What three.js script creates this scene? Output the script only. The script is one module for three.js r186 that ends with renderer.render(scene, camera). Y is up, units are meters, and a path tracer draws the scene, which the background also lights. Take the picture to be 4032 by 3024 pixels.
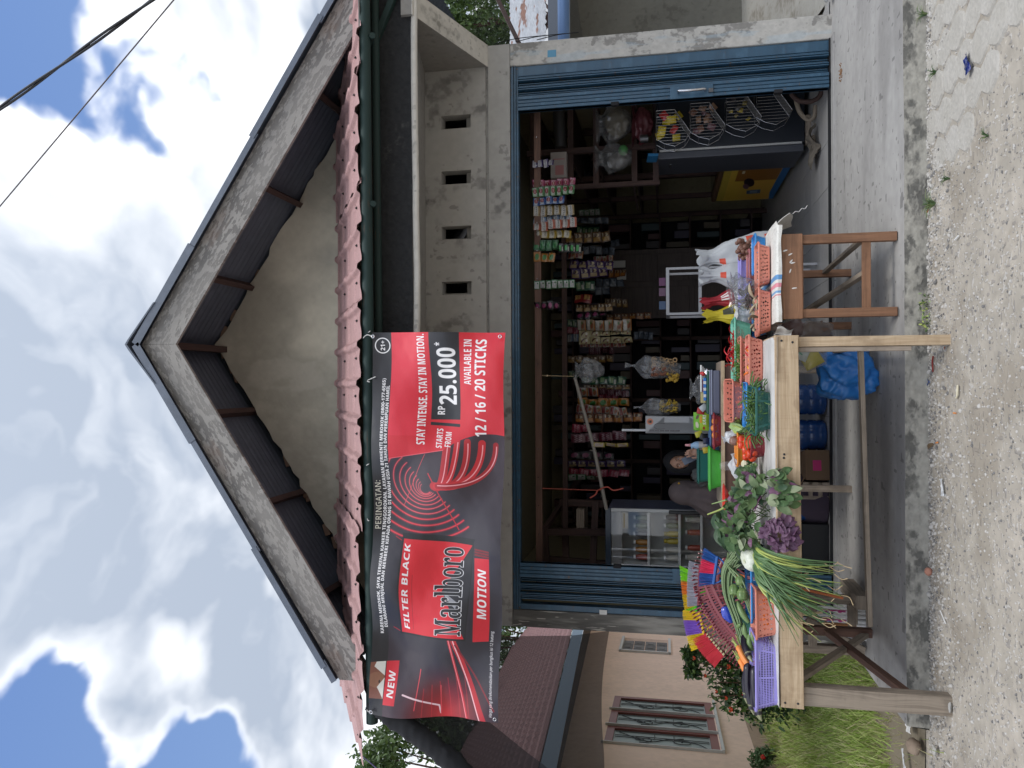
import * as THREE from 'three';
import { mergeGeometries, mergeVertices } from 'three/addons/utils/BufferGeometryUtils.js';
import { RoundedBoxGeometry } from 'three/addons/geometries/RoundedBoxGeometry.js';
import { MarchingCubes } from 'three/addons/objects/MarchingCubes.js';

const PI = Math.PI, V3 = THREE.Vector3;
const scene = new THREE.Scene();

// ---------- camera: a phone held on its side, tilted up, so the photograph lies on its side
const camera = new THREE.PerspectiveCamera(53.06, 1024 / 768, 0.05, 900);
camera.position.set(0, 1.55, 7);
camera.rotation.set(THREE.MathUtils.degToRad(11.3), 0, 0);
camera.rotateZ(-PI / 2 - 0.005);

// ---------- noise
function mulberry(a) { return () => { a |= 0; a = (a + 0x6d2b79f5) | 0; let t = Math.imul(a ^ (a >>> 15), 1 | a); t = (t + Math.imul(t ^ (t >>> 7), 61 | t)) ^ t; return ((t ^ (t >>> 14)) >>> 0) / 4294967296; }; }
let R = mulberry(7);
const rr = (a, b) => a + (b - a) * R(), pick = (a) => a[Math.floor(R() * a.length)];
const clamp = (x, a = 0, b = 1) => Math.min(b, Math.max(a, x)), mix = (a, b, t) => a + (b - a) * t, sst = (a, b, x) => { const t = clamp((x - a) / (b - a)); return t * t * (3 - 2 * t); };
const HASH = new Float32Array(65536); { const h = mulberry(99); for (let i = 0; i < 65536; i++) HASH[i] = h(); }
const hsh = (x, y, z) => HASH[(Math.imul(x, 374761393) + Math.imul(y, 668265263) + Math.imul(z, 974634777) >>> 7) & 65535];
function noise3(x, y, z) {
  const X = Math.floor(x), Y = Math.floor(y), Z = Math.floor(z); let a = x - X, b = y - Y, c = z - Z;
  a = a * a * (3 - 2 * a); b = b * b * (3 - 2 * b); c = c * c * (3 - 2 * c);
  return mix(mix(mix(hsh(X, Y, Z), hsh(X + 1, Y, Z), a), mix(hsh(X, Y + 1, Z), hsh(X + 1, Y + 1, Z), a), b),
    mix(mix(hsh(X, Y, Z + 1), hsh(X + 1, Y, Z + 1), a), mix(hsh(X, Y + 1, Z + 1), hsh(X + 1, Y + 1, Z + 1), a), b), c);
}
function fbm3(x, y, z, o) { let s = 0, a = 0.5, n = 0; for (let i = 0; i < o; i++) { s += a * noise3(x, y, z); n += a; a *= 0.5; x = x * 2.03 + 17.1; y = y * 2.03 + 3.7; z = z * 2.03 + 9.2; } return s / n; }
// tileable 2-D noise: x, y in cells, px, py whole periods
const md = (a, n) => ((a % n) + n) % n;
function tn(x, y, px, py, s) {
  const X = Math.floor(x), Y = Math.floor(y); let a = x - X, b = y - Y; a = a * a * (3 - 2 * a); b = b * b * (3 - 2 * b);
  const x0 = md(X, px), x1 = md(X + 1, px), y0 = md(Y, py), y1 = md(Y + 1, py);
  return mix(mix(hsh(x0, y0, s), hsh(x1, y0, s), a), mix(hsh(x0, y1, s), hsh(x1, y1, s), a), b);
}
// u, v in 0..1 over the tile; fx, fy cells per tile
function tf(u, v, fx, fy, o, s) { let q = 0, a = 0.5, n = 0; for (let i = 0; i < o; i++) { q += a * tn(u * fx, v * fy, fx, fy, s + i * 31); n += a; a *= 0.5; fx *= 2; fy *= 2; } return q / n; }

// the same, with ragged warped outlines
function tw(u, v, fx, fy, o, s, w = 0.09) { const a = tf(u, v, fx * 2, fy * 2, 4, s + 200) - 0.5, b = tf(u, v, fx * 2, fy * 2, 4, s + 230) - 0.5; return tf(u + a * w * 4 / fx, v + b * w * 4 / fy, fx, fy, o, s); }

// ---------- sky: broken cloud with blue gaps, the sun behind thin cloud high in front of the shop
const sunDir = new V3(0.36, 1.75, 0.78).normalize();
{
  const W = 3072, H = 1536, d = new Float32Array(W * H * 4);
  // where the cloud is open (direction, spread, strength): the photograph's gaps; elsewhere noise alone decides
  const open = [[0.37, 0.66, -0.655, 0.064, 0.58], [0.29, 0.69, -0.66, 0.045, 0.5], [-0.24, 0.65, -0.72, 0.05, 0.5], [-0.32, 0.648, -0.69, 0.062, 0.6], [-0.4, 0.65, -0.65, 0.08, 0.5], [-0.41, 0.508, -0.758, 0.05, 0.55], [-0.313, 0.545, -0.778, 0.04, 0.5], [0.8, 0.35, 0.5, 0.3, 0.4], [-0.7, 0.5, 0.5, 0.3, 0.4]];
  for (let j = 0; j < H; j++) {
    const el = ((j + 0.5) / H - 0.5) * PI, y = Math.sin(el), c = Math.cos(el);
    for (let i = 0; i < W; i++) {
      const az = ((i + 0.5) / W - 0.5) * 2 * PI, x = Math.cos(az) * c, z = Math.sin(az) * c, o = (j * W + i) * 4;
      d[o + 3] = 1;
      if (y < -0.02) { d[o] = 0.3; d[o + 1] = 0.3; d[o + 2] = 0.28; continue; }
      const yy = Math.max(y, 0) + 0.12, p = x / yy * 1.25, q = z / yy * 1.25;
      const wx = noise3(p * 1.7, q * 1.7, 3.3) - 0.5, wz = noise3(p * 1.7, q * 1.7, 8.8) - 0.5;
      const ux = fbm3(p * 5, q * 5, 13.3, 4) - 0.5, uz = fbm3(p * 5, q * 5, 28.8, 4) - 0.5;
      let n = fbm3(p * 1.7 + wx * 0.5 + ux * 0.55 + 4, q * 1.7 + wz * 0.5 + uz * 0.55, 1.7, 8);
      const big = fbm3(p * 0.55 + 3, q * 0.55, 5.1, 4);
      let den = (n - 0.5) * 1.7 + (big - 0.5) * 0.6 + 0.33 + (fbm3(p * 11, q * 11, 41.3, 4) - 0.5) * 0.22;
      for (const [a, b, e, r, s] of open) { const t = 2 - 2 * (a * x + b * y + e * z) + (ux * 0.5 + (n - 0.5) * 0.4) * r * r * 3; den -= s * 1.1 * Math.exp(-Math.max(0, t) / (r * r)); }
      const sx = sunDir.x * 0.16, sz = sunDir.z * 0.16 - 0.12, n2 = fbm3((p + sx) * 1.7 + wx * 0.5 + ux * 0.55 + 4, (q + sz) * 1.7 + wz * 0.5 + uz * 0.55, 1.7, 7), puff = clamp(0.5 + (n - n2) * 4.5);
      const cover = sst(-0.02, 0.15, den), thick = clamp(sst(0.06, 0.4, den * 0.62 + (fbm3(p * 2.6 + 9 + wx, q * 2.6 + wz, 2.2, 6) - 0.5) * 0.75) * 0.62 + (1 - puff) * 0.66 * sst(0.02, 0.2, den));
      const up = clamp(y * 1.1), bl = [mix(0.22, 0.078, up), mix(0.33, 0.152, up), mix(0.52, 0.37, up)];
      const glow = Math.exp(-(1 - (x * sunDir.x + y * sunDir.y + z * sunDir.z)) * 3);
      const w = [0.92, 0.93, 0.945], g = [0.31, 0.357, 0.435];
      for (let k = 0; k < 3; k++) { const cl = mix(w[k], g[k], thick) * (1 + glow * 0.9); d[o + k] = mix(bl[k] * (1 + glow * 0.3), cl, cover); }
    }
  }
  const t = new THREE.DataTexture(d, W, H, THREE.RGBAFormat, THREE.FloatType);
  t.mapping = THREE.EquirectangularReflectionMapping; t.magFilter = THREE.LinearFilter; t.colorSpace = THREE.LinearSRGBColorSpace; t.needsUpdate = true;
  scene.background = t; scene.environment = t;
}
const sun = new THREE.DirectionalLight(new THREE.Color(1, 0.96, 0.9), 1.0);
sun.position.copy(sunDir).multiplyScalar(40); sun.shadow.radius = 36; sun.castShadow = true;
Object.assign(sun.shadow.camera, { left: -14, right: 14, top: 14, bottom: -14, near: 1, far: 90 }); sun.shadow.mapSize.set(2048, 2048);
scene.add(sun, sun.target);
const EXPOSURE = 1.55;

// ---------- naming and grouping
const used = new Map();
function numbered(n) { const k = used.get(n) ?? 0; used.set(n, k + 1); return k ? n + '_' + String(k).padStart(3, '0') : n; }
function tag(o, label, category, group) { o.userData.label = label; o.userData.category = category; if (group) o.userData.group = group; return o; }
function thing(name, label, category, p = [0, 0, 0], turn = 0, group) { const o = new THREE.Group(); o.name = numbered(name); o.position.set(...p); o.rotation.y = turn; tag(o, label, category, group); scene.add(o); return o; }
function part(name, geos, mat, parent, label) {
  const g = Array.isArray(geos) ? merge(geos) : geos, m = new THREE.Mesh(g, mat); m.name = parent ? name : numbered(name); m.castShadow = m.receiveShadow = true;
  if (label) m.userData.label = label; (parent ?? scene).add(m); return m;
}
function solo(name, geos, mat, label, category, group) { return tag(part(name, geos, mat), label, category, group); }
function struct(name, geos, mat, kind = 'structure') { const m = part(name, geos, mat); m.userData.kind = kind; return m; }
function grp(name, parent) { const o = new THREE.Group(); o.name = name; parent.add(o); return o; }

// ---------- geometry helpers
function clean(g) { g = g.index ? g.toNonIndexed() : g; for (const k of Object.keys(g.attributes)) if (!['position', 'normal', 'uv'].includes(k)) g.deleteAttribute(k); g.morphAttributes = {}; return g; }
function merge(list) { const l = list.flat(Infinity).map(clean); return l.length === 1 ? l[0] : mergeGeometries(l); }
// uv in metres by the way each face points; along an axis for grain
function muv(g0, axis, off = R() * 7) {
  const g = clean(g0), P = g.attributes.position, N = g.attributes.normal, U = new Float32Array(P.count * 2);
  for (let i = 0; i < P.count; i++) {
    const p = [P.getX(i), P.getY(i), P.getZ(i)], a = [Math.abs(N.getX(i)), Math.abs(N.getY(i)), Math.abs(N.getZ(i))], k = a[0] > a[1] && a[0] > a[2] ? 0 : a[1] > a[2] ? 1 : 2;
    let u, v; if (axis === undefined) { [u, v] = k === 0 ? [p[2], p[1]] : k === 1 ? [p[0], p[2]] : [p[0], p[1]]; } else { const r = [0, 1, 2].filter((q) => q !== axis && q !== k); u = k === axis ? p[r[0]] : p[axis]; v = p[r[r.length - 1]]; }
    U[i * 2] = u + off; U[i * 2 + 1] = v + off * 0.37;
  }
  g.setAttribute('uv', new THREE.BufferAttribute(U, 2)); return g;
}
// a box from corner to corner, softly rounded if r > 0
function bx(x0, x1, y0, y1, z0, z1, r = 0, axis) {
  const w = x1 - x0, h = y1 - y0, d = z1 - z0, g = r > 0 ? new RoundedBoxGeometry(w, h, d, 1, Math.min(r, w / 2.01, h / 2.01, d / 2.01)) : new THREE.BoxGeometry(w, h, d);
  g.translate((x0 + x1) / 2, (y0 + y1) / 2, (z0 + z1) / 2); return muv(g, axis);
}
// a bar of square section between two points
function bar(a, b, w, h, r = 0.003) {
  const A = new V3(...a), B = new V3(...b), L = A.distanceTo(B); let g = r > 0 ? new RoundedBoxGeometry(L, h, w, 1, Math.min(r, h / 2.1, w / 2.1)) : new THREE.BoxGeometry(L, h, w); g = muv(g, 0);
  const X = B.clone().sub(A).normalize(), up = Math.abs(X.y) > 0.9 ? new V3(0, 0, 1) : new V3(0, 1, 0), Z = X.clone().cross(up).normalize(), Y = Z.clone().cross(X);
  g.applyMatrix4(new THREE.Matrix4().makeBasis(X, Y, Z).setPosition(A.add(B).multiplyScalar(0.5))); return g;
}
function rod(a, b, r, seg = 8, r2 = r) { const A = new V3(...a), B = new V3(...b), L = A.distanceTo(B), g = new THREE.CylinderGeometry(r2, r, L, seg, 1); g.applyQuaternion(new THREE.Quaternion().setFromUnitVectors(new V3(0, 1, 0), B.clone().sub(A).normalize())); g.translate(...A.add(B).multiplyScalar(0.5).toArray()); return g; }
function tube(pts, r, seg = 24, rad = 6, closed = false) { return new THREE.TubeGeometry(new THREE.CatmullRomCurve3(pts.map((p) => new V3(...p)), closed), seg, r, rad, closed); }
// tube whose radius runs along f(t)
function taper(pts, f, seg = 16, rad = 8) {
  const c = new THREE.CatmullRomCurve3(pts.map((p) => new V3(...p))), g = new THREE.TubeGeometry(c, seg, 1, rad), P = g.attributes.position;
  for (let i = 0; i <= seg; i++) { const o = c.getPointAt(i / seg), k = f(i / seg); for (let j = 0; j <= rad; j++) { const n = i * (rad + 1) + j; P.setXYZ(n, o.x + (P.getX(n) - o.x) * k, o.y + (P.getY(n) - o.y) * k, o.z + (P.getZ(n) - o.z) * k); } }
  g.computeVertexNormals(); return g;
}
// surface f(u, v) -> [x, y, z], u, v in 0..1
function sheet(nu, nv, f, su = 1, sv = 1) {
  const P = [], U = [], I = []; for (let j = 0; j <= nv; j++) for (let i = 0; i <= nu; i++) { P.push(...f(i / nu, j / nv)); U.push(i / nu * su, j / nv * sv); }
  for (let j = 0; j < nv; j++) for (let i = 0; i < nu; i++) { const a = j * (nu + 1) + i, b = a + 1, c = a + nu + 1, e = c + 1; I.push(a, b, e, a, e, c); }
  const g = new THREE.BufferGeometry(); g.setAttribute('position', new THREE.Float32BufferAttribute(P, 3)); g.setAttribute('uv', new THREE.Float32BufferAttribute(U, 2)); g.setIndex(I); g.computeVertexNormals(); return g;
}
// an outline in x, y given thickness along z (from z0 to z1)
function slab(pts, z0, z1, holes = [], axis, bev = 0) {
  const s = new THREE.Shape(pts.map((p) => new THREE.Vector2(...p))); for (const h of holes) s.holes.push(new THREE.Path(h.map((p) => new THREE.Vector2(...p))));
  const g = new THREE.ExtrudeGeometry(s, { depth: z1 - z0 - 2 * bev, bevelEnabled: bev > 0, bevelSize: bev, bevelThickness: bev, bevelSegments: 1, bevelOffset: -bev }); g.translate(0, 0, z0 + bev); return muv(g, axis);
}
// the same outline in (z, y), running along x
function prism(pts, x0, x1, axis) { const g = slab(pts.map(([z, y]) => [-z, y]), 0, x1 - x0); g.rotateY(PI / 2); g.translate(x0, 0, 0); return muv(g, axis); }
function lathe(pts, seg = 20) { return new THREE.LatheGeometry(pts.map((p) => new THREE.Vector2(...p)), seg); }
function at(g, x, y, z, rx = 0, ry = 0, rz = 0, s = 1) { const m = new THREE.Matrix4().compose(new V3(x, y, z), new THREE.Quaternion().setFromEuler(new THREE.Euler(rx, ry, rz)), Array.isArray(s) ? new V3(...s) : new V3(s, s, s)); return g.clone().applyMatrix4(m); }
// crumple: push vertices of a welded shape by noise
function crumple(g, amp, f, seed = 0) {
  g = g.clone(); for (const k of ['normal', 'uv']) g.deleteAttribute(k); g = mergeVertices(g, 1e-5); g.computeVertexNormals(); const P = g.attributes.position, N = g.attributes.normal;
  for (let i = 0; i < P.count; i++) { const x = P.getX(i), y = P.getY(i), z = P.getZ(i), k = amp * ((Math.abs(fbm3(x * f + seed, y * f, z * f, 3) - 0.5) * 4 - 0.6) + (noise3(x * f * 0.4 + seed, y * f * 0.4 + 5, z * f * 0.4) - 0.5) * 1.6); P.setXYZ(i, x + N.getX(i) * k, y + N.getY(i) * k, z + N.getZ(i) * k); }
  g.computeVertexNormals(); return muv(g);
}

// ---------- materials
const enc = (x) => { x = clamp(x); return Math.round(255 * (x <= 0.0031308 ? x * 12.92 : 1.055 * Math.pow(x, 1 / 2.4) - 0.055)); };
function dataTex(w, h, data, srgb, tile) { const t = new THREE.DataTexture(data, w, h); t.wrapS = t.wrapT = THREE.RepeatWrapping; t.magFilter = THREE.LinearFilter; if (srgb) t.colorSpace = THREE.SRGBColorSpace; const s = Array.isArray(tile) ? tile : [tile, tile]; t.repeat.set(1 / s[0], 1 / s[1]); t.needsUpdate = true; return t; }
// fn(u, v) -> [r, g, b, height], linear; tile in metres
function surf(size, tile, fn, { rough = 0.85, metal = 0, bump = 0, ...rest } = {}) {
  const [w, h] = Array.isArray(size) ? size : [size, size], c = new Uint8Array(w * h * 4), b = bump ? new Uint8Array(w * h * 4) : null;
  for (let j = 0; j < h; j++) for (let i = 0; i < w; i++) { const q = fn((i + 0.5) / w, (j + 0.5) / h), o = (j * w + i) * 4; c[o] = enc(q[0]); c[o + 1] = enc(q[1]); c[o + 2] = enc(q[2]); c[o + 3] = 255; if (b) { b[o] = b[o + 1] = b[o + 2] = clamp(q[3]) * 255; b[o + 3] = 255; } }
  return new THREE.MeshPhysicalMaterial({ map: dataTex(w, h, c, true, tile), roughness: rough, metalness: metal, side: THREE.DoubleSide, ...(b ? { bumpMap: dataTex(w, h, b, false, tile), bumpScale: bump } : {}), ...rest });
}
function flat(r, g, b, rough = 0.6, rest = {}) { return new THREE.MeshPhysicalMaterial({ color: new THREE.Color().setRGB(r, g, b), roughness: rough, side: THREE.DoubleSide, ...rest }); }
const mix3 = (a, b, t) => [mix(a[0], b[0], t), mix(a[1], b[1], t), mix(a[2], b[2], t)], sc3 = (a, k) => [a[0] * k, a[1] * k, a[2] * k];
// weathered plaster or concrete: base, stain colour, how much stain, peeling
function plaster(base, stain, amount, seed, o = {}) {
  return surf(o.size ?? 512, o.tile ?? 1.6, (u, v) => {
    const a = tw(u, v, 5, 5, 6, seed), b = tf(u, v, 40, 40, 4, seed + 3), c = tw(u, v, 14, 3, 5, seed + 7), sp = tw(u, v, 34, 34, 3, seed + 11);
    let k = sst(0.66 - amount * 0.3, 0.82 - amount * 0.2, a * 0.6 + c * 0.3 + b * 0.15) * (0.35 + 0.65 * sst(0.35, 0.65, b)); k = Math.max(k, sst(0.72, 0.8, sp) * 0.55);
    const t = mix3(sc3(base, 0.86 + 0.2 * b + 0.16 * (a - 0.5)), stain, k * (o.max ?? 0.75)); return [...t, 0.5 + 0.3 * (b - 0.5) - 0.2 * k];
  }, { rough: 0.92, bump: 0.004, ...o.mat });
}
// sawn timber, grain along u
function timber(a, b, seed, o = {}) {
  return surf(o.size ?? 512, o.tile ?? [1.2, 0.5], (u, v) => {
    const w = tf(u, v, 3, 6, 3, seed) * 0.12, g = tf(u, v + w, 4, 48, 4, seed + 1), f = tf(u, v + w, 10, 160, 2, seed + 2), st = tf(u, v, 5, 3, 4, seed + 5), sw = tf(u, v, 90, 3, 2, seed + 6);
    let t = mix3(a, b, clamp(sst(0.3, 0.75, g) * 0.55 + f * 0.35 + sst(0.6, 0.7, sw) * (o.saw ?? 0.06))); const st2 = tw(u, v, 9, 4, 5, seed + 9, 0.2), s = sst(0.5, 0.72, st * 0.4 + st2 * 0.6) * (o.stain ?? 0.35); t = mix3(t, o.dirt ?? sc3(b, 0.4), s); return [...t, g * 0.5 + f * 0.5];
  }, { rough: 0.8, bump: 0.0015, ...o.mat });
}

// ======================================================================= surfaces of the place
const M = {};
M.ground = surf(1024, 2.4, (u, v) => {
  const a = tf(u, v, 3, 3, 5, 1), b = tf(u, v, 40, 40, 3, 5), p = tn(u * 150, v * 150, 150, 150, 9), p2 = tn(u * 90, v * 90, 90, 90, 19), d = tf(u, v, 7, 7, 5, 30);
  let t = mix3([0.45, 0.405, 0.345], [0.35, 0.317, 0.268], sst(0.35, 0.7, a)); t = sc3(t, 0.8 + 0.4 * b);
  if (p > 0.82) t = mix3(t, [0.5, 0.48, 0.45], 0.6); if (p2 > 0.85) t = mix3(t, [0.19, 0.18, 0.18], 0.5); t = mix3(t, [0.25, 0.215, 0.17], sst(0.5, 0.68, d) * 0.6); if (p2 < 0.1 && b > 0.5) t = sc3(t, 1.15);
  return [...t, b * 0.5 + Math.max(sst(0.75, 0.9, p), sst(0.8, 0.9, p2)) * 0.5];
}, { rough: 0.95, bump: 0.008 });
M.soil = plaster([0.2, 0.17, 0.12], [0.1, 0.085, 0.06], 0.5, 60, { mat: { bump: 0 } });
M.platform = surf(1024, 2.6, (u, v) => {
  const a = tf(u, v, 3, 4, 6, 40), b = tf(u, v, 50, 50, 3, 44), l = tf(u, v, 2, 14, 5, 48), s = tn(u * 70, v * 70, 70, 70, 51);
  let t = mix3([0.35, 0.34, 0.325], [0.255, 0.246, 0.236], sst(0.4, 0.68, a * 0.5 + l * 0.5)); t = sc3(t, 0.88 + 0.24 * b); if (s > 0.9) t = sc3(t, 0.6);
  return [...t, 0.4 * b + 0.4 * l];
}, { rough: 0.88, bump: 0.004 });
M.kerb = surf([1024, 256], [2.6, 0.5], (u, v) => {
  const a = tw(u, v, 22, 7, 6, 70, 0.25), b = tf(u, v, 90, 24, 3, 74), c = tf(u, v, 3, 2, 4, 78), e = tw(u, v, 70, 20, 3, 83, 0.2);
  const k = clamp(sst(0.42, 0.6, a * 0.55 + c * 0.45) * (0.3 + 0.9 * sst(0.3, 0.62, e))); let t = mix3([0.32, 0.305, 0.265], [0.06, 0.059, 0.054], k * 0.8); t = sc3(t, 0.75 + 0.5 * b); return [...t, b * 0.6 + 0.3 * (1 - k)];
}, { rough: 0.95, bump: 0.008 });
M.beam = plaster([0.39, 0.375, 0.345], [0.09, 0.085, 0.08], 0.28, 90, { tile: 2.1 });
M.band = plaster([0.43, 0.415, 0.385], [0.085, 0.08, 0.075], 0.4, 95, { tile: 2.3 });
M.pillar = surf(512, [0.7, 1.9], (u, v) => {
  const a = tw(u, v, 5, 9, 6, 101, 0.16), b = tf(u, v, 24, 60, 4, 104), c = tw(u, v, 12, 5, 4, 108);
  let t = [0.46, 0.44, 0.40]; const gone = sst(0.46, 0.56, a * 0.7 + b * 0.3) * 0.85; t = mix3(t, [0.2, 0.19, 0.172], gone); t = mix3(t, [0.32, 0.44, 0.52], sst(0.62, 0.75, c) * 0.3); return [...sc3(t, 0.82 + 0.36 * b), 0.4 * b + 0.5 * (1 - gone)];
}, { rough: 0.92, bump: 0.006 });
M.pillarGrey = surf(512, [0.7, 1.9], (u, v) => {
  const a = tf(u, v, 10, 3, 6, 111), b = tf(u, v, 40, 14, 4, 114); let t = mix3([0.27, 0.26, 0.235], [0.12, 0.115, 0.105], sst(0.4, 0.62, a)); t = mix3(t, [0.42, 0.4, 0.36], sst(0.66, 0.7, b * 0.5 + a * 0.5)); return [...sc3(t, 0.8 + 0.4 * b), b];
}, { rough: 0.95, bump: 0.006 });
M.moss = surf(512, 1.7, (u, v) => {
  const a = tf(u, v, 5, 7, 6, 121), b = tf(u, v, 60, 60, 3, 125); let t = mix3([0.016, 0.017, 0.019], [0.03, 0.031, 0.033], b); t = mix3(t, [0.13, 0.125, 0.115], sst(0.64, 0.8, a * 0.85 + b * 0.15) * 0.7); return [...t, b];
}, { rough: 0.97, bump: 0.01 });
M.lip = plaster([0.62, 0.59, 0.53], [0.16, 0.15, 0.13], 0.15, 131);
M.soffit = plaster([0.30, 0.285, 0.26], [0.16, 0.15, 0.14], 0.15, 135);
M.gable = surf(1024, 3.2, (u, v) => {
  const a = tf(u, v, 4, 4, 6, 141), b = tf(u, v, 60, 60, 3, 144), c = tf(u, v, 12, 7, 4, 147), cr = Math.abs(tf(u, v, 4, 3, 5, 152) - 0.5);
  let t = mix3([0.56, 0.535, 0.44], [0.37, 0.355, 0.295], sst(0.36, 0.62, a * 0.7 + c * 0.3)); t = mix3(t, [0.5, 0.48, 0.41], sst(0.6, 0.72, c) * 0.5); return [...sc3(t, 0.92 + 0.16 * b), b * 0.6 + c * 0.4];
}, { rough: 0.93, bump: 0.006 });
M.barge = surf([1024, 256], [2.0, 0.5], (u, v) => {
  const a = tw(u, v, 14, 12, 5, 161, 0.25), b = tw(u, v, 44, 30, 4, 165, 0.25), c = tf(u, v, 3, 2, 4, 169);
  const peel = sst(0.455, 0.545, a * 0.35 + b * 0.65) * (0.6 + 0.4 * sst(0.35, 0.6, c)); let t = mix3([0.30, 0.288, 0.27], [0.155, 0.148, 0.14], peel); t = mix3(t, [0.2, 0.12, 0.08], sst(0.62, 0.78, c) * 0.4); return [...sc3(t, 0.88 + 0.24 * b), 0.7 - 0.5 * peel + 0.2 * b];
}, { rough: 0.9, bump: 0.005 });
M.zinc = surf(256, 1.3, (u, v) => { const a = tf(u, v, 4, 4, 5, 181), b = tf(u, v, 30, 30, 3, 185); let t = mix3([0.13, 0.155, 0.2], [0.08, 0.098, 0.128], a); return [...sc3(t, 0.85 + 0.3 * b), b]; }, { rough: 0.6, metal: 0.2 });
M.rafter = timber([0.08, 0.048, 0.04], [0.042, 0.026, 0.023], 201, { size: 256, mat: { bump: 0 } });
M.pink = surf(512, 1.1, (u, v) => { const a = tf(u, v, 5, 5, 5, 211), b = tn(u * 230, v * 230, 230, 230, 214), c = tf(u, v, 90, 90, 2, 216); let t = mix3([0.44, 0.268, 0.258], [0.36, 0.216, 0.208], a); return [...sc3(t, 0.78 + 0.3 * b + 0.14 * c), b * 0.6 + c * 0.4]; }, { rough: 0.85, bump: 0.002 });
M.green = surf(256, 0.6, (u, v) => { const a = tf(u, v, 6, 6, 5, 221), b = tf(u, v, 40, 40, 3, 224); let t = mix3([0.014, 0.038, 0.033], [0.01, 0.027, 0.025], a); t = mix3(t, [0.11, 0.05, 0.025], sst(0.7, 0.8, b * 0.6 + a * 0.4)); return [...t, b]; }, { rough: 0.7 });
M.blue = surf([256, 512], [0.5, 1.4], (u, v) => {
  const a = tf(u, v, 10, 5, 5, 231), b = tf(u, v, 40, 26, 3, 235), c = tf(u, v, 9, 7, 5, 238); let t = mix3([0.03, 0.092, 0.155], [0.019, 0.058, 0.1], a); t = mix3(t, [0.075, 0.17, 0.26], sst(0.55, 0.75, c) * 0.3); t = mix3(t, [0.10, 0.062, 0.042], sst(0.66, 0.74, b * 0.5 + a * 0.5)); return [...t, b];
}, { rough: 0.42, bump: 0.0008, clearcoat: 0.2 });
M.cream = plaster([0.33, 0.29, 0.18], [0.2, 0.17, 0.11], 0.2, 251, { size: 256, mat: { bump: 0 } });
M.darkWood = timber([0.075, 0.04, 0.033], [0.03, 0.018, 0.016], 261, { size: 256, mat: { bump: 0 } });
M.tileA = surf(256, 1, (u, v) => { const a = tf(u, v, 6, 6, 5, 271), b = tf(u, v, 40, 40, 3, 274); return sc3(mix3([0.46, 0.45, 0.44], [0.36, 0.355, 0.35], a), 0.92 + 0.16 * b); }, { rough: 0.35 });
M.steel = flat(0.6, 0.6, 0.62, 0.22, { metalness: 1 });
M.darkSteel = flat(0.12, 0.12, 0.125, 0.4, { metalness: 0.8 });
M.black = flat(0.012, 0.013, 0.015, 0.35);
M.blackMatt = flat(0.01, 0.01, 0.012, 0.9);
M.white = flat(0.72, 0.72, 0.7, 0.5);

// ======================================================================= ground, terrace, lawn
{
  const g = sheet(140, 120, (u, v) => { const x = -9 + u * 18, z = 9.5 - v * 7.6; return [x, z > 1.98 ? (fbm3(x * 1.1, 0.3, z * 1.1, 4) - 0.5) * 0.03 * sst(1.98, 2.3, z) : 0, z]; });
  const outer = [[-400, -9, -400, 400], [9, 400, -400, 400], [-9, 9, -400, 1.9], [-9, 9, 9.5, 400]].map(([x0, x1, z0, z1]) => { const p = new THREE.PlaneGeometry(x1 - x0, z1 - z0); p.rotateX(-PI / 2); p.translate((x0 + x1) / 2, 0, (z0 + z1) / 2); return p; });
  struct('ground', [muv(g, undefined, 0), ...outer.map((p) => muv(p, undefined, 0))], M.ground);
  // concrete terrace, its kerb face stained; front and left edges worn uneven
  const N = 90, X0 = -2.08, X1 = 6.2, edge = (x) => 1.965 + (fbm3(x * 2.2, 4, 1, 4) - 0.5) * 0.03;
  const top = sheet(N, 30, (u, v) => { const x = mix(X0, X1, u), z = mix(edge(x), -0.28, v); return [x, 0.13 + (fbm3(x * 1.5, 2, z * 1.5, 3) - 0.5) * 0.008 * (1 - v) + 0.012 * v, z]; });
  const face = sheet(N * 2, 5, (u, v) => { const x = mix(X0, X1, u); return [x, mix(-0.02, 0.13 + (fbm3(x * 1.5, 2, edge(x) * 1.5, 3) - 0.5) * 0.008, v), edge(x) + 0.018 * (1 - v) * (0.4 + fbm3(x * 6, v * 3, 2, 3)) + (v > 0.9 ? 0 : 0.004)]; });
  const side = sheet(20, 3, (u, v) => { const z = mix(-0.28, edge(X0), u); return [X0 - 0.02 * (1 - v), mix(-0.02, 0.13, v), z]; });
  const t = struct('terrace', [muv(top, undefined, 0.3)], M.platform), k = part('kerb', [muv(face, undefined, 1.1), muv(side, undefined, 2)], M.kerb, t);
  // soil of the yard on the left and the strip on the right
  struct('yard', [muv(sheet(60, 60, (u, v) => { const x = -2.12 - u * 6, z = 1.9 - v * 14; return [x, 0.004 + 0.04 * fbm3(x, 0, z, 3) * Math.min(1, u * 6) , z]; }))], M.soil);
}
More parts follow.
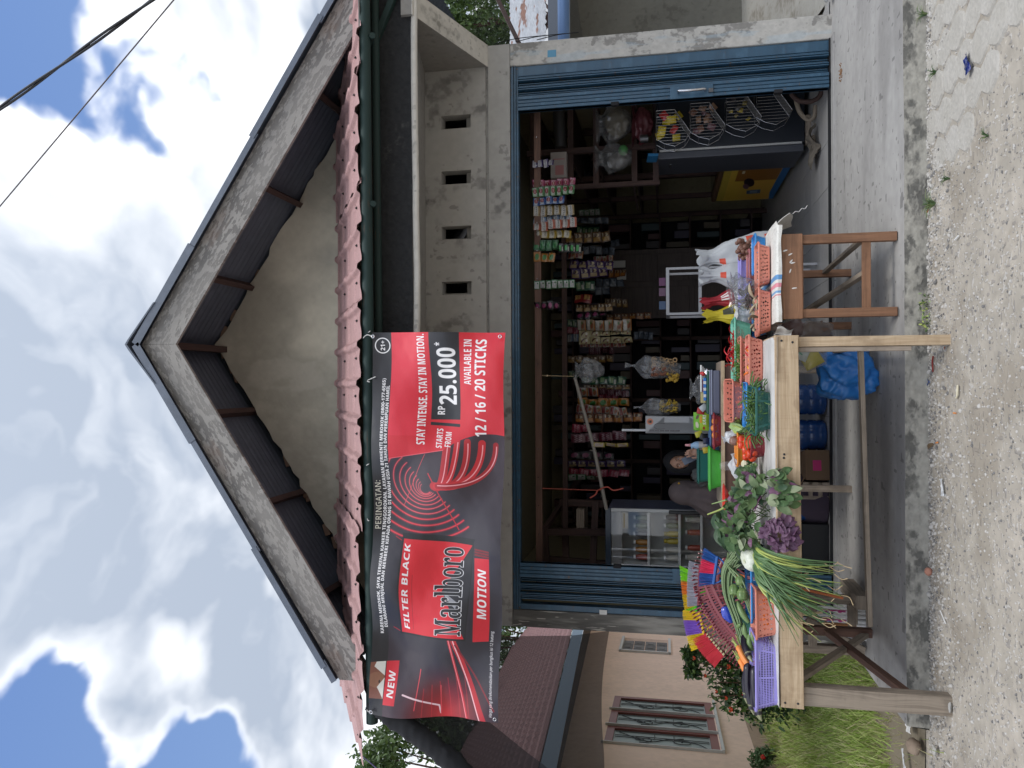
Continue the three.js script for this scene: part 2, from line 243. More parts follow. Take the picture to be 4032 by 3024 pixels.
// hexagonal pavers worn into the road at the right, those that show
{
  const pv = surf(256, 0.9, (u, v) => { const a = tf(u, v, 6, 6, 5, 281), b = tf(u, v, 60, 60, 3, 284); return [...sc3(mix3([0.43, 0.41, 0.375], [0.36, 0.34, 0.30], a), 0.85 + 0.3 * b), b]; }, { rough: 0.95, bump: 0.004 });
  const g = scene.getObjectByName('ground');
  for (let i = 0; i < 9; i++) for (let j = 0; j < 9; j++) {
    const x = 1.12 + i * 0.19, z = 2.07 + j * 0.205 + (i % 2) * 0.1; if (x < 1.2 + Math.max(0, z - 2.5) * 0.62 + hsh(i, j, 3) * 0.1 || z > 3.55) continue;
    const r = 0.111, pts = []; for (let k = 0; k < 6; k++) for (const e of [-0.13, 0.13]) { const a = k * PI / 3 + e; pts.push([Math.cos(a) * r * (e ? 0.97 : 1) + (hsh(i * 7 + k, j, 5) - 0.5) * 0.006, Math.sin(a) * r * 1.04 + (hsh(i, j * 5 + k, 6) - 0.5) * 0.006]); }
    const s = slab(pts, -0.03, 0.006 + hsh(i, j, 9) * 0.008, [], undefined, 0.010); s.rotateX(-PI / 2); s.rotateX((hsh(i, j, 12) - 0.5) * 0.03); s.translate(x, (fbm3(x * 1.1, 0.3, z * 1.1, 4) - 0.5) * 0.03 * sst(1.98, 2.3, z) - 0.003 + (hsh(i, j, 21) - 0.5) * 0.006, z); part('paver', muv(s), pv, g);
  }
}

// ======================================================================= the shop
const shop = thing('shop_building', 'grey plastered shop with a corrugated gable roof, pink awning and open blue folding gates', 'shop');
const slotX = [2.476, 1.952, 1.43, 0.907, 0.385, -0.137, -0.66, -1.18, -1.705];
part('wall', slab([[-2.24, 3.19], [2.97, 3.19], [2.97, 3.86], [-2.24, 3.86]], -0.16, -0.012, slotX.map((x) => [[x - 0.063, 3.335], [x + 0.063, 3.335], [x + 0.063, 3.625], [x - 0.063, 3.625]])), M.band, shop);
slotX.forEach((x) => { part('vent', [bx(x - 0.062, x - 0.04, 3.336, 3.624, -0.15, -0.1), bx(x - 0.04, x + 0.062, 3.336, 3.4, -0.155, -0.11)], M.beam, shop); });
part('beam', [bx(-2.245, 3.16, 2.955, 3.165, -0.2, 0.0, 0.006), bx(-2.245, 3.16, 3.165, 3.19, -0.2, -0.03)], M.beam, shop);
part('pillar', [bx(2.945, 3.16, 0.1, 2.955, -0.22, 0.0, 0.012)], M.pillar, shop, 'whitewashed pillar with peeling patches');
part('pillar', [bx(-2.25, -2.09, 0.1, 2.955, -0.22, 0.0, 0.012)], M.pillarGrey, shop, 'bare grey pillar');
// wing wall under the canopy on the right, the canopy, its blackened front and pale lip
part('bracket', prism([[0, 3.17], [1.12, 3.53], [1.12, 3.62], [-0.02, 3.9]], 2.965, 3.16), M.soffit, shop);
part('bracket_edge', prism([[0.0, 3.163], [1.12, 3.523], [1.12, 3.531], [0, 3.171]], 2.962, 3.163), M.lip, shop);
{
  const c = grp('canopy', shop);
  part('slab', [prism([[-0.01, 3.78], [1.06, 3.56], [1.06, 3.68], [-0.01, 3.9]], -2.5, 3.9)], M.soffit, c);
  part('front_face', muv(sheet(120, 8, (u, v) => { const x = mix(-2.5, 3.9, u); return [x, mix(3.54, 3.86, v), 1.085 + (fbm3(x * 4, v * 2, 3, 4) - 0.5) * 0.03]; })), M.moss, c);
  part('lip', muv(sheet(120, 6, (u, v) => { const x = mix(-2.5, 3.9, u), w = (fbm3(x * 1.4, 2, 8, 3) - 0.5) * 0.03, a = v * PI * 1.2 - 0.3; return [x, 3.515 + w + Math.cos(a) * 0.027, 1.078 + Math.sin(a) * 0.022]; })), M.lip, c);
}
// gable wall with its ragged plaster edge, brick showing here and there
{
  const pts = [[-2.45, 4.05], [3.3, 4.05], [3.3, 4.12]], A = [0.41, 6.0], sl = 0.64; R = mulberry(31);
  for (let x = 3.25; x > 0.45; x -= rr(0.05, 0.11)) pts.push([x, A[1] - (x - A[0]) * sl - rr(0, 0.045)]); pts.push(A);
  for (let x = 0.36; x > -2.4; x -= rr(0.05, 0.11)) pts.push([x, A[1] - (A[0] - x) * sl * 1.02 - rr(0, 0.05)]); pts.push([-2.45, 4.1]);
  part('gable_wall', slab(pts, -0.14, -0.005), M.gable, shop);
  const br = flat(0.2, 0.13, 0.095, 0.95);
  for (let i = 0; i < 16; i++) { const x = rr(-1.9, 2.2), y = A[1] - Math.abs(x - A[0]) * sl - 0.01; part('brick', at(bx(-0.06, 0.06, -0.03, 0.03, -0.06, 0.0, 0.006), x, y, rr(-0.06, -0.02), 0, 0, x > A[0] ? -0.3 : 0.3), br, shop); }
}
// roof: corrugated sheets, purlins, barge boards, flashing, ridge cap
{
  const sl = 0.652, RX = 0.36, RY = 6.06, runs = { 1: 3.55, '-1': 2.8 }, zf = 1.03, zb = -6.2;
  const corr = (s, run = runs[s]) => sheet(4, 260, (u, v) => { const z = mix(zf, zb, v), x = RX + s * u * run; return [x, RY - Math.abs(x - RX) * sl + Math.sin(z * 2 * PI / 0.076) * 0.009, z]; });
  const roof = grp('roof', shop); part('roof_sheet', muv(corr(1)), M.zinc, roof); part('roof_sheet', muv(corr(-1)), M.zinc, roof);
  for (const s of [1, -1]) {
    const run = runs[s], a = Math.atan(sl) * s, L = run / Math.cos(a);
    { const k = Math.hypot(1, sl), o = 0.02 * k, w = 0.295 * k, e = s > 0 ? 0.001 : -0.001; part('barge_board', slab([[RX + e, RY - o], [RX + s * run, RY - o - run * sl], [RX + s * run, RY - w - run * sl], [RX + e, RY - w]], zf - 0.02, zf + 0.01).translate(0, 0, 0), M.barge, roof); const m = roof.children[roof.children.length - 1].geometry, P = m.attributes.position, U = m.attributes.uv; for (let i = 0; i < P.count; i++) { const x = P.getX(i) - RX, y = P.getY(i) - RY; U.setXY(i, (x * s * 1 - y * sl) / k, (y + Math.abs(x) * sl) / k); } }
    // flashing strips lapped one over the next, stepping
[[0, 1.0], [0.96, 2.1], [2.05, 3.2], [3.15, L]].filter(([p]) => p < L).map(([p, q]) => [p, Math.min(q, L)]).forEach(([p, q], i) => { const d = i % 2 ? 0 : 0.012, e = i === 0 ? 0.02 : 0, z0 = s > 0 ? 0 : 0; const g = merge([bx(s > 0 ? p : -q, s > 0 ? q : -p, 0.008 + d, 0.0235 + d, zf - 0.14, zf + 0.06 + d * 0.5), bx(s > 0 ? p : -q, s > 0 ? q : -p, -0.028 - e + d, 0.024 + d, zf + 0.0605 + d * 0.5 + z0, zf + 0.066 + d * 0.5)]); part('flashing', at(g, RX, RY, 0, 0, 0, -a), M.zinc, roof); });
    for (const t of [0.62, 1.42, 2.22]) { const x = RX + s * t, y = RY - t * sl - 0.055; part('purlin', at(bx(-0.025, 0.025, -0.04, 0.04, zb, zf - 0.02, 0, 2), x, y, 0, 0, 0, -a), M.rafter, roof); }
  }
  part('ridge_beam', bx(RX - 0.03, RX + 0.03, RY - 0.2, RY - 0.05, zb, zf - 0.02, 0, 2), M.rafter, roof);
  part('ridge_cap', slab([[-0.34, -0.2], [-0.04, 0.045], [0.0, 0.075], [0.04, 0.05], [0.36, -0.2], [0.36, -0.185], [0.04, 0.068], [0, 0.095], [-0.05, 0.06], [-0.34, -0.185]], zb, zf + 0.08).translate(RX, RY, 0), M.zinc, roof);
}
// pink metal awning on green pipes
{
  const aw = grp('awning', shop); R = mulberry(55);
  const Y0 = 3.835, Z0 = 1.42, Y1 = 4.66, Z1 = -0.01, pit = 0.3, ph = 0.1;
  const prof = (x) => { const q = md(x / pit + ph, 1); return q < 0.08 ? q / 0.08 : q < 0.2 ? 1 : q < 0.28 ? 1 - (q - 0.2) / 0.08 : 0; };
  const nx = Math.hypot(Y1 - Y0, Z1 - Z0), up = [(Z0 - Z1) / nx, (Y1 - Y0) / nx];
  let x = -2.93;
  for (let i = 0; x < 3.9; i++) {
    const w = pit * 3 + 0.03, x0 = x, tilt = rr(-0.02, 0.02), lift = i % 2 ? 0.012 : 0, sk = rr(-0.03, 0.03); x += pit * 3;
    const point = (u, v, th) => { const X = x0 + u * w, st = Math.floor(v * 4) , f = v * 4 - st, h = prof(X + (st % 2 ? 0.004 : -0.004)) * 0.03 + (1 - f) * 0.016 + lift + tilt * u + (v < 0.01 ? -0.006 * Math.sin((X / pit) * 2 * PI) : 0) + (fbm3(X * 2.2, v * 3, i, 2) - 0.5) * 0.008 + th, e = v < 0.01 ? -(0.007 * Math.sin(X / pit * 2 * PI + 1) + 0.006 * Math.sin(X / pit * 4 * PI + i) + sk * u * 0.4) : 0; const t = v + e; return [X, mix(Y0, Y1, t) + up[0] * h, mix(Z0, Z1, t) + up[1] * h]; };
    part('roof_sheet', muv(sheet(90, 80, (u, v) => point(u, v, 0))), M.pink, aw);
    for (let k = 0; k < 3; k++) for (const v of [0.14, 0.62]) { const X = x0 + (k + 0.5 - ph) * pit + 0.02; if (X > x0 + w) continue; const p = point((X - x0) / w, v, 0.008); part('screw', at(merge([lathe([[0, 0.012], [0.006, 0.012], [0.006, 0.004], [0.012, 0.003], [0.012, 0]], 8)]), ...p, -Math.atan2(Y1 - Y0, Z0 - Z1) + PI / 2 * 0 + 0.5), M.black, aw); }
  }
  const pipe = (y, z, r) => part('purlin', rod([-2.62, y - 0.012, z], [3.9, y + 0.03, z], r, 14), M.green, aw);
  pipe(3.807, 1.365, 0.046); pipe(3.815, 1.12, 0.034); pipe(4.42, 0.3, 0.03);
  for (const X of [-2.5, -1.2, 0.1, 1.4, 2.7, 3.6]) part('rafter', rod([X, 3.76, 1.38], [X, 4.6, 0.0], 0.024, 10), M.green, aw);
  part('rafter', bar([2.72, 3.87, 1.1], [3.25, 3.62, 1.12], 0.05, 0.05), M.green, aw);
}
// room behind the opening
{
  const zb = -4.9;
  part('inner_wall', [bx(-2.3, -2.2, 0.1, 3.4, zb, -0.22)], M.cream, shop); part('inner_wall', [bx(3.1, 3.2, 0.1, 3.4, zb, -0.22)], M.cream, shop);
  part('back_wall', [bx(-2.3, 3.2, 0.1, 3.4, zb - 0.1, zb)], M.cream, shop); part('ceiling', [bx(-2.3, 3.2, 3.3, 3.4, zb, -0.16)], M.cream, shop);
  part('side_wall', [bx(-2.3, -2.25, 2.955, 4.3, zb, -0.16), bx(3.163, 3.2, 2.955, 4.3, zb, -0.16), slab([[-2.5, 3.4], [3.2, 3.4], [3.2, 4.15], [0.36, 5.95], [-2.5, 4.15]], zb - 0.1, zb)], M.beam, shop);
  const fl = struct('shop_floor', bx(-2.2, 3.1, 0.08, 0.148, zb, -0.02), M.darkSteel), s = 0.4, tiles = [0, 1, 2].map((k) => muv(bx(0.002, s - 0.002, 0.148, 0.156, 0.002, s - 0.002, 0.002), undefined, k));
  for (let i = 0; i < 14; i++) for (let j = 0; j < 13; j++) { const x = -2.3 + i * s, z = -0.06 - (j + 1) * s; if (x > 3.0 || z < zb) continue; const m = part('tile', tiles[(i * 5 + j * 3) % 3], M.tileA, fl); m.position.set(x, 0, z); }
  part('threshold', [bx(-2.1, 2.95, 0.13, 0.154, -0.09, 0.12, 0.004)], M.platform, shop); part('gate_track', [bx(-2.09, 2.945, 0.15, 0.166, -0.05, -0.02), bx(-2.09, 2.945, 0.15, 0.166, -0.005, 0.02)], M.blackMatt, shop);
}
// blue frame and folding gates
part('gate_frame', [bx(-2.09, 2.945, 2.88, 2.953, -0.1, -0.02, 0.003, 0), bx(-2.09, 2.945, 2.9, 2.91, -0.02, 0.0), bx(-2.09, 2.945, 2.925, 2.935, -0.02, 0.0)], M.blue, shop);
part('gate_frame', [bx(2.845, 2.943, 0.13, 2.88, -0.11, -0.015, 0.004, 1)], M.blue, shop); part('gate_frame', [bx(-2.088, -2.035, 0.13, 2.88, -0.11, -0.015, 0.004, 1)], M.blue, shop);
{
  const gate = (x0, dir, mat) => {
    const g = grp('folding_gate', shop), y0 = 0.17, y1 = 2.875;
    // lead stile: a wide grooved channel
    const L = []; for (let k = 0; k < 4; k++) L.push(bx(x0 + dir * 0.033 * k - 0.014, x0 + dir * 0.033 * k + 0.014, y0, y1, -0.03, 0.045 - (k === 2 ? 0.006 : 0), 0.006, 1)); L.push(bx(Math.min(x0 - dir * 0.014, x0 + dir * 0.12), Math.max(x0 - dir * 0.014, x0 + dir * 0.12), y0, y1, -0.035, 0.03, 0, 1));
    part('stile', L, mat, g);
    for (let k = 0; k < 5; k++) { const x = x0 + dir * (0.152 + k * 0.041), z = k % 2 ? 0.02 : -0.02; for (const e of [-0.0085, 0.0085]) part('slat', bx(x + e - 0.0055, x + e + 0.0055, y0, y1, z - 0.06, z + 0.014, 0.004, 1), mat, g); part('web', bx(x - 0.0025, x + 0.0025, y0, y1, z - 0.058, z - 0.05, 0, 1), mat, g); }
    part('lock_plate', [bx(x0 - 0.02 + (dir < 0 ? -0.07 : 0), x0 + 0.02 + (dir > 0 ? 0.07 : 0), 1.13, 1.5, 0.04, 0.055, 0.003, 1)], mat, g);
    const hx = x0 + dir * 0.03; part('handle', tube([[hx, 1.2, 0.055], [hx, 1.2, 0.1], [hx - dir * 0.006, 1.26, 0.115], [hx - dir * 0.006, 1.38, 0.115], [hx, 1.43, 0.1], [hx, 1.43, 0.055]], 0.011, 30, 8), M.steel, g);
    part('latch', [bx(hx - 0.018, hx + 0.018, 1.13, 1.17, 0.055, 0.07, 0.003)], M.darkSteel, g); for (const y of [0.55, 1.95]) part('hinge_clip', bx(x0 - dir * 0.016 - 0.016, x0 - dir * 0.016 + 0.016, y, y + 0.07, 0.0, 0.05, 0.004), M.blackMatt, g);
  };
  gate(2.53, 1, M.blue); gate(-1.66, -1, M.blue);
}

// ======================================================================= the vegetable table and the small stand
M.pale = timber([0.58, 0.45, 0.30], [0.37, 0.26, 0.155], 301, { stain: 0.62, dirt: [0.25, 0.17, 0.10], saw: 0.14 });
M.oldPale = timber([0.36, 0.30, 0.24], [0.22, 0.175, 0.135], 311, { stain: 0.5 });
M.brown = timber([0.30, 0.155, 0.085], [0.17, 0.085, 0.047], 321, { stain: 0.35 });
M.greyWood = timber([0.32, 0.265, 0.205], [0.165, 0.132, 0.10], 331, { stain: 0.4 });
M.redWood = timber([0.13, 0.068, 0.045], [0.07, 0.036, 0.026], 341, { mat: { bump: 0 } });
M.cloth = surf(256, 0.25, (u, v) => { const a = tf(u, v, 4, 4, 5, 351), w = (Math.sin(u * 2 * PI * 60) * 0.5 + 0.5) * (Math.sin(v * 2 * PI * 60) * 0.5 + 0.5); return [...sc3(mix3([0.62, 0.61, 0.59], [0.46, 0.45, 0.43], a), 0.9 + 0.12 * w), w]; }, { rough: 0.7, bump: 0.0004 });
const nailG = lathe([[0, 0.004], [0.006, 0.003], [0.007, 0]], 8).rotateX(PI / 2);
{
  const t = thing('vegetable_table', 'long rough table with a pale plank front, loaded with vegetables before the shop', 'table');
  part('front_board', slab([[-1.862, 0.786], [0.268, 0.808], [0.272, 0.936], [-0.8, 0.932], [-1.858, 0.912]], 2.36, 2.385, [], 0, 0.003), M.pale, t);
  for (const [x, y] of [[0.24, 0.9], [0.23, 0.84], [-0.43, 0.89], [-0.41, 0.888], [-1.83, 0.89], [-1.83, 0.82]]) part('nail', at(nailG, x, y, 2.385), M.black, t);
  part('side_board', bx(0.247, 0.272, 0.8, 0.936, 1.1, 2.358, 0.003, 2), M.pale, t);
  for (let i = 0; i < 6; i++) part('top_plank', bx(-1.85, 0.246, 0.905 + hsh(i, 2, 3) * 0.004, 0.925, 1.1 + i * 0.21, 1.1 + i * 0.21 + 0.204, 0.003, 0), M.oldPale, t);
  part('leg', bx(0.205, 0.262, 0.0, 0.806, 2.28, 2.356, 0.004, 1), M.pale, t); part('leg', bx(-1.855, -1.745, 0.0, 0.787, 2.27, 2.352, 0.006, 1), M.greyWood, t);
  part('leg', bx(-1.80, -1.74, 0.13, 0.9, 1.15, 1.21, 0.004, 1), M.redWood, t, 'reddish brown rear leg'); part('leg', bx(0.19, 0.24, 0.13, 0.9, 1.12, 1.18, 0.004, 1), M.greyWood, t);
  part('leg_splint', bx(0.176, 0.203, 0.2, 0.8, 2.29, 2.345, 0.003, 1), M.oldPale, t);
  part('stretcher', bar([0.22, 0.37, 1.92], [-1.52, 0.31, 1.86], 0.05, 0.028), M.greyWood, t); part('stretcher', bar([0.215, 0.42, 2.27], [0.215, 0.4, 1.13], 0.03, 0.05), M.greyWood, t);
  part('brace', bar([-1.77, 0.45, 1.14], [-1.80, 0.17, 2.3], 0.04, 0.05), M.redWood, t); part('brace', bar([-1.78, 0.18, 1.2], [-1.79, 0.86, 2.25], 0.03, 0.05), M.greyWood, t);
  // white woven sheet over the top, hanging a little at the front
  solo('woven_sheet', muv(sheet(80, 30, (u, v) => { const x = mix(-1.86, 0.262, u), z = mix(2.40, 1.15, v); return [x, v < 0.04 ? 0.925 + (fbm3(x * 4, 1, 2, 3) - 0.5) * 0.01 : 0.936 + fbm3(x * 5, 3, z * 5, 4) * 0.012, Math.min(z, 2.392)]; })), M.cloth, 'white woven plastic sheet spread over the long vegetable table', 'sheet');
}
{
  const t = thing('wooden_stand', 'small brown wooden stand with paint drips, carrying salmon and blue baskets right of the table', 'table');
  part('front_board', bx(0.405, 0.945, 0.695, 0.828, 1.835, 1.86, 0.003, 0), M.brown, t); part('front_panel', bx(0.47, 0.87, 0.69, 0.7, 1.83, 1.85), M.brown, t);
  const dr = flat(0.7, 0.68, 0.64, 0.6); for (const [x, y, a] of [[0.815, 0.77, 0.5], [0.77, 0.765, 0.9], [0.76, 0.755, 0.2], [0.6, 0.745, 0.1], [0.84, 0.8, 0.3], [0.71, 0.77, 1.2]]) part('paint_drip', at(crumple(new THREE.SphereGeometry(1, 10, 6), 0.25, 2, x * 9), x, y, 1.86, 0, 0, a, [0.005, 0.016, 0.0015]), dr, t);
  part('tabletop', bx(0.39, 0.96, 0.83, 0.848, 0.58, 1.872, 0.003, 0), M.oldPale, t);
  for (const [x, z, m] of [[0.91, 1.82, M.brown], [0.44, 1.82, M.brown], [0.85, 0.62, M.brown], [0.44, 0.62, M.brown]]) part('leg', bx(x - 0.028, x + 0.028, 0.135, 0.829, z - 0.028, z + 0.028, 0.003, 1), m, t);
  part('stretcher', bx(0.468, 0.882, 0.285, 0.335, 1.805, 1.835, 0.003, 0), M.brown, t); part('stretcher', bar([0.9, 0.33, 1.79], [0.86, 0.33, 0.65], 0.025, 0.04), M.greyWood, t); part('brace', bar([0.69, 0.31, 1.79], [0.46, 0.62, 0.7], 0.03, 0.045), M.greyWood, t);
  // sack cloth on it with coloured stripes, a corner hanging free with a knotted thread
  const cv = document.createElement('canvas'); cv.width = 512; cv.height = 64; const c = cv.getContext('2d'); c.fillStyle = '#d9d7d0'; c.fillRect(0, 0, 512, 64); for (const [x, w, k] of [[262, 26, '#5d8fc0'], [306, 22, '#d98a97'], [346, 12, '#6f9cc8'], [366, 6, '#c9737f']]) { c.fillStyle = k; c.fillRect(x, 0, w, 64); }
  for (let i = 0; i < 5000; i++) { c.fillStyle = 'rgba(120,115,105,' + R() * 0.16 + ')'; c.fillRect(R() * 512, R() * 64, R() * 8, 1); }
  const tx = new THREE.CanvasTexture(cv); tx.colorSpace = THREE.SRGBColorSpace; tx.magFilter = THREE.LinearFilter;
  const g = sheet(60, 24, (u, v) => { const x = mix(1.0, 0.385, u), lift = 0.852 + fbm3(x * 7, 2, v * 5, 3) * 0.014; if (v < 0.16) { const k = 1 - v / 0.16; return [x, lift - k * (0.028 + 0.01 * noise3(x * 9, 1, 1)), 1.886 + 0.006 * noise3(x * 20, v * 8, 0)]; } return [x + (u < 0.1 ? (0.1 - u) * 0.3 : 0), lift, mix(1.88, 0.7, (v - 0.16) / 0.84)]; });
  const flap = sheet(14, 14, (u, v) => { const k = u; return [0.985 + 0.085 * k + 0.02 * Math.sin(v * 4) * k, 0.853 - 0.05 * k * k * 1.6 - 0.075 * k * v * 0.9 + 0.008 * Math.sin(v * 9), mix(1.86, 1.5, v) + 0.04 * k]; }, 0.3, 1);
  const sk = thing('sack_cloth', 'white sack cloth with blue and pink stripes laid over the small stand', 'cloth'); const sm = new THREE.MeshPhysicalMaterial({ map: tx, roughness: 0.75, side: THREE.DoubleSide }); part('cloth', g, sm, sk); part('corner_flap', flap, sm, sk);
  part('thread', tube([[1.07, 0.755, 1.86], [1.085, 0.735, 1.87], [1.08, 0.72, 1.87], [1.10, 0.70, 1.88], [1.095, 0.685, 1.88], [1.115, 0.67, 1.89]], 0.0022, 30, 5), M.cloth, sk);
  const sk2 = thing('cloth_scrap', 'torn white cloth end hanging in the gap between stand and table', 'cloth'); part('cloth', muv(sheet(8, 10, (u, v) => [0.36 - 0.05 * u - 0.02 * v + 0.01 * Math.sin(v * 7), 0.84 - 0.10 * v + 0.02 * u, 1.78 + 0.02 * Math.sin(u * 5 + v * 3)])), M.cloth, sk2);
}
// second, higher table behind the first
{
  const t = thing('back_table', 'brown higher table behind the vegetable table, holding boxes and trays', 'table');
  part('tabletop', bx(-0.98, 0.17, 1.105, 1.13, 0.25, 0.86, 0.003, 0), M.oldPale, t); part('edge_strip', bx(-0.98, 0.17, 1.104, 1.131, 0.861, 0.868, 0.001, 0), M.pale, t); part('front_board', bx(-0.98, 0.15, 0.93, 1.103, 0.83, 0.855, 0.002, 0), M.redWood, t);
  part('side_board', bx(0.13, 0.155, 0.9, 1.103, 0.27, 0.828, 0.002, 2), M.oldPale, t); for (const [x, z] of [[-0.87, 0.3], [0.1, 0.3], [0.1, 0.79], [-0.83, 0.62]]) part('leg', bx(x - 0.025, x + 0.025, 0.13, 1.1, z - 0.025, z + 0.025, 0.003, 1), M.oldPale, t);
}

// ---------- baskets: moulded plastic, walls pierced, a turned rim
function holes(w, h, draw) { const cv = document.createElement('canvas'); cv.width = w; cv.height = h; const c = cv.getContext('2d'); c.fillStyle = '#fff'; c.fillRect(0, 0, w, h); c.fillStyle = '#000'; draw(c, w, h); const t = new THREE.CanvasTexture(cv); t.wrapS = t.wrapT = THREE.RepeatWrapping; t.magFilter = THREE.LinearFilter; return t; }
R = mulberry(77);
const HO = {
  shard: holes(512, 128, (c, w, h) => { for (let i = 0; i < 11; i++) for (let j = 0; j < 4; j++) { const x = (i + 0.5 + rr(-0.2, 0.2)) * w / 11, y = h * 0.16 + (j + 0.5 + rr(-0.15, 0.15)) * h * 0.7 / 4, n = 3 + Math.floor(R() * 2), a0 = R() * 6, s = (R() < 0.2 ? 6 : 12.5) * rr(0.85, 1.2); c.beginPath(); for (let k = 0; k < n; k++) { const a = a0 + k * 2 * PI / n; c.lineTo(x + Math.cos(a) * s * (k % 2 ? 0.8 : 1.35), y + Math.sin(a) * s); } c.fill(); } }),
  grid: holes(512, 128, (c, w, h) => { for (let i = 0; i < 32; i++) for (let j = 0; j < 6; j++) { if (i % 16 === 15) continue; c.fillRect(i * 16 + 3, h * 0.14 + j * 16, 10, 10.5); } }),
  mesh: holes(512, 128, (c, w, h) => { for (let i = 0; i < 42; i++) for (let j = 0; j < 8; j++) if (i % 21 > 1) c.fillRect(i * 12.2 + 2, h * 0.14 + j * 11.5, 8.6, 8.6); }),
  slot: holes(512, 128, (c, w, h) => { for (let i = 0; i < 40; i++) for (let j = 0; j < 3; j++) if (i % 20 > 1) c.fillRect(i * 12.8 + 3, h * 0.12 + j * h * 0.27, 6.6, h * 0.22); }),
  fine: holes(512, 128, (c, w, h) => { for (let i = 0; i < 64; i++) for (let j = 0; j < 10; j++) c.fillRect(i * 8 + 2.4, h * 0.1 + j * 10.3, 4, 6.4); }),
};
const plastics = {};
function plastic(col, hole, rough = 0.42) { const k = col.join() + hole; if (!plastics[k]) { const m = flat(...col, rough, { clearcoat: 0.15 }); if (hole) { m.alphaMap = HO[hole]; m.alphaTest = 0.5; } plastics[k] = m; } return plastics[k]; }
const COL = { salmon: [0.62, 0.215, 0.15], blue: [0.03, 0.24, 0.58], mint: [0.17, 0.5, 0.36], teal: [0.015, 0.115, 0.095], red: [0.25, 0.018, 0.03], purple: [0.32, 0.28, 0.68], lime: [0.07, 0.42, 0.05], orange: [0.75, 0.25, 0.02], pink: [0.42, 0.14, 0.14] };
// a rounded rectangle at parameter t round the rim; n: squareness
function ringPt(t, w, d, r) { const W = w / 2 - r, D = d / 2 - r, P = 4 * (W + D) + 2 * PI * r; let s = t * P; const seg = [[2 * W, (q) => [-W + q, D + r]], [PI * r / 2, (q) => { const a = PI / 2 - q / r; return [W + Math.cos(a) * r, D + Math.sin(a) * r]; }], [2 * D, (q) => [W + r, D - q]], [PI * r / 2, (q) => { const a = -q / r; return [W + Math.cos(a) * r, -D + Math.sin(a) * r]; }], [2 * W, (q) => [W - q, -D - r]], [PI * r / 2, (q) => { const a = -PI / 2 - q / r; return [-W + Math.cos(a) * r, -D + Math.sin(a) * r]; }], [2 * D, (q) => [-W - r, -D + q]], [PI * r / 2, (q) => { const a = PI - q / r; return [-W + Math.cos(a) * r, D + Math.sin(a) * r]; }]]; for (const [l, f] of seg) { if (s <= l + 1e-9) return f(s); s -= l; } return seg[7][1](PI * r / 2); }
function basket(label, w, d, h, col, hole, p, turn = 0, o = {}) {
  const b = thing(o.name ?? 'basket', label, o.cat ?? 'basket', p, turn, o.group), N = 64, tp = o.taper ?? 0.84, r = o.r ?? 0.03, th = 0.0025;
  const wall = (off) => sheet(N, 6, (u, v) => { const k = mix(tp, 1, v), q = ringPt(u, (w - 2 * off) * k, (d - 2 * off) * k, Math.min(r, d * 0.45, w * 0.45)); return [q[0], h * v, q[1]]; }, Math.max(1, Math.round((w + d) * 2 / 0.36)), 1);
  const cap = (y, k) => { const s = new THREE.Shape(); for (let i = 0; i < N; i++) { const q = ringPt(i / N, w * k, d * k, Math.min(r, d * 0.45, w * 0.45)); s.lineTo ? (i ? s.lineTo(...q) : s.moveTo(...q)) : 0; } const g = new THREE.ExtrudeGeometry(s, { depth: 0.003, bevelEnabled: false }); g.rotateX(PI / 2); g.translate(0, y + 0.003, 0); return g; };
  part('wall', [wall(0), wall(th)], plastic(col, hole), b); part('base', cap(0, tp), plastic(col), b);
  const rimPts = []; const lift = o.wave ?? 0; for (let i = 0; i < 48; i++) { const q = ringPt(i / 48, w + 0.008, d + 0.008, Math.min(r, d * 0.45, w * 0.45)); rimPts.push(new V3(q[0], h + lift * Math.sin(i / 48 * 2 * PI * 2) , q[1])); }
  const c = new THREE.CatmullRomCurve3(rimPts, true), lipS = sheet(120, 6, (u, v) => { const k = [[0, -0.012], [0.006, -0.008], [0.007, 0.0], [0.003, 0.003], [-0.003, 0.002], [-0.003, -0.004], [0, -0.012]][Math.round(v * 6)], q = c.getPointAt(u % 1), t = c.getTangentAt(u % 1); return [q.x + t.z * -k[0] * 1, q.y + k[1], q.z + t.x * k[0]]; });
  part('rim', lipS, plastic(col), b); if (o.tilt) b.rotation.set(o.tilt[0], turn, o.tilt[1], 'YXZ'); return b;
}
basket('salmon basket of orange chillies at the front right corner of the table', 0.31, 0.21, 0.085, COL.salmon, 'shard', [0.145, 0.945, 1.8]);
basket('salmon basket of small green chillies behind the orange chillies', 0.31, 0.2, 0.1, COL.salmon, 'shard', [0.15, 0.96, 1.57]);
basket('mint green basket of long red chillies at the back of the table', 0.43, 0.30, 0.11, COL.mint, 'slot', [0.235, 0.965, 1.27], 0.02);
basket('tilted empty salmon basket resting on the blue basket', 0.275, 0.17, 0.1, COL.salmon, 'shard', [-0.12, 1.035, 1.55], 0, { tilt: [0.25, 0] });
basket('bright blue basket under the tilted salmon basket', 0.28, 0.26, 0.09, COL.blue, 'slot', [-0.145, 0.955, 1.76]);
basket('dark teal basket of green beans beside the tomatoes', 0.27, 0.25, 0.1, COL.teal, 'mesh', [-0.165, 0.94, 2.13], -0.06, { taper: 0.78, tilt: [0.08, 0] });
basket('orange basket holding white and brown plastic bags', 0.22, 0.2, 0.08, COL.orange, null, [-0.45, 1.0, 1.53]);
basket('salmon basket with dried orange pieces, half under the spring onions', 0.28, 0.26, 0.115, COL.salmon, 'shard', [-1.36, 0.93, 2.22], 0.12);
basket('lavender basket with aubergines at the left end of the table', 0.41, 0.27, 0.125, COL.purple, 'grid', [-1.70, 0.925, 2.23], 0.06);
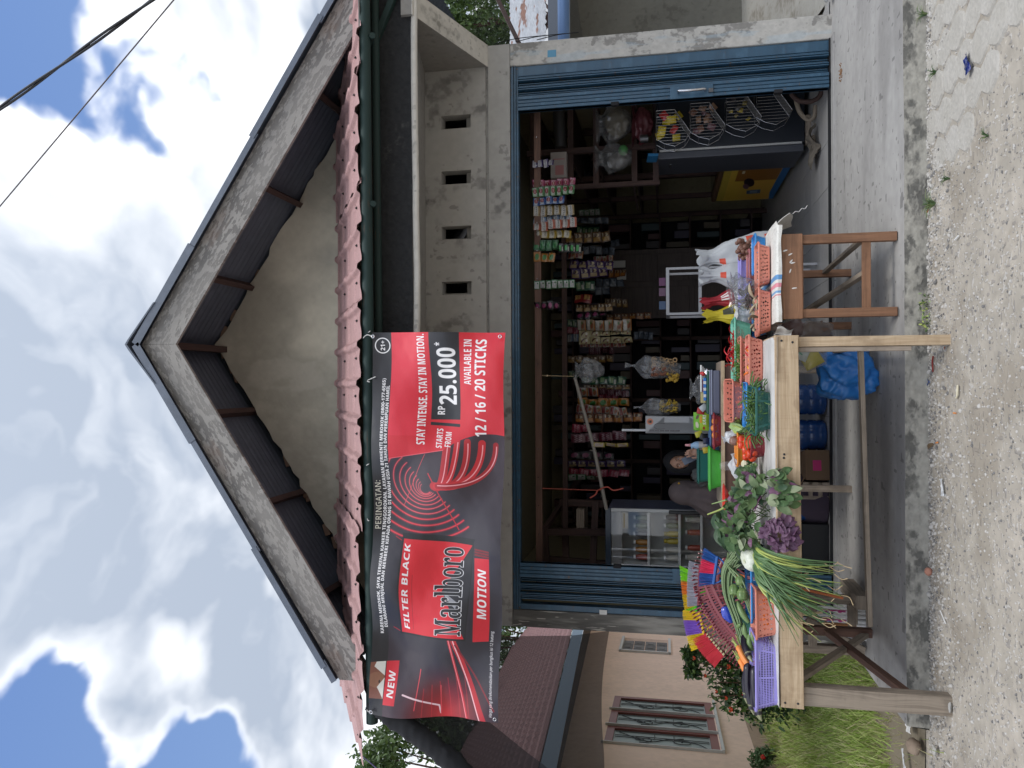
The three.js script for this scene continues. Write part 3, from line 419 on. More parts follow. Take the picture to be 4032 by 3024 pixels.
basket('blue basket under the long beans behind the white cabbage', 0.42, 0.34, 0.10, COL.blue, 'slot', [-1.27, 0.945, 1.93], 0.1);
basket('mint green tray behind the small cucumbers', 0.2, 0.16, 0.09, COL.mint, null, [-1.62, 0.98, 1.68], 0.1);
{ // round red basket of tomatoes
  const b = thing('basket', 'round dark red basket heaped with tomatoes in front of the back table', 'basket', [-0.405, 0.94, 1.88]); const prof = (off) => sheet(48, 6, (u, v) => { const a = u * 2 * PI, r = mix(0.064, 0.083, v) - off; return [Math.cos(a) * r, 0.085 * v, Math.sin(a) * r]; }, 3, 1);
  part('wall', [prof(0), prof(0.002)], plastic(COL.red, 'fine'), b); part('base', new THREE.CylinderGeometry(0.063, 0.063, 0.003, 40), plastic(COL.red), b); part('rim', at(new THREE.TorusGeometry(0.084, 0.004, 8, 48), 0, 0.085, 0, PI / 2), plastic(COL.red), b);
}
// stand
basket('salmon basket at the front right of the small stand', 0.29, 0.2, 0.075, COL.salmon, 'shard', [0.79, 0.866, 1.55]); basket('salmon basket at the front left of the small stand', 0.31, 0.2, 0.078, COL.salmon, 'shard', [0.475, 0.866, 1.58]);
basket('blue basket at the back right of the small stand', 0.26, 0.2, 0.07, COL.blue, 'slot', [0.915, 0.86, 1.27]); basket('blue basket at the back left of the small stand, holding dried fish', 0.28, 0.2, 0.075, COL.blue, 'slot', [0.46, 0.862, 1.33]);
basket('dull pink basket behind the right blue basket on the stand', 0.22, 0.18, 0.075, COL.pink, 'slot', [0.87, 0.87, 1.03]); basket('dull pink basket behind the left blue basket on the stand', 0.22, 0.18, 0.075, COL.pink, 'slot', [0.53, 0.87, 1.06]);
basket('lavender basket at the very back of the small stand', 0.4, 0.2, 0.085, COL.purple, 'grid', [0.79, 0.9, 0.8]);
// back table
basket('dark red basket of orange fruit on the back table', 0.27, 0.17, 0.055, COL.red, 'mesh', [-0.375, 1.132, 0.76]); basket('bright green basket standing at the left end of the back table', 0.33, 0.2, 0.085, COL.lime, 'fine', [-0.675, 1.132, 0.71], 0.03);
basket('blue tray under the snack packs on the back table', 0.38, 0.2, 0.07, [0.09, 0.2, 0.38], 'slot', [-0.42, 1.132, 0.5]);
{ const b = basket('teal plastic bin behind the bright green basket', 0.27, 0.22, 0.16, [0.012, 0.13, 0.105], null, [-0.69, 1.132, 0.4], 0.08); part('lid', [bx(-0.12, 0.1, 0.15, 0.158, -0.1, 0.1, 0.003)], plastic([0.012, 0.13, 0.105]), b); }

// ---------- vegetables
R = mulberry(101);
function veg(a, b, c, seed, o = {}) { return surf([128, 128], o.tile ?? 0.2, (u, v) => { const n = tf(u, v, 6, 6, 5, seed), f = tf(u, v, 3, 30, 3, seed + 4); return mix3(mix3(a, b, n), c, sst(0.6, 0.8, f) * 0.6); }, { rough: o.rough ?? 0.4, ...o.mat }); }
M.tomato = veg([0.52, 0.02, 0.012], [0.62, 0.07, 0.02], [0.6, 0.15, 0.03], 401, { rough: 0.22 });
M.leafA = veg([0.05, 0.098, 0.026], [0.08, 0.138, 0.04], [0.125, 0.18, 0.075], 405, { rough: 0.8, mat: { transmission: 0.12 } }); M.leafB = veg([0.045, 0.10, 0.035], [0.07, 0.14, 0.045], [0.12, 0.19, 0.085], 409, { rough: 0.8, mat: { transmission: 0.12 } });
M.leafC = veg([0.12, 0.165, 0.08], [0.09, 0.14, 0.06], [0.17, 0.21, 0.11], 413, { rough: 0.8 }); M.leafP = veg([0.16, 0.065, 0.125], [0.10, 0.035, 0.075], [0.22, 0.12, 0.19], 417, { rough: 0.55 }); M.leafD = veg([0.022, 0.055, 0.022], [0.035, 0.08, 0.03], [0.06, 0.11, 0.05], 421, { rough: 0.5 });
M.leafG = flat(0.24, 0.28, 0.17, 0.8); M.violet = veg([0.135, 0.06, 0.115], [0.085, 0.036, 0.075], [0.19, 0.10, 0.17], 425, { rough: 0.55 }); M.lettuce = veg([0.26, 0.40, 0.12], [0.38, 0.50, 0.22], [0.5, 0.58, 0.36], 429, { rough: 0.5, mat: { transmission: 0.15 } });
M.onion = veg([0.07, 0.145, 0.06], [0.115, 0.205, 0.075], [0.16, 0.25, 0.1], 433, { rough: 0.45 }); M.onionY = veg([0.42, 0.48, 0.12], [0.30, 0.38, 0.10], [0.55, 0.55, 0.25], 437, { rough: 0.45 }); M.onionW = veg([0.62, 0.62, 0.48], [0.5, 0.55, 0.33], [0.66, 0.64, 0.52], 441); M.straw = flat(0.5, 0.38, 0.22, 0.8);
M.bean = veg([0.13, 0.20, 0.085], [0.19, 0.265, 0.125], [0.23, 0.30, 0.16], 445); M.beanDark = veg([0.055, 0.125, 0.03], [0.085, 0.17, 0.04], [0.12, 0.2, 0.06], 449); M.cuke = veg([0.085, 0.16, 0.045], [0.17, 0.26, 0.09], [0.28, 0.36, 0.15], 453, { rough: 0.35 });
M.cabbage = veg([0.70, 0.72, 0.64], [0.62, 0.66, 0.52], [0.55, 0.6, 0.4], 457); M.cauli = veg([0.66, 0.62, 0.45], [0.58, 0.54, 0.38], [0.7, 0.68, 0.52], 461, { rough: 0.8 });
M.carrot = veg([0.74, 0.235, 0.045], [0.8, 0.30, 0.08], [0.66, 0.17, 0.03], 465, { rough: 0.45 }); M.aubergine = flat(0.012, 0.008, 0.018, 0.3, { clearcoat: 0.12 }); M.calyx = veg([0.2, 0.22, 0.12], [0.28, 0.28, 0.16], [0.33, 0.3, 0.2], 469);
M.chiliR = flat(0.45, 0.012, 0.015, 0.3); M.chiliO = flat(0.72, 0.16, 0.015, 0.3); M.chiliY = flat(0.75, 0.36, 0.03, 0.3); M.chiliG = flat(0.085, 0.185, 0.03, 0.35); M.stem = flat(0.16, 0.24, 0.06, 0.6);
for (const [x0, x1, z, l] of [[-1.86, -1.55, 2.27, 'hidden low at the front of the lavender basket'], [-1.85, -1.56, 2.17, 'hidden low at the back of the lavender basket'], [-1.84, -1.6, 2.225, 'hidden at the bottom middle of the lavender basket']]) { const c = thing('aubergine', 'added glossy black purple aubergine ' + l, 'aubergine'); part('fruit', taper([[x0, 0.966, z], [(x0 + x1) / 2, 0.972, z + 0.01], [x1, 0.966, z]], (q) => 0.03 * Math.pow(Math.sin(PI * clamp(q * 0.94 + 0.03)), 0.4), 14, 10), M.aubergine, c); }  // unseen fruit added so the basket holes look dark
{ // tomatoes
  const tg = new THREE.SphereGeometry(0.03, 20, 14); { const P = tg.attributes.position; for (let i = 0; i < P.count; i++) { const x = P.getX(i), y = P.getY(i), z = P.getZ(i), a = Math.atan2(z, x), k = 1 + 0.025 * Math.cos(a * 5) * (y > 0 ? 1 : 0.3); P.setXYZ(i, x * k, y * 0.9 - (y > 0.02 ? (y - 0.02) * 0.7 : 0), z * k); } tg.computeVertexNormals(); }
  const spots = [[-0.37, 1.075, 1.83, 'topmost tomato, beside the teal basket'], [-0.378, 1.045, 1.87, 'tomato just below the topmost one in the red basket'], [-0.40, 1.04, 1.91, 'tomato at the front middle of the red basket'], [-0.43, 1.05, 1.86, 'tomato at the back middle of the red basket'], [-0.452, 1.035, 1.915, 'large tomato at the front left of the red basket'], [-0.402, 1.07, 1.83, 'tomato at the back right of the red basket'], [-0.472, 1.045, 1.85, 'tomato at the back left of the red basket'], [-0.385, 1.025, 1.925, 'tomato pressed against the front right rim of the red basket'], [-0.44, 1.005, 1.93, 'tomato low at the front rim of the red basket'], [-0.476, 1.012, 1.90, 'leftmost tomato at the rim of the red basket'], [-0.36, 1.012, 1.9, 'rightmost tomato at the rim of the red basket']];
  for (const [x, y, z, l] of spots) { const t = thing('tomato', 'ripe ' + l, 'tomato', [x, y, z], R() * 6, 'tomatoes in the red basket'); t.rotation.x = rr(-0.6, 0.6); part('fruit', at(tg, 0, 0, 0, 0, 0, 0, rr(0.88, 1.08)), M.tomato, t); part('stem', [rod([0, 0.02, 0], [0.002, 0.03, 0], 0.002, 6)], M.stem, t); }
}
function leafGeo(L, W, fold = 0.3, curl = 0.5, wav = 0) { return sheet(4, 8, (u, v) => { const w = Math.pow(Math.sin(PI * Math.min(1, 0.06 + v * 0.94)), 0.75) * W * (1 - 0.25 * v), s = (u - 0.5) * 2, a = v * curl; return [s * w / 2, L * (Math.sin(a + 1e-4) / (curl + 1e-4)) , -L * (1 - Math.cos(a)) / (curl + 1e-4) + Math.abs(s) * fold * w * 0.5 + wav * Math.sin(v * 9 + s * 2) * W * Math.abs(s)]; }, L, W); }
const leafSet = [leafGeo(0.07, 0.047, 0.35, 0.6, 0.02), leafGeo(0.06, 0.042, 0.2, 1.0, 0.05), leafGeo(0.078, 0.045, 0.5, 0.8, 0.06), leafGeo(0.055, 0.044, 0.25, -0.6, 0.04)];
// a bunch: leaves with their bases on f() -> [x, y, z, outward x, y, z]
function bunch(name, label, cat, n, f, geos, mats, size = [0.75, 1.25]) {
  const b = thing(name, label, cat), m = new THREE.Matrix4(), Y = new V3(), X = new V3(), Z = new V3();
  for (let i = 0; i < n; i++) { const [x, y, z, a, c, e] = f(i / n); const l = part('leaf', pick(geos), pick(mats), b); Y.set(a, c, e).normalize(); Z.set(rr(-0.5, 0.5), 0.55 + rr(-0.4, 0.4), 0.9 + rr(-0.5, 0.3)); X.crossVectors(Y, Z).normalize(); Z.crossVectors(X, Y); m.makeBasis(X, Y, Z); l.quaternion.setFromRotationMatrix(m); l.position.set(x, y, z); l.scale.setScalar(rr(...size)); }
  return b;
}
const gm = [M.leafA, M.leafA, M.leafB, M.leafB, M.leafC, M.leafC, M.leafD, M.leafP, M.leafG];
const am = bunch('leafy_bunch', 'big heap of green amaranth leaves with purple undersides in the middle of the table', 'leaf vegetable', 280, () => { const x = rr(-0.99, -0.53), t = (x + 0.99) / 0.46, z = rr(1.72, 2.36), y = 0.97 + 0.2 * Math.sin(PI * clamp((z - 1.55) / 0.95)) * (1.05 - 0.5 * sst(0.3, 0.95, t)) + rr(-0.05, 0.01); return [x, y, z, rr(-1, 1) - 0.2, rr(-0.4, 0.9), rr(-0.2, 0.9)]; }, leafSet, gm);
for (let i = 0; i < 26; i++) { const x = rr(-0.95, -0.55), z = rr(1.9, 2.3); part('stalk', tube([[x, 0.95, z], [x + rr(-0.08, 0.08), 1.02, z + 0.05], [x + rr(-0.12, 0.12), 1.06 + rr(0, 0.06), z + 0.1]], 0.003, 8, 5), M.leafA, am); }
bunch('leafy_bunch', 'green bunch with purple tips hanging over the front plank', 'leaf vegetable', 52, () => { const x = rr(-0.70, -0.505), k = R(); return [x, mix(1.0, 0.845, k), 2.39 + rr(0.005, 0.05), rr(-0.6, 0.6), -0.9 + rr(-0.2, 0.6), rr(0.1, 0.6)]; }, leafSet, gm, [0.85, 1.25]);
bunch('leafy_bunch', 'dark green drooping leaves at the back left of the leaf heap', 'leaf vegetable', 64, () => { const x = rr(-1.04, -0.80); return [x, 1.13 + rr(-0.02, 0.13) - 0.35 * Math.abs(x + 0.88), rr(1.78, 2.12), rr(-0.9, 0.2), rr(-1, 0.2), rr(0.1, 0.7)]; }, [leafGeo(0.11, 0.06, 0.3, 0.9, 0.03), leafGeo(0.1, 0.055, 0.3, 0.5)], [M.leafD, M.leafD, M.leafB], [0.8, 1.2]);
bunch('purple_bunch', 'bunch of dusky purple leaves at the front of the table', 'leaf vegetable', 95, () => { const a = R() * 2 * PI, r = Math.sqrt(R()) * 0.085, x = -0.872 + Math.cos(a) * r, y = 0.915 + Math.sin(a) * r * 0.95; return [x, y, 2.455 - r * 0.5 + rr(-0.03, 0.012), Math.cos(a) * 0.6 + rr(-0.9, 0.9), Math.sin(a) * 0.6 + rr(-0.9, 0.9), 0.3]; }, [leafGeo(0.062, 0.038, 0.35, 0.9, 0.07), leafGeo(0.05, 0.034, 0.3, 0.5, 0.06)], [M.violet], [0.7, 1.2]);
{ const b = bunch('lettuce', 'pale green lettuce head behind the leaf heap near the cauliflower', 'lettuce', 34, () => { const a = R() * 2 * PI, e = rr(-0.2, 1.2); return [-0.60 + Math.cos(a) * 0.03, 1.01, 1.86 + Math.sin(a) * 0.03, Math.cos(a) * Math.cos(e), Math.sin(e), Math.sin(a) * Math.cos(e)]; }, [leafGeo(0.1, 0.09, 0.25, 1.1, 0.1), leafGeo(0.09, 0.085, 0.3, 1.4, 0.09)], [M.lettuce], [0.8, 1.1]); part('heart', at(crumple(new THREE.SphereGeometry(0.05, 24, 16), 0.008, 30), -0.60, 1.03, 1.86), M.lettuce, b); }
bunch('mustard_greens', 'bunch of yellowish green mustard leaves beside the orange basket', 'leaf vegetable', 16, () => [rr(-0.33, -0.28), 1.0 + rr(0, 0.05), rr(1.55, 1.66), rr(0.0, 0.6), rr(0.25, 0.9), rr(-0.9, -0.1)], [leafGeo(0.13, 0.06, 0.4, 0.8, 0.06)], [M.lettuce, M.onionY, M.leafA], [0.8, 1.15]);
{ // cauliflower
  const c = thing('cauliflower', 'small cream cauliflower in green leaves, left of the tomatoes', 'cauliflower', [-0.535, 1.03, 1.74]); const fl = []; for (let i = 0; i < 46; i++) { const a = i * 2.4, e = Math.acos(1 - 1.1 * (i + 0.5) / 46), r = 0.028; fl.push(at(new THREE.IcosahedronGeometry(rr(0.008, 0.012), 2), Math.sin(e) * Math.cos(a) * r, Math.cos(e) * r * 0.9, Math.sin(e) * Math.sin(a) * r)); } part('curd', fl.map((g) => muv(g)), M.cauli, c);
  for (let i = 0; i < 7; i++) { const a = i * 0.9; const l = part('leaf', leafGeo(0.07, 0.05, 0.3, 0.9, 0.05), M.leafB, c); l.position.set(Math.cos(a) * 0.02, -0.035, Math.sin(a) * 0.02); l.rotation.set(0.9 * Math.sin(a), 0, -0.9 * Math.cos(a)); }
}
{ // spring onions
  const b = thing('spring_onions', 'thick bunch of spring onions with yellowing tops hanging over the front plank', 'spring onions');
  for (let i = 0; i < 92; i++) {
    const t = i / 92, bx0 = rr(-1.10, -0.93), yel = R() < 0.22, tip = mix(-1.02, -1.42, t) + rr(-0.07, 0.07), drop = rr(0.58, 0.86) + (i > 64 ? 0.06 : 0), z = 2.40 + rr(0, 0.06);
    const pts = [[bx0, 1.0 + rr(0, 0.035), 2.12 + rr(-0.05, 0.05)], [mix(bx0, tip, 0.3), 1.0 + rr(-0.01, 0.03), 2.32 + rr(0, 0.05)], [mix(bx0, tip, 0.62), mix(0.98, drop, 0.45) + rr(0, 0.03), z + 0.03], [tip, drop, z + rr(-0.02, 0.04)]];
    const r = rr(0.007, 0.0115), g = taper(pts, (q) => r * (q < 0.2 ? 0.8 + q : 1 - 0.86 * Math.pow(q, 1.6)), 14, 6); part('blade', g, yel ? M.onionY : M.onion, b);
    if (i % 5 === 0) { const e = pts[3]; part('dry_tip', tube([e, [e[0] - rr(0, 0.03), e[1] - 0.04, e[2]], [e[0] + rr(-0.05, 0.02), e[1] - rr(0.05, 0.08), e[2] + 0.01]], 0.0022, 8, 5), M.straw, b); }
  }
  for (let i = 0; i < 14; i++) { const x = rr(-1.06, -0.92), z = 2.05 + rr(0, 0.1); part('bulb', taper([[x, 1.0, z], [x + 0.02, 1.02, z + 0.08], [x - 0.02, 1.01, z + 0.14]], (q) => mix(0.009, 0.006, q), 6, 7), M.onionW, b); }
}
function ribbed(rx, ry, n, dep) { const g = new THREE.SphereGeometry(1, 48, 20), P = g.attributes.position; for (let i = 0; i < P.count; i++) { const x = P.getX(i), y = P.getY(i), z = P.getZ(i), a = Math.atan2(z, x), k = 1 - dep * Math.pow(Math.abs(Math.cos(a * n / 2)), 6) * (1 - y * y * 0.3), dip = y > 0.75 ? (y - 0.75) * 0.9 : 0; P.setXYZ(i, x * rx * k, (y - dip) * ry, z * rx * k); } g.computeVertexNormals(); return g; }
{ const c = thing('cabbage', 'round white ribbed cabbage lying on the blue basket', 'cabbage', [-1.075, 1.045, 2.12]); c.rotation.set(0.35, 0.3, 0.25); part('head', muv(ribbed(0.075, 0.058, 9, 0.09)), M.cabbage, c); part('stub', rod([0, 0.035, 0], [0, 0.05, 0], 0.012, 10), M.onionW, c); }
{ const c = thing('cabbage', 'pale cream cabbage heart between the purple leaves and the white cabbage', 'cabbage', [-0.955, 1.055, 2.1]); c.rotation.set(0.2, 0, 1.2); part('head', at(crumple(new THREE.SphereGeometry(0.042, 28, 18), 0.005, 22, 4), 0, 0, 0, 0, 0, 0, [0.8, 1.3, 0.8]), M.onionW, c); }
{ // long beans
  const b = thing('long_beans', 'bundle of long green beans draped across the blue basket', 'beans'); for (let i = 0; i < 58; i++) { const o = rr(-1, 1), h = rr(0, 1), z = 1.82 + o * 0.1, hang = i > 44; const pts = hang ? [[-1.12 - rr(0, 0.06), 1.15, z], [-1.17, 1.17 - 0.03 * h, z + 0.08], [-1.27 + rr(-0.05, 0.05), 1.09, z + 0.18], [-1.36 + rr(-0.1, 0.06), 1.04, z + 0.2]] : [[-1.06 - rr(0, 0.1), 1.08 + 0.04 * h, z + rr(0, 0.1)], [-1.2, 1.12 + 0.07 * h, z + 0.02], [-1.36, 1.13 + 0.06 * h, z], [-1.5, 1.09 + 0.05 * h, z + 0.03], [-1.60 - rr(0, 0.07), 1.06 + 0.03 * h, z + 0.05 + rr(-0.03, 0.05)]]; part('bean', tube(pts, rr(0.0042, 0.0062), 16, 6), M.bean, b); }
  part('tie', at(new THREE.TorusGeometry(0.07, 0.003, 6, 30), -1.4, 1.12, 1.84, 0, PI / 2, 0, [0.9, 0.6, 1]), M.onionY, b);
}
for (const [x, y, z, l, s] of [[-1.30, 1.135, 2.0, 'round green chayote lying highest on the long beans', 1], [-1.31, 1.09, 2.06, 'streaked pale green chayote below the highest one', 1.08], [-1.235, 1.10, 2.02, 'green chayote half buried in the long beans', 0.9]]) { const c = thing('chayote', l, 'chayote', [x, y, z], 0, 'chayotes on the long beans'); c.rotation.set(0.5, 0.4, 1.3); part('fruit', muv(at(ribbed(0.033, 0.04, 6, 0.07), 0, 0, 0, 0, 0, 0, s)), M.cuke, c); part('stem', rod([0, 0.03, 0], [0.004, 0.05, 0], 0.003, 6), M.stem, c); }
function cuke(l, a, b, r, cat = 'cucumber') { const A = new V3(...a), B = new V3(...b), m = A.clone().lerp(B, 0.5); m.y += 0.008; const c = thing(cat, l, cat); part('fruit', taper([a, m.toArray(), b], (q) => r * Math.pow(Math.sin(PI * clamp(q * 0.94 + 0.03)), 0.35), 16, 12), M.cuke, c); const d = A.clone().sub(B).normalize().multiplyScalar(0.012); part('stem', rod(a, A.add(d).toArray(), 0.003, 6), M.stem, c); }
cuke('dark green cucumber leaning on the blue basket', [-1.37, 1.115, 2.02], [-1.475, 1.055, 2.08], 0.02); cuke('short cucumber, uppermost of those beside the carrots', [-1.50, 1.08, 2.04], [-1.585, 1.055, 2.06], 0.016); cuke('short cucumber nearest the salmon basket', [-1.51, 1.035, 2.1], [-1.585, 1.02, 2.13], 0.016); cuke('short cucumber under the uppermost one', [-1.545, 1.05, 2.07], [-1.64, 1.04, 2.1], 0.017); cuke('short cucumber pointing at the carrots', [-1.56, 1.07, 1.99], [-1.63, 1.06, 2.04], 0.016); cuke('curved cucumber at the back of the short ones', [-1.52, 1.095, 1.97], [-1.56, 1.10, 1.92], 0.014);
for (const [a, b, r, l] of [[[-1.655, 1.115, 1.98], [-1.755, 1.035, 2.12], 0.02, 'carrot nearest the cucumbers'], [[-1.66, 1.095, 1.95], [-1.82, 1.04, 2.08], 0.018, 'long carrot in the middle of the heap'], [[-1.69, 1.10, 1.97], [-1.76, 1.05, 2.10], 0.02, 'short thick carrot on top'], [[-1.74, 1.10, 1.97], [-1.83, 1.035, 2.12], 0.021, 'carrot with pale leaf stubs, left of the middle'], [[-1.78, 1.085, 1.96], [-1.845, 1.03, 2.06], 0.02, 'leftmost carrot of the heap'], [[-1.70, 1.06, 1.98], [-1.80, 1.02, 2.12], 0.02, 'carrot at the bottom of the heap']]) {
  const c = thing('carrot', l, 'carrot', [0, 0, 0], 0, 'carrots at the back left of the table'), A = new V3(...a), B = new V3(...b), m = A.clone().lerp(B, 0.5); m.y += 0.006; part('root', taper([a, m.toArray(), b], (q) => r * (q < 0.08 ? 0.4 + q * 7.5 : 1 - 0.68 * q), 14, 12), M.carrot, c); const d = A.clone().sub(B).normalize(); for (let k = 0; k < 4; k++) { const e = A.clone().add(d.clone().multiplyScalar(rr(0.04, 0.065))).add(new V3(rr(-0.015, 0.015), rr(0, 0.02), rr(-0.01, 0.01))); part('leaf_stub', rod(a, e.toArray(), 0.0035, 5, 0.0025), M.onionY, c); }
}
for (const [a, b, r, l] of [[[-1.93, 1.025, 2.33], [-1.67, 1.045, 2.27], 0.024, 'aubergine lying along the front rim of the lavender basket'], [[-1.945, 1.055, 2.22], [-1.68, 1.075, 2.2], 0.025, 'aubergine on the pile behind the front one'], [[-1.955, 1.03, 2.27], [-1.78, 1.05, 2.3], 0.021, 'shorter aubergine sticking out at the left'], [[-1.92, 1.08, 2.12], [-1.72, 1.06, 2.1], 0.022, 'aubergine furthest back in the lavender basket'], [[-1.66, 1.06, 2.16], [-1.58, 1.07, 2.0], 0.026, 'dark aubergine beside the carrots']]) {
  const c = thing('aubergine', 'glossy black purple ' + l, 'aubergine', [0, 0, 0], 0, 'aubergines in the lavender basket'), A = new V3(...a), B = new V3(...b), m = A.clone().lerp(B, 0.5); m.y += 0.014; part('fruit', taper([a, m.toArray(), b], (q) => r * (q < 0.9 ? 0.72 + 0.32 * q : 1.0 * Math.sqrt(Math.max(0.02, 1 - Math.pow((q - 0.9) / 0.102, 2)))), 18, 12), M.aubergine, c); const d = A.clone().sub(m).normalize(); part('calyx', [taper([A.clone().addScaledVector(d, -0.03).toArray(), A.clone().addScaledVector(d, 0.004).toArray(), A.clone().addScaledVector(d, 0.035).add(new V3(0, -0.006, 0)).toArray()], (q) => mix(r * 0.86, 0.004, q), 6, 9)], M.calyx, c);
}
function chili(L, r, bend) { const g = taper([[0, 0, 0], [L * 0.3, bend, 0], [L * 0.7, bend * 1.3, bend * 0.6], [L, 0, bend]], (q) => r * (q < 0.1 ? 0.5 + 5 * q : 1 - 0.9 * Math.pow(q, 1.5)), 8, 6); return g; }
function stuffPile(name, label, cat, n, f, geos, mat) { const l = []; for (let i = 0; i < n; i++) { const [x, y, z, a, b, c] = f(); l.push(at(pick(geos), x, y, z, a, b, c, rr(0.8, 1.2))); } const m = solo(name, l, mat, label, cat); m.userData.kind = 'stuff'; return m; }
const cr = [chili(0.09, 0.0055, 0.012), chili(0.11, 0.005, -0.015), chili(0.1, 0.006, 0.02)], cg = [chili(0.045, 0.004, 0.008), chili(0.05, 0.004, -0.009)], co = [chili(0.06, 0.0085, 0.006), chili(0.065, 0.008, -0.008)];
stuffPile('red_chillies', 'long red chillies in the mint green basket', 'chillies', 150, () => [rr(0.09, 0.36), 0.985 + rr(0, 0.095), rr(1.2, 1.33), rr(-0.4, 0.4), R() * 6.3, rr(-0.4, 0.4)], cr, M.chiliR);
stuffPile('green_chillies', 'small green chillies in the salmon basket behind the orange ones', 'chillies', 230, () => { const x = rr(0.03, 0.27); return [x, 1.02 + rr(0, 0.06) - Math.pow((x - 0.15) / 0.15, 2) * 0.015, rr(1.5, 1.64), rr(-0.8, 0.8), R() * 6.3, rr(-0.9, 0.9)]; }, cg, M.chiliG);
for (const [x, y, z, a, b, m, w] of [[0.20, 1.03, 1.84, 0.2, 1.2, M.chiliO, 'uppermost orange chilli'], [0.17, 1.025, 1.85, 0.5, 1.0, M.chiliR, 'red chilli among the orange ones'], [0.15, 1.03, 1.83, -0.2, 2.0, M.chiliO, 'orange chilli in the middle of the basket'], [0.12, 1.03, 1.86, 0.2, 0.8, M.chiliY, 'yellow chilli in the middle of the basket'], [0.09, 1.03, 1.84, 0.1, 1.2, M.chiliY, 'yellow orange chilli left of the middle'], [0.06, 1.025, 1.86, 0.3, 0.9, M.chiliY, 'leftmost yellow chilli'], [0.24, 1.03, 1.87, 0.4, 2.2, M.chiliR, 'rightmost red chilli'], [0.07, 1.035, 1.81, 0.4, 2.2, M.chiliO, 'orange chilli at the back left']]) { const c = thing('chilli', w + ' in the front salmon basket', 'chilli', [x, y - 0.012, z], b); c.rotation.z = a; part('fruit', pick(co), m, c); part('stem', rod([0, 0, 0], [-0.015, 0.004, 0], 0.002, 5), M.stem, c); }
stuffPile('added_chillies', 'added dark red chillies behind the holes of the front salmon basket', 'chillies', 260, () => [rr(0.055, 0.235), 0.955 + rr(0, 0.05), rr(1.74, 1.86), rr(-0.3, 0.3), R() * 6.3, rr(-0.3, 0.3)], cg, flat(0.3, 0.015, 0.012, 0.4));  // unseen filling added to darken the holes in the basket wall
const gb = [0, 1, 2].map((k) => tube([[0, 0, 0], [0.04, 0.012 * (k - 1), 0.01], [0.09, 0.018, 0.012 * k], [0.14, 0.0, 0.02]], 0.0035, 10, 6));
stuffPile('green_beans', 'thin green beans in the dark teal basket', 'beans', 110, () => [rr(-0.28, -0.08), 0.97 + rr(0, 0.075), rr(2.04, 2.2), rr(-0.5, 0.5), R() * 6.3, rr(-0.5, 0.5)], gb, M.beanDark);
stuffPile('dried_pieces', 'dried orange pieces in the left salmon basket', 'spice', 160, () => [-1.355 + rr(-0.11, 0.11), 0.96 + rr(0, 0.045), 2.2 + rr(-0.1, 0.1), R() * 6, R() * 6, R() * 6], [new THREE.IcosahedronGeometry(0.007, 0)], M.chiliO);

// ======================================================================= brooms, rakes, things behind and under the table
R = mulberry(202);
M.rake = flat(0.20, 0.028, 0.04, 0.4, { clearcoat: 0.2 });
const flatBar = (x0, y0, x1, y1, w, t) => { const L = Math.hypot(x1 - x0, y1 - y0); return at(bx(-w / 2, w / 2, 0, L, -t / 2, t / 2, 0.001), x0, y0, 0, 0, 0, Math.atan2(y1 - y0, x1 - x0) - PI / 2); };
function rake(label, p, rot, L, fan, n, t0) { // a leaf rake: curved cross bar with hooked tines on both sides, ribs running to the socket
  const r = thing('leaf_rake', label, 'rake', p, 0, 'dark red leaf rakes'); r.rotation.set(...rot);
  const arc = (t) => { const a = (t - 0.5) * fan; return [Math.sin(a) * L / fan, 0.02 * Math.cos(a * 2) - (1 - Math.cos(a)) * L / fan, 0]; };
  for (const o of [0, 0.05]) part('cross_bar', sheet(40, 3, (u, v) => { const q = arc(u), s = [[-0.010, 0.005], [0.010, 0.005], [0.010, -0.005], [-0.010, -0.005]][Math.round(v * 3)]; return [q[0], q[1] - o + s[0], s[1]]; }), M.rake, r);
  for (let i = 0; i < n; i++) { const t = (i + 0.5) / n, a = (t - 0.5) * fan * 1.15, q = arc(t), d = [Math.sin(a), Math.cos(a)], T = t0 * rr(0.92, 1.05); part('tine', [flatBar(q[0] - d[0] * 0.06, q[1] - d[1] * 0.06, q[0] + d[0] * T, q[1] + d[1] * T, 0.0105, 0.006), bar([q[0] + d[0] * T, q[1] + d[1] * T, 0.0], [q[0] + d[0] * (T + 0.014), q[1] + d[1] * (T + 0.014), 0.03], 0.009, 0.009, 0)], M.rake, r); }
  const S = [0, -0.30, 0]; for (let i = 0; i < 9; i++) { const q = arc((i + 0.5) / 9); part('rib', flatBar(q[0], q[1] - 0.05, S[0] + q[0] * 0.12, S[1], 0.011, 0.006), M.rake, r); } part('socket', rod([0, -0.28, 0], [0, -0.42, 0], 0.016, 12), M.rake, r); part('handle', rod([0, -0.36, 0], [0, -0.5, 0], 0.011, 10), M.rake, r); return r;
}
rake('dark red leaf rake standing furthest right, its tines against the grey broom', [-1.46, 1.21, 1.14], [-0.2, 0, 0.03], 0.36, 1.0, 17, 0.115);
rake('dark red leaf rake in front, its bar slanting down to the left', [-1.66, 1.16, 1.3], [-0.25, 0.1, 0.62], 0.50, 0.5, 26, 0.065);
rake('dark red leaf rake lowest, reaching left to the flowering bush', [-1.83, 1.12, 1.26], [-0.2, 0.1, 0.82], 0.56, 0.6, 25, 0.08);
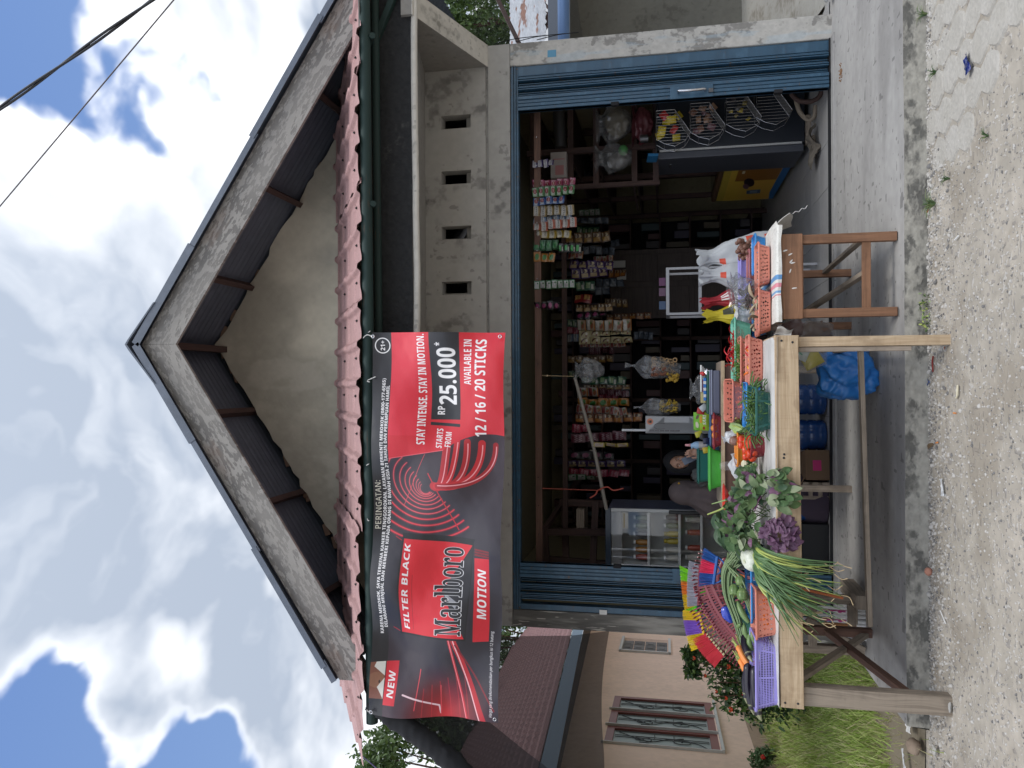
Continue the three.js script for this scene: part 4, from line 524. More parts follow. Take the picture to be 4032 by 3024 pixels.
function broom(label, p, rot, W, H, cols, cap, o = {}) { // a fan of bristles in coloured blocks over an open plastic cap
  const b = thing('broom', label, 'broom', p); b.rotation.set(...rot); const per = Math.round(W / 0.0042);
  cols.forEach(([c0, w0, w1]) => { const l = []; for (let i = 0; i < per; i++) for (let k = 0; k < 3; k++) { const t = (i + R()) / per; if (t < w0 || t >= w1) continue; const x = (t - 0.5) * W, s = (t - 0.5) * W * (o.flare ?? 1.25), h = H * (1 - (o.dome ?? 0.1) * Math.pow(t * 2 - 1, 2)) * rr(0.95, 1.02); l.push(rod([x, 0, (k - 1) * 0.010 + rr(-0.004, 0.004)], [s + rr(-0.004, 0.004), h, (k - 1) * 0.016 + rr(-0.006, 0.006)], 0.0028, 4, 0.0014)); } part('bristles', l, c0, b); });
  part('cap_bar', [bx(-W / 2, W / 2, -0.014, 0.004, -0.018, 0.018, 0.004)], cap, b); part('cap_hoop', [tube([[-W * 0.48, -0.008, 0], [-W * 0.34, -0.05, 0], [-0.012, -0.085, 0]], 0.006, 14, 6), tube([[W * 0.48, -0.008, 0], [W * 0.34, -0.05, 0], [0.012, -0.085, 0]], 0.006, 14, 6), tube([[-W * 0.2, -0.008, 0], [0, -0.04, 0], [W * 0.2, -0.008, 0]], 0.005, 12, 6)], cap, b); part('socket', rod([0, -0.05, 0], [0, -0.12, 0], 0.013, 10, 0.013), cap, b); part('handle', rod([0, -0.1, 0], [0, o.len ?? -0.85, 0], 0.0095, 10), o.stick ?? M.oldPale, b); return b;
}
const bc = (r, g, b) => flat(r, g, b, 0.55); const yellowP = plastic([0.75, 0.5, 0.01]), blueP = plastic([0.01, 0.09, 0.32]), greenP = plastic([0.1, 0.6, 0.02]);
broom('small broom with blue and hot pink bristles in front of the glass cooler', [-1.335, 1.213, 1.33], [-0.25, 0.1, -0.12], 0.20, 0.105, [[bc(0.008, 0.06, 0.28), 0, 0.36], [bc(0.72, 0.02, 0.09), 0.36, 0.72], [bc(0.01, 0.09, 0.34), 0.72, 1]], blueP, { stick: flat(0.5, 0.13, 0.03, 0.5), flare: 1.4 });
broom('wide broom with pale grey bristles behind the red rakes', [-1.52, 1.315, 1.04], [-0.1, 0, -0.04], 0.31, 0.085, [[bc(0.36, 0.36, 0.42), 0, 1]], M.rake, { flare: 1.1 });
broom('broom with lime, yellow and orange bristles furthest back', [-1.61, 1.35, 0.93], [-0.05, 0, 0.12], 0.34, 0.085, [[bc(0.22, 0.7, 0.02), 0, 0.2], [bc(0.75, 0.5, 0.01), 0.2, 0.48], [bc(0.8, 0.2, 0.015), 0.48, 0.72], [bc(0.24, 0.72, 0.02), 0.72, 1]], greenP);
broom('broom with violet and yellow bristles and an openwork yellow cap', [-1.812, 1.295, 1.16], [-0.1, 0.1, 0.22], 0.24, 0.125, [[bc(0.75, 0.55, 0.01), 0, 0.38], [bc(0.21, 0.09, 0.52), 0.38, 0.76], [bc(0.75, 0.5, 0.01), 0.76, 1]], yellowP, { stick: flat(0.45, 0.36, 0.2, 0.4) });
broom('red broom tilted outward at the left end of the rakes', [-1.905, 1.205, 1.22], [-0.1, 0.1, 0.72], 0.19, 0.12, [[bc(0.62, 0.03, 0.05), 0, 1]], plastic([0.5, 0.45, 0.25]), { stick: flat(0.45, 0.36, 0.2, 0.4) });
function pillow(w, h, d, n = 10) { return mergeGeometries([1, -1].map((s) => { const g = sheet(n, n, (u, v) => { const a = Math.pow(Math.sin(PI * clamp(u * 1.0)), 0.6) * Math.pow(Math.sin(PI * v), 0.6); return [(u - 0.5) * w, (v - 0.5) * h, s * d * 0.5 * a + (a < 0.3 ? 0.002 * Math.sin(u * 40) : 0)]; }); return clean(g); })); }
solo('detergent_pack', at(crumple(new THREE.SphereGeometry(1, 24, 16), 0.12, 3, 5), -1.535, 1.155, 1.72, 0, 0, 0.4, [0.06, 0.035, 0.02]), flat(0.02, 0.05, 0.42, 0.25, { clearcoat: 0.6 }), 'shiny blue packet between the rakes and the long beans', 'packet');

// under the table
M.jug = new THREE.MeshPhysicalMaterial({ color: new THREE.Color().setRGB(0.025, 0.10, 0.33), roughness: 0.1, transmission: 0.5, thickness: 0, side: THREE.DoubleSide, clearcoat: 0.4 });
const jugProf = [[0, 0.0], [0.115, 0.0], [0.135, 0.02], [0.137, 0.06], [0.130, 0.075], [0.137, 0.09], [0.137, 0.14], [0.129, 0.155], [0.137, 0.17], [0.137, 0.23], [0.129, 0.245], [0.137, 0.26], [0.137, 0.31], [0.12, 0.36], [0.06, 0.42], [0.029, 0.44], [0.029, 0.485], [0.0, 0.485]];
for (const [x, z, l] of [[-0.152, -0.28, 'blue water jug under the table, nearest the blue bag'], [-0.468, -0.28, 'second blue water jug under the table, beside the carton'], [-1.105, -0.25, 'blue water jug under the left half of the table, apart from the others']]) { const j = thing('water_jug', l, 'water jug', [x, 0.157, z], 0, 'blue water jugs on the shop floor'); part('bottle', lathe(jugProf, 32), M.jug, j); part('cap', lathe([[0, 0.51], [0.033, 0.505], [0.034, 0.47], [0.03, 0.47]], 16), M.white, j); }
{ const c = thing('carton', 'brown carton with a pink mark standing between the water jugs', 'carton', [-0.735, 0.157, -0.2], 0.15); part('box', bx(-0.13, 0.13, 0, 0.2, -0.12, 0.12, 0.003), flat(0.16, 0.1, 0.06, 0.9), c); part('print', [bx(-0.05, 0.04, 0.07, 0.14, 0.1205, 0.1215)], flat(0.5, 0.03, 0.16, 0.7), c); part('flap', [bar([-0.13, 0.2, 0.0], [-0.2, 0.25, 0.02], 0.2, 0.004, 0)], flat(0.3, 0.2, 0.12, 0.9), c); }
{ const c = thing('wood_crate', 'low wooden rack on the shop floor beside the carton', 'rack', [-0.93, 0.157, -0.12]); for (const y of [0.06, 0.14]) part('rail', bx(-0.08, 0.06, y, y + 0.035, -0.03, 0.03, 0.002, 0), M.oldPale, c); part('post', bx(-0.09, -0.06, 0, 0.22, -0.03, 0.03, 0.002, 1), M.oldPale, c); part('post', bx(0.03, 0.06, 0, 0.22, -0.03, 0.03, 0.002, 1), M.oldPale, c); }
{ const c = thing('black_crate', 'black plastic crate on the floor left of the last water jug', 'crate', [-1.43, 0.157, -0.25]); part('body', [bx(-0.19, 0.19, 0, 0.24, -0.13, 0.13, 0.012), bx(-0.2, 0.2, 0.225, 0.25, -0.14, 0.14, 0.006)], M.black, c); }
M.bagClear = new THREE.MeshPhysicalMaterial({ color: new THREE.Color().setRGB(0.8, 0.81, 0.82), roughness: 0.16, transmission: 0.93, thickness: 0, side: THREE.DoubleSide, clearcoat: 0.15 });
M.bagBlue = new THREE.MeshPhysicalMaterial({ color: new THREE.Color().setRGB(0.03, 0.215, 0.62), roughness: 0.34, transmission: 0.12, thickness: 0, side: THREE.DoubleSide, clearcoat: 0.25 });
M.bagWhite = new THREE.MeshPhysicalMaterial({ color: new THREE.Color().setRGB(0.68, 0.7, 0.72), roughness: 0.4, transmission: 0.3, thickness: 0, side: THREE.DoubleSide, clearcoat: 0.3 });
// a bag: lumpy body gathered into a neck with vertical folds
function bagGeo(w, h, d, neck, seed, folds = 0.08, amp = 0.012) { return crumple(sheet(56, 36, (u, v) => { const a = u * 2 * PI, k = v < 0.62 ? Math.pow(Math.sin(PI * (0.06 + v * 0.7)), 0.6) : mix(Math.pow(Math.sin(PI * (0.06 + 0.62 * 0.7)), 0.6), neck, sst(0.62, 0.86, v)), fl = 1 + folds * Math.sin(a * 9 + seed) * sst(0.25, 0.8, v) + folds * 0.6 * Math.sin(a * 17 + seed * 2) * sst(0.3, 0.8, v), top = v > 0.9 ? 1 + (v - 0.9) * 9 : 1; return [Math.cos(a) * w / 2 * k * fl * top, v * h, Math.sin(a) * d / 2 * k * fl * top]; }), amp, 14, seed); }
{ const b = thing('blue_bag', 'big blue plastic bag hanging below the right end of the table', 'bag', [0.045, 0.16, 1.35], 0, ); b.rotation.z = -0.5; b.position.set(-0.03, 0.15, 1.36); part('bag', bagGeo(0.36, 0.47, 0.22, 0.14, 3, 0.26, 0.034), M.bagBlue, b); }
{ const b = thing('yellow_packs', 'clear bag of yellow packets hanging at the top right under the table', 'bag', [0.165, 0.50, 1.55]); part('bag', bagGeo(0.2, 0.3, 0.12, 0.3, 7, 0.08), M.bagClear, b); part('packet', at(pillow(0.11, 0.13, 0.06), -0.01, 0.09, 0, 0, 0.2, 0.5), flat(0.5, 0.42, 0.02, 0.4), b); part('packet', at(pillow(0.1, 0.12, 0.04), 0.04, 0.17, 0.03, 0, 0, -0.4), flat(0.55, 0.6, 0.55, 0.4), b); part('print', at(bx(-0.03, 0.03, -0.004, 0.004, 0, 0.002), 0.04, 0.18, 0.055, 0, 0, 0.8), flat(0.1, 0.4, 0.25, 0.5), b); }
{ const b = thing('bag', 'dusty clear bag of dark goods hanging between the stand and the table', 'bag', [0.36, 0.40, 1.3]); part('bag', bagGeo(0.2, 0.42, 0.16, 0.5, 11, 0.07), M.bagClear, b); part('contents', at(crumple(new THREE.SphereGeometry(1, 20, 14), 0.2, 2.2, 4), 0, 0.13, 0, 0, 0, 0, [0.075, 0.12, 0.06]), flat(0.14, 0.085, 0.06, 0.8), b); part('contents', at(crumple(new THREE.SphereGeometry(1, 20, 14), 0.2, 2.2, 9), 0.01, 0.26, 0, 0, 0, 0, [0.07, 0.08, 0.05]), flat(0.12, 0.035, 0.03, 0.7), b); }
{ const r = thing('pole_rack', 'weathered wooden rack holding broom handles under the left end of the table', 'rack', [-1.72, 0.13, 0.95]); part('rail', bx(-0.22, 0.1, 0.06, 0.13, 0.06, 0.085, 0.003, 0), M.greyWood, r); part('rail', bx(-0.22, 0.1, 0.34, 0.4, 0.06, 0.085, 0.003, 0), M.greyWood, r); for (const x of [-0.25, 0.12]) part('post', bx(x - 0.03, x + 0.03, 0, 0.62, -0.02, 0.045, 0.003, 1), M.greyWood, r); part('brace', bar([-0.22, 0.02, 0.1], [-0.02, 0.42, 0.1], 0.025, 0.05), M.greyWood, r); part('foot', bx(0.1, 0.2, 0, 0.1, -0.3, 0.2, 0.004, 2), M.greyWood, r);
  const pc = document.createElement('canvas'); pc.width = 64; pc.height = 256; const c = pc.getContext('2d'); c.fillStyle = '#d8d4d8'; c.fillRect(0, 0, 64, 256); for (let i = 0; i < 60; i++) { c.fillStyle = pick(['#a3226a', '#b8437f', '#8d1f5c', '#7a8fb5']); c.beginPath(); c.ellipse(R() * 64, R() * 256, 4 + R() * 6, 6 + R() * 10, R() * 3, 0, 7); c.fill(); } const t = new THREE.CanvasTexture(pc); t.colorSpace = THREE.SRGBColorSpace; t.wrapS = t.wrapT = THREE.RepeatWrapping; t.magFilter = THREE.LinearFilter; const pm = new THREE.MeshPhysicalMaterial({ map: t, roughness: 0.3 });
  [[-1.64, -1.66, M.white, 'white'], [-1.67, -1.68, pm, 'pink flowered, first from the right'], [-1.705, -1.71, M.white, 'white, between the pink ones'], [-1.735, -1.745, pm, 'pink flowered, second from the right'], [-1.765, -1.77, flat(0.3, 0.13, 0.04, 0.5), 'orange brown'], [-1.79, -1.81, pm, 'pink flowered, leftmost'], [-1.82, -1.86, M.steel, 'bare metal']].forEach(([a, b, m, l], i) => { const h = thing('striped_pole', 'pole standing in the rack under the table, ' + l, 'pole'); part('stick', rod([b, 0.165, 1.0 + i * 0.006], [a, 0.9, 1.02], 0.0115, 12), m, h); part('end_cap', rod([b, 0.135, 1.0 + i * 0.006], [b + 0.001, 0.2, 1.001 + i * 0.006], 0.0135, 12), M.white, h); });
}

// ---------- on the stand, and the sacks behind it
{ const b = thing('clear_bag', 'clear plastic bag of dark dried fish standing on the front baskets of the stand', 'bag', [0.64, 0.885, 1.42]); b.rotation.z = 0.12; part('bag', bagGeo(0.21, 0.23, 0.14, 0.55, 17, 0.12, 0.016), M.bagClear, b); const l = []; for (let i = 0; i < 40; i++) l.push(at(taper([[0, 0, 0], [0.03, 0.006, 0], [0.07, 0, 0.01]], (q) => 0.008 * Math.sin(PI * (0.1 + q * 0.85)), 6, 6), rr(-0.07, 0.03), 0.03 + rr(0, 0.11), rr(-0.04, 0.03), rr(-1, 1), R() * 6, rr(-1, 1))); part('dried_fish', l, flat(0.085, 0.06, 0.05, 0.6), b); }
stuffPile('dried_fish', 'pale dried fish sticking out of the left baskets of the stand', 'dried fish', 22, () => [rr(0.36, 0.62), 0.915 + rr(0, 0.04), rr(1.32, 1.56), rr(-0.5, 0.5), R() * 6, rr(-0.6, 0.6)], [taper([[0, 0, 0], [0.04, 0.008, 0], [0.09, 0, 0.01]], (q) => 0.011 * Math.sin(PI * (0.1 + q * 0.85)), 6, 6)], flat(0.4, 0.32, 0.21, 0.6));
stuffPile('shallots', 'added small brown shallots behind the holes of the right salmon basket of the stand', 'vegetables', 170, () => [rr(0.69, 0.89), 0.88 + rr(0, 0.045), rr(1.49, 1.61), R() * 6, R() * 6, R() * 6], [new THREE.IcosahedronGeometry(0.011, 1)], flat(0.22, 0.115, 0.075, 0.7));  // brown filling added so the pierced wall shows dark holes
stuffPile('added_dark_lumps', 'added dark lumps behind the holes of the left salmon basket of the stand', 'vegetables', 150, () => [rr(0.37, 0.58), 0.88 + rr(0, 0.04), rr(1.52, 1.64), R() * 6, R() * 6, R() * 6], [new THREE.IcosahedronGeometry(0.012, 1)], flat(0.09, 0.06, 0.045, 0.8));  // dark lumps added behind the pierced wall to darken its holes
{ const e = thing('shallot_net', 'net bag of round brown shallots behind the right blue basket', 'shallots', [1.02, 0.94, 0.92]); const l = []; for (let i = 0; i < 60; i++) l.push(muv(at(new THREE.IcosahedronGeometry(rr(0.016, 0.021), 2), rr(-0.07, 0.06), rr(-0.03, 0.07), rr(-0.05, 0.06)))); part('bulbs', l, flat(0.16, 0.075, 0.05, 0.5), e); }
function printTex(w, h, draw, base) { const cv = document.createElement('canvas'); cv.width = w; cv.height = h; const c = cv.getContext('2d'); c.fillStyle = base; c.fillRect(0, 0, w, h); draw(c, w, h); const t = new THREE.CanvasTexture(cv); t.colorSpace = THREE.SRGBColorSpace; t.magFilter = THREE.LinearFilter; t.wrapS = t.wrapT = THREE.RepeatWrapping; return t; }
function sack(name, label, p, w, h, d, rot, tex, seed, neck = 0.42) { const s = thing(name, label, 'sack', p); s.rotation.set(...rot); const g = sheet(48, 40, (u, v) => { const a = u * 2 * PI, k = v < 0.6 ? 0.9 + 0.1 * Math.sin(PI * v / 0.6) : mix(0.9, neck, sst(0.6, 0.84, v)), top = v > 0.88 ? 1 + (v - 0.88) * 5 : 1, sq = Math.pow(Math.abs(Math.cos(a)), 0.75) * Math.sign(Math.cos(a)), n = (fbm3(Math.cos(a) * 2 + seed, v * 4, Math.sin(a) * 2, 4) - 0.5) * 0.05, fl = 1 + 0.1 * Math.sin(a * 8 + seed) * sst(0.45, 0.85, v); return [sq * (w / 2 * k * fl * top + n), v * h + (v > 0.9 ? 0.02 * Math.sin(a * 5 + seed) : 0), Math.sin(a) * (d / 2 * k * fl * top + n)]; }); part('bag', g, new THREE.MeshPhysicalMaterial({ map: tex, roughness: 0.6, side: THREE.DoubleSide }), s); return s; }
const tWhite = printTex(512, 256, (c, w, h) => { for (let i = 0; i < 4000; i++) { c.fillStyle = 'rgba(150,150,150,' + R() * 0.12 + ')'; c.fillRect(R() * w, R() * h, 6, 1); } c.fillStyle = '#c2452c'; for (const x of [40, 300]) { c.fillRect(x, 150, 70, 22); c.fillRect(x + 110, 60, 60, 18); c.fillRect(x + 20, 205, 40, 30); } c.fillStyle = '#8a8f96'; c.fillRect(120, 120, 60, 5); c.fillRect(360, 110, 70, 5); }, '#aaadaf');
sack('white_sack', 'white sack with red print, taller and further right behind the stand', [1.12, 0.62, 0.45], 0.26, 0.66, 0.2, [0, 0, 0.16], tWhite, 3); sack('white_sack', 'white sack with a red block, left of the taller white sack', [0.875, 0.62, 0.5], 0.25, 0.64, 0.2, [0, 0.7, -0.02], tWhite, 8);
sack('red_sack', 'red and white sack leaning behind the stand beside the yellow one', [0.74, 0.62, 0.5], 0.19, 0.64, 0.16, [0, 0.2, 0.14], printTex(512, 256, (c, w, h) => { c.fillStyle = '#c9c4bf'; for (const x of [0, 256]) { c.fillRect(x + 60, 100, 110, 60); c.fillStyle = '#3b5a86'; c.fillRect(x + 70, 170, 90, 14); c.fillStyle = '#d9d5cf'; for (let i = 0; i < 4; i++) c.fillRect(x + 80 + i * 18, 60, 10, 24); } }, '#8e1420'), 13, 0.3);
sack('yellow_sack', 'yellow sack with green and blue print at the left of the sacks', [0.575, 0.62, 0.55], 0.19, 0.62, 0.15, [0, 0.4, 0.06], printTex(512, 256, (c, w, h) => { for (const x of [0, 256]) { c.fillStyle = '#5c7a2c'; c.fillRect(x + 50, 110, 120, 46); c.fillStyle = '#5f93ad'; c.fillRect(x + 50, 160, 120, 50); c.fillStyle = '#3a3b28'; c.fillRect(x + 90, 60, 60, 34); } }, '#b3a31d'), 19, 0.4);
{ const b = thing('clear_bag', 'empty crumpled clear bag behind the lavender basket on the stand', 'bag', [0.74, 0.97, 1.02]); part('bag', bagGeo(0.17, 0.1, 0.12, 0.6, 27, 0.12, 0.014), M.bagClear, b); }
{ const b = thing('clear_bag', 'dull clear bag over the pink basket at the left of the stand', 'bag', [0.50, 0.90, 1.12]); part('bag', bagGeo(0.15, 0.14, 0.12, 0.7, 31, 0.1, 0.012), M.bagWhite, b); }

// ---------- behind the vegetables and on the back table
{ const b = thing('white_bag', 'knotted white plastic bag in the orange basket', 'bag', [-0.43, 1.03, 1.5]); b.rotation.z = -1.2; part('bag', bagGeo(0.09, 0.17, 0.07, 0.25, 37, 0.14, 0.008), M.bagWhite, b); }
{ const b = thing('white_bag', 'crumpled white plastic bag next to the brown one in the orange basket', 'bag', [-0.36, 1.06, 1.52]); b.rotation.z = 0.3; part('bag', bagGeo(0.075, 0.11, 0.07, 0.4, 41, 0.16, 0.01), M.bagWhite, b); }
solo('brown_bag', at(crumple(new THREE.SphereGeometry(1, 26, 18), 0.1, 3, 7), -0.395, 1.085, 1.56, 0, 0, 0, [0.036, 0.044, 0.03]), flat(0.2, 0.085, 0.05, 0.15, { clearcoat: 0.8 }), 'glossy brown bag of sugar in the orange basket', 'bag');
{ const b = thing('white_bag', 'pear shaped white bag tied at the neck, left of the orange basket', 'bag', [-0.665, 1.06, 1.5]); b.rotation.z = -1.35; part('bag', bagGeo(0.085, 0.18, 0.07, 0.2, 43, 0.12, 0.006), M.bagWhite, b); }
{ const s = thing('weighing_scale', 'red kitchen scale with a shallow pan behind the leaf heap', 'scale', [-0.83, 1.0, 1.35]); const rd = plastic([0.6, 0.045, 0.03], null, 0.3); part('pan', at(lathe([[0, 0.1], [0.06, 0.1], [0.115, 0.128], [0.118, 0.13], [0.114, 0.132], [0.06, 0.105], [0, 0.104]], 36), 0, 0.02, 0, 0, 0, 0), rd, s); part('body', [bx(-0.05, 0.05, -0.06, 0.11, -0.05, 0.05, 0.012)], rd, s); part('dial', at(new THREE.CylinderGeometry(0.036, 0.036, 0.006, 24), 0, 0.03, 0.052, PI / 2), M.white, s); }
{ const s = thing('leek_stems', 'two pale green stems pointing up behind the leaf heap', 'stems'); part('stem', taper([[-0.76, 1.07, 1.6], [-0.80, 1.16, 1.58], [-0.83, 1.245, 1.56]], (q) => mix(0.009, 0.003, q), 10, 8), M.lettuce, s); part('stem', taper([[-0.77, 1.07, 1.62], [-0.85, 1.17, 1.6], [-0.90, 1.275, 1.58]], (q) => mix(0.011, 0.005, q), 10, 8), M.onionY, s); }
{ const g = thing('glass_jar', 'clear glass jar lying on the back edge of the table', 'jar', [-0.60, 1.06, 1.25]); part('jar', at(lathe([[0, 0], [0.03, 0], [0.033, 0.01], [0.033, 0.085], [0.026, 0.1], [0.026, 0.11]], 24), 0, 0, 0), new THREE.MeshPhysicalMaterial({ color: 0xffffff, roughness: 0.05, transmission: 0.95, thickness: 0, side: THREE.DoubleSide }), g); }
M.grey = flat(0.10, 0.11, 0.16, 0.3, { clearcoat: 0.3 });
{ const b = thing('storage_box', 'grey lidded box of small goods at the right end of the back table', 'box', [-0.07, 1.132, 0.66]); part('box', bx(-0.175, 0.17, 0, 0.055, -0.11, 0.11, 0.01), M.grey, b); part('lid', [bx(-0.18, 0.175, 0.056, 0.07, -0.115, 0.115, 0.006), bx(-0.178, 0.173, 0.071, 0.082, -0.112, 0.112, 0.005)], flat(0.2, 0.22, 0.3, 0.3), b); part('green_lid', bx(-0.175, 0.165, 0.083, 0.1, -0.11, 0.11, 0.005), flat(0.015, 0.085, 0.055, 0.4), b); }
{ const b = thing('white_tubes', 'stack of rolled white tubes on the storage box at its right end', 'rolls', [0.09, 1.236, 0.62]); for (let i = 0; i < 3; i++) part('roll', rod([-0.16 , 0.008 + 0.013 * i, -0.02 + 0.02 * i], [0.03 + 0.012 * i, 0.008 + 0.013 * i, -0.02 + 0.02 * i], 0.008, 10), M.white, b); }
{ const b = thing('biscuit_pack', 'blue and white striped biscuit pack lying on the storage box', 'packet', [-0.05, 1.234, 0.7]); for (let i = 0; i < 7; i++) part('stripe', bx(-0.09 + i * 0.026, -0.09 + i * 0.026 + 0.0255, 0, 0.022, -0.03, 0.03, 0.004), i % 2 ? flat(0.6, 0.62, 0.65, 0.35) : flat(0.02, 0.16, 0.5, 0.35), b); }
{ const b = thing('pink_pack', 'pink and cream packet behind the biscuit pack', 'packet', [-0.06, 1.234, 0.6]); part('pink_half', bx(-0.01, 0.09, 0, 0.04, -0.03, 0.03, 0.004), flat(0.42, 0.06, 0.17, 0.4), b); part('cream_half', bx(-0.10, -0.011, 0, 0.04, -0.03, 0.03, 0.004), flat(0.5, 0.42, 0.2, 0.4), b); }
{ const b = thing('foil_pack', 'crumpled silver foil pack on the corner of the storage box', 'packet', [0.085, 1.215, 0.72]); part('foil', at(crumple(new THREE.SphereGeometry(1, 20, 14), 0.3, 3, 3), 0, 0.015, 0, 0, 0, 0, [0.028, 0.022, 0.02]), flat(0.75, 0.75, 0.76, 0.15, { metalness: 1 }), b); part('red_end', at(crumple(new THREE.SphereGeometry(1, 16, 10), 0.3, 3, 5), -0.01, 0.045, 0, 0, 0, 0, [0.018, 0.02, 0.015]), flat(0.5, 0.03, 0.03, 0.4), b); }
{ const b = thing('snack_carton', 'upright lime green snack pack with the word SARI on the back table', 'packet', [-0.315, 1.20, 0.5]); part('pack', pillow(0.15, 0.125, 0.045).translate(0, 0.065, 0), new THREE.MeshPhysicalMaterial({ roughness: 0.35, side: THREE.DoubleSide, map: printTex(256, 220, (c) => { c.fillStyle = '#a8c83a'; c.fillRect(0, 90, 256, 130); c.fillStyle = '#d9971c'; c.fillRect(110, 84, 90, 36); c.fillStyle = '#5b3a22'; c.beginPath(); c.ellipse(190, 55, 34, 18, 0.4, 0, 7); c.fill(); c.fillStyle = '#c8c1a6'; c.beginPath(); c.ellipse(80, 50, 44, 22, -0.2, 0, 7); c.fill(); c.fillStyle = '#a8262c'; c.beginPath(); c.ellipse(36, 146, 24, 15, 0, 0, 7); c.fill(); c.fillStyle = '#f4f4ec'; c.font = 'bold italic 64px sans-serif'; c.fillText('SARI', 76, 176); }, '#6fb022') }), b); }
{ const b = thing('squeeze_bottle', 'pale blue bottle with a pink nozzle on the back table', 'bottle', [-0.515, 1.21, 0.45]); part('bottle', lathe([[0, 0], [0.03, 0], [0.032, 0.01], [0.032, 0.08], [0.03, 0.1], [0.022, 0.118], [0.014, 0.13], [0.013, 0.14], [0, 0.14]], 24), flat(0.26, 0.4, 0.55, 0.3), b); part('label_band', new THREE.CylinderGeometry(0.0325, 0.0325, 0.06, 24, 1, true).translate(0, 0.045, 0), flat(0.42, 0.38, 0.36, 0.5), b); part('nozzle', lathe([[0, 0.185], [0.009, 0.183], [0.011, 0.155], [0.013, 0.14], [0, 0.14]], 16), flat(0.62, 0.28, 0.3, 0.4), b); part('spout', rod([0, 0.13, 0], [-0.028, 0.13, 0.004], 0.007, 8), flat(0.26, 0.4, 0.55, 0.3), b); }
for (const [x, y, z, m, l, a] of [[-0.42, 1.285, 0.5, flat(0.5, 0.46, 0.04, 0.3), 'yellow and black sachet standing left of the lime pack', 0.3], [-0.44, 1.25, 0.55, M.black, 'black sachet below the yellow one on the blue tray', -0.4], [-0.47, 1.225, 0.56, flat(0.015, 0.02, 0.06, 0.3), 'navy packet lying beside the squeeze bottle', 0.1], [-0.55, 1.225, 0.5, flat(0.55, 0.4, 0.03, 0.3), 'small yellow packet left of the squeeze bottle', 0.2], [-0.2, 1.25, 0.55, flat(0.5, 0.52, 0.54, 0.2), 'white and red packet right of the lime pack', 0.7], [-0.23, 1.27, 0.52, flat(0.45, 0.03, 0.03, 0.3), 'red capped packet behind the white one', -0.2]]) solo('small_packet', at(pillow(0.05, 0.06, 0.016, 6), x, y, z, 0.1, 0, a), m, l, 'packet');
for (let i = 0; i < 3; i++) solo('orange_fruit', at(new THREE.SphereGeometry(0.026, 18, 12), -0.30 - i * 0.055, 1.172 + (i % 2) * 0.008, 0.765), M.carrot, ['orange fruit at the right end of the dark red basket', 'orange fruit in the middle of the dark red basket', 'orange fruit furthest left in the dark red basket'][i], 'fruit', 'orange fruit in the dark red basket');
{ const b = thing('clear_bag', 'knotted clear bag of small goods behind the storage box', 'bag', [-0.05, 1.15, 0.32]); part('bag', bagGeo(0.24, 0.2, 0.14, 0.4, 47, 0.1, 0.016), M.bagClear, b); part('contents', at(crumple(new THREE.SphereGeometry(1, 18, 12), 0.2, 2, 8), 0, 0.07, 0, 0, 0, 0, [0.09, 0.06, 0.05]), flat(0.06, 0.05, 0.05, 0.6), b); }
{ const m = thing('sealing_machine', 'white cup sealing machine with a hand logo behind the back table', 'machine', [-0.372, 1.13, 0.0]); const wh = flat(0.33, 0.335, 0.34, 0.4); const cutp = slab([[-0.075, 0.0], [0.075, 0.0], [0.075, 0.42], [0.078, 0.6], [-0.075, 0.6]], -0.12, 0.0, [[[0.025, 0.22], [0.068, 0.22], [0.068, 0.43], [0.025, 0.43]]], undefined, 0.004); part('body', cutp, wh, m); part('window', bx(0.025, 0.068, 0.22, 0.43, -0.05, -0.045), flat(0.02, 0.024, 0.03, 0.1), m); part('arch_panel', tube([[-0.035, 0.43, 0.001], [-0.035, 0.5, 0.001], [-0.012, 0.525, 0.001], [0.012, 0.5, 0.001], [0.012, 0.43, 0.001]], 0.0018, 24, 5), M.darkSteel, m); part('logo', [at(new THREE.CylinderGeometry(0.028, 0.028, 0.002, 24), 0.03, 0.56, 0.001, PI / 2)], flat(0.5, 0.17, 0.09, 0.5), m); part('logo_hand', [bx(0.018, 0.04, 0.545, 0.562, 0.0021, 0.003), ...[0, 1, 2, 3].map((i) => bx(0.018 + i * 0.006, 0.0215 + i * 0.006, 0.562, 0.577 - Math.abs(i - 1.5) * 0.003, 0.0021, 0.003))], M.black, m); part('lamp_strip', [0, 1, 2, 3, 4, 5].map((i) => bx(-0.058, -0.045, 0.30 + i * 0.045, 0.34 + i * 0.045, 0.0, 0.004, 0.002)), M.darkSteel, m); part('cup_ring', at(new THREE.CylinderGeometry(0.05, 0.05, 0.014, 24), 0.02, 0.16, 0.04), M.steel, m); part('base', bx(-0.09, 0.1, -0.005, 0.02, -0.13, 0.09, 0.006), wh, m); const sp = []; for (let i = 0; i < 9; i++) sp.push(at(new THREE.TorusGeometry(0.011, 0.0015, 5, 14), -0.05, 0.62 + i * 0.022, -0.02, PI / 2)); part('cup_sleeve', [new THREE.CylinderGeometry(0.011, 0.011, 0.22, 12).translate(-0.05, 0.7, -0.02)], M.bagWhite, m); part('sleeve_rings', sp, M.bagWhite, m); }
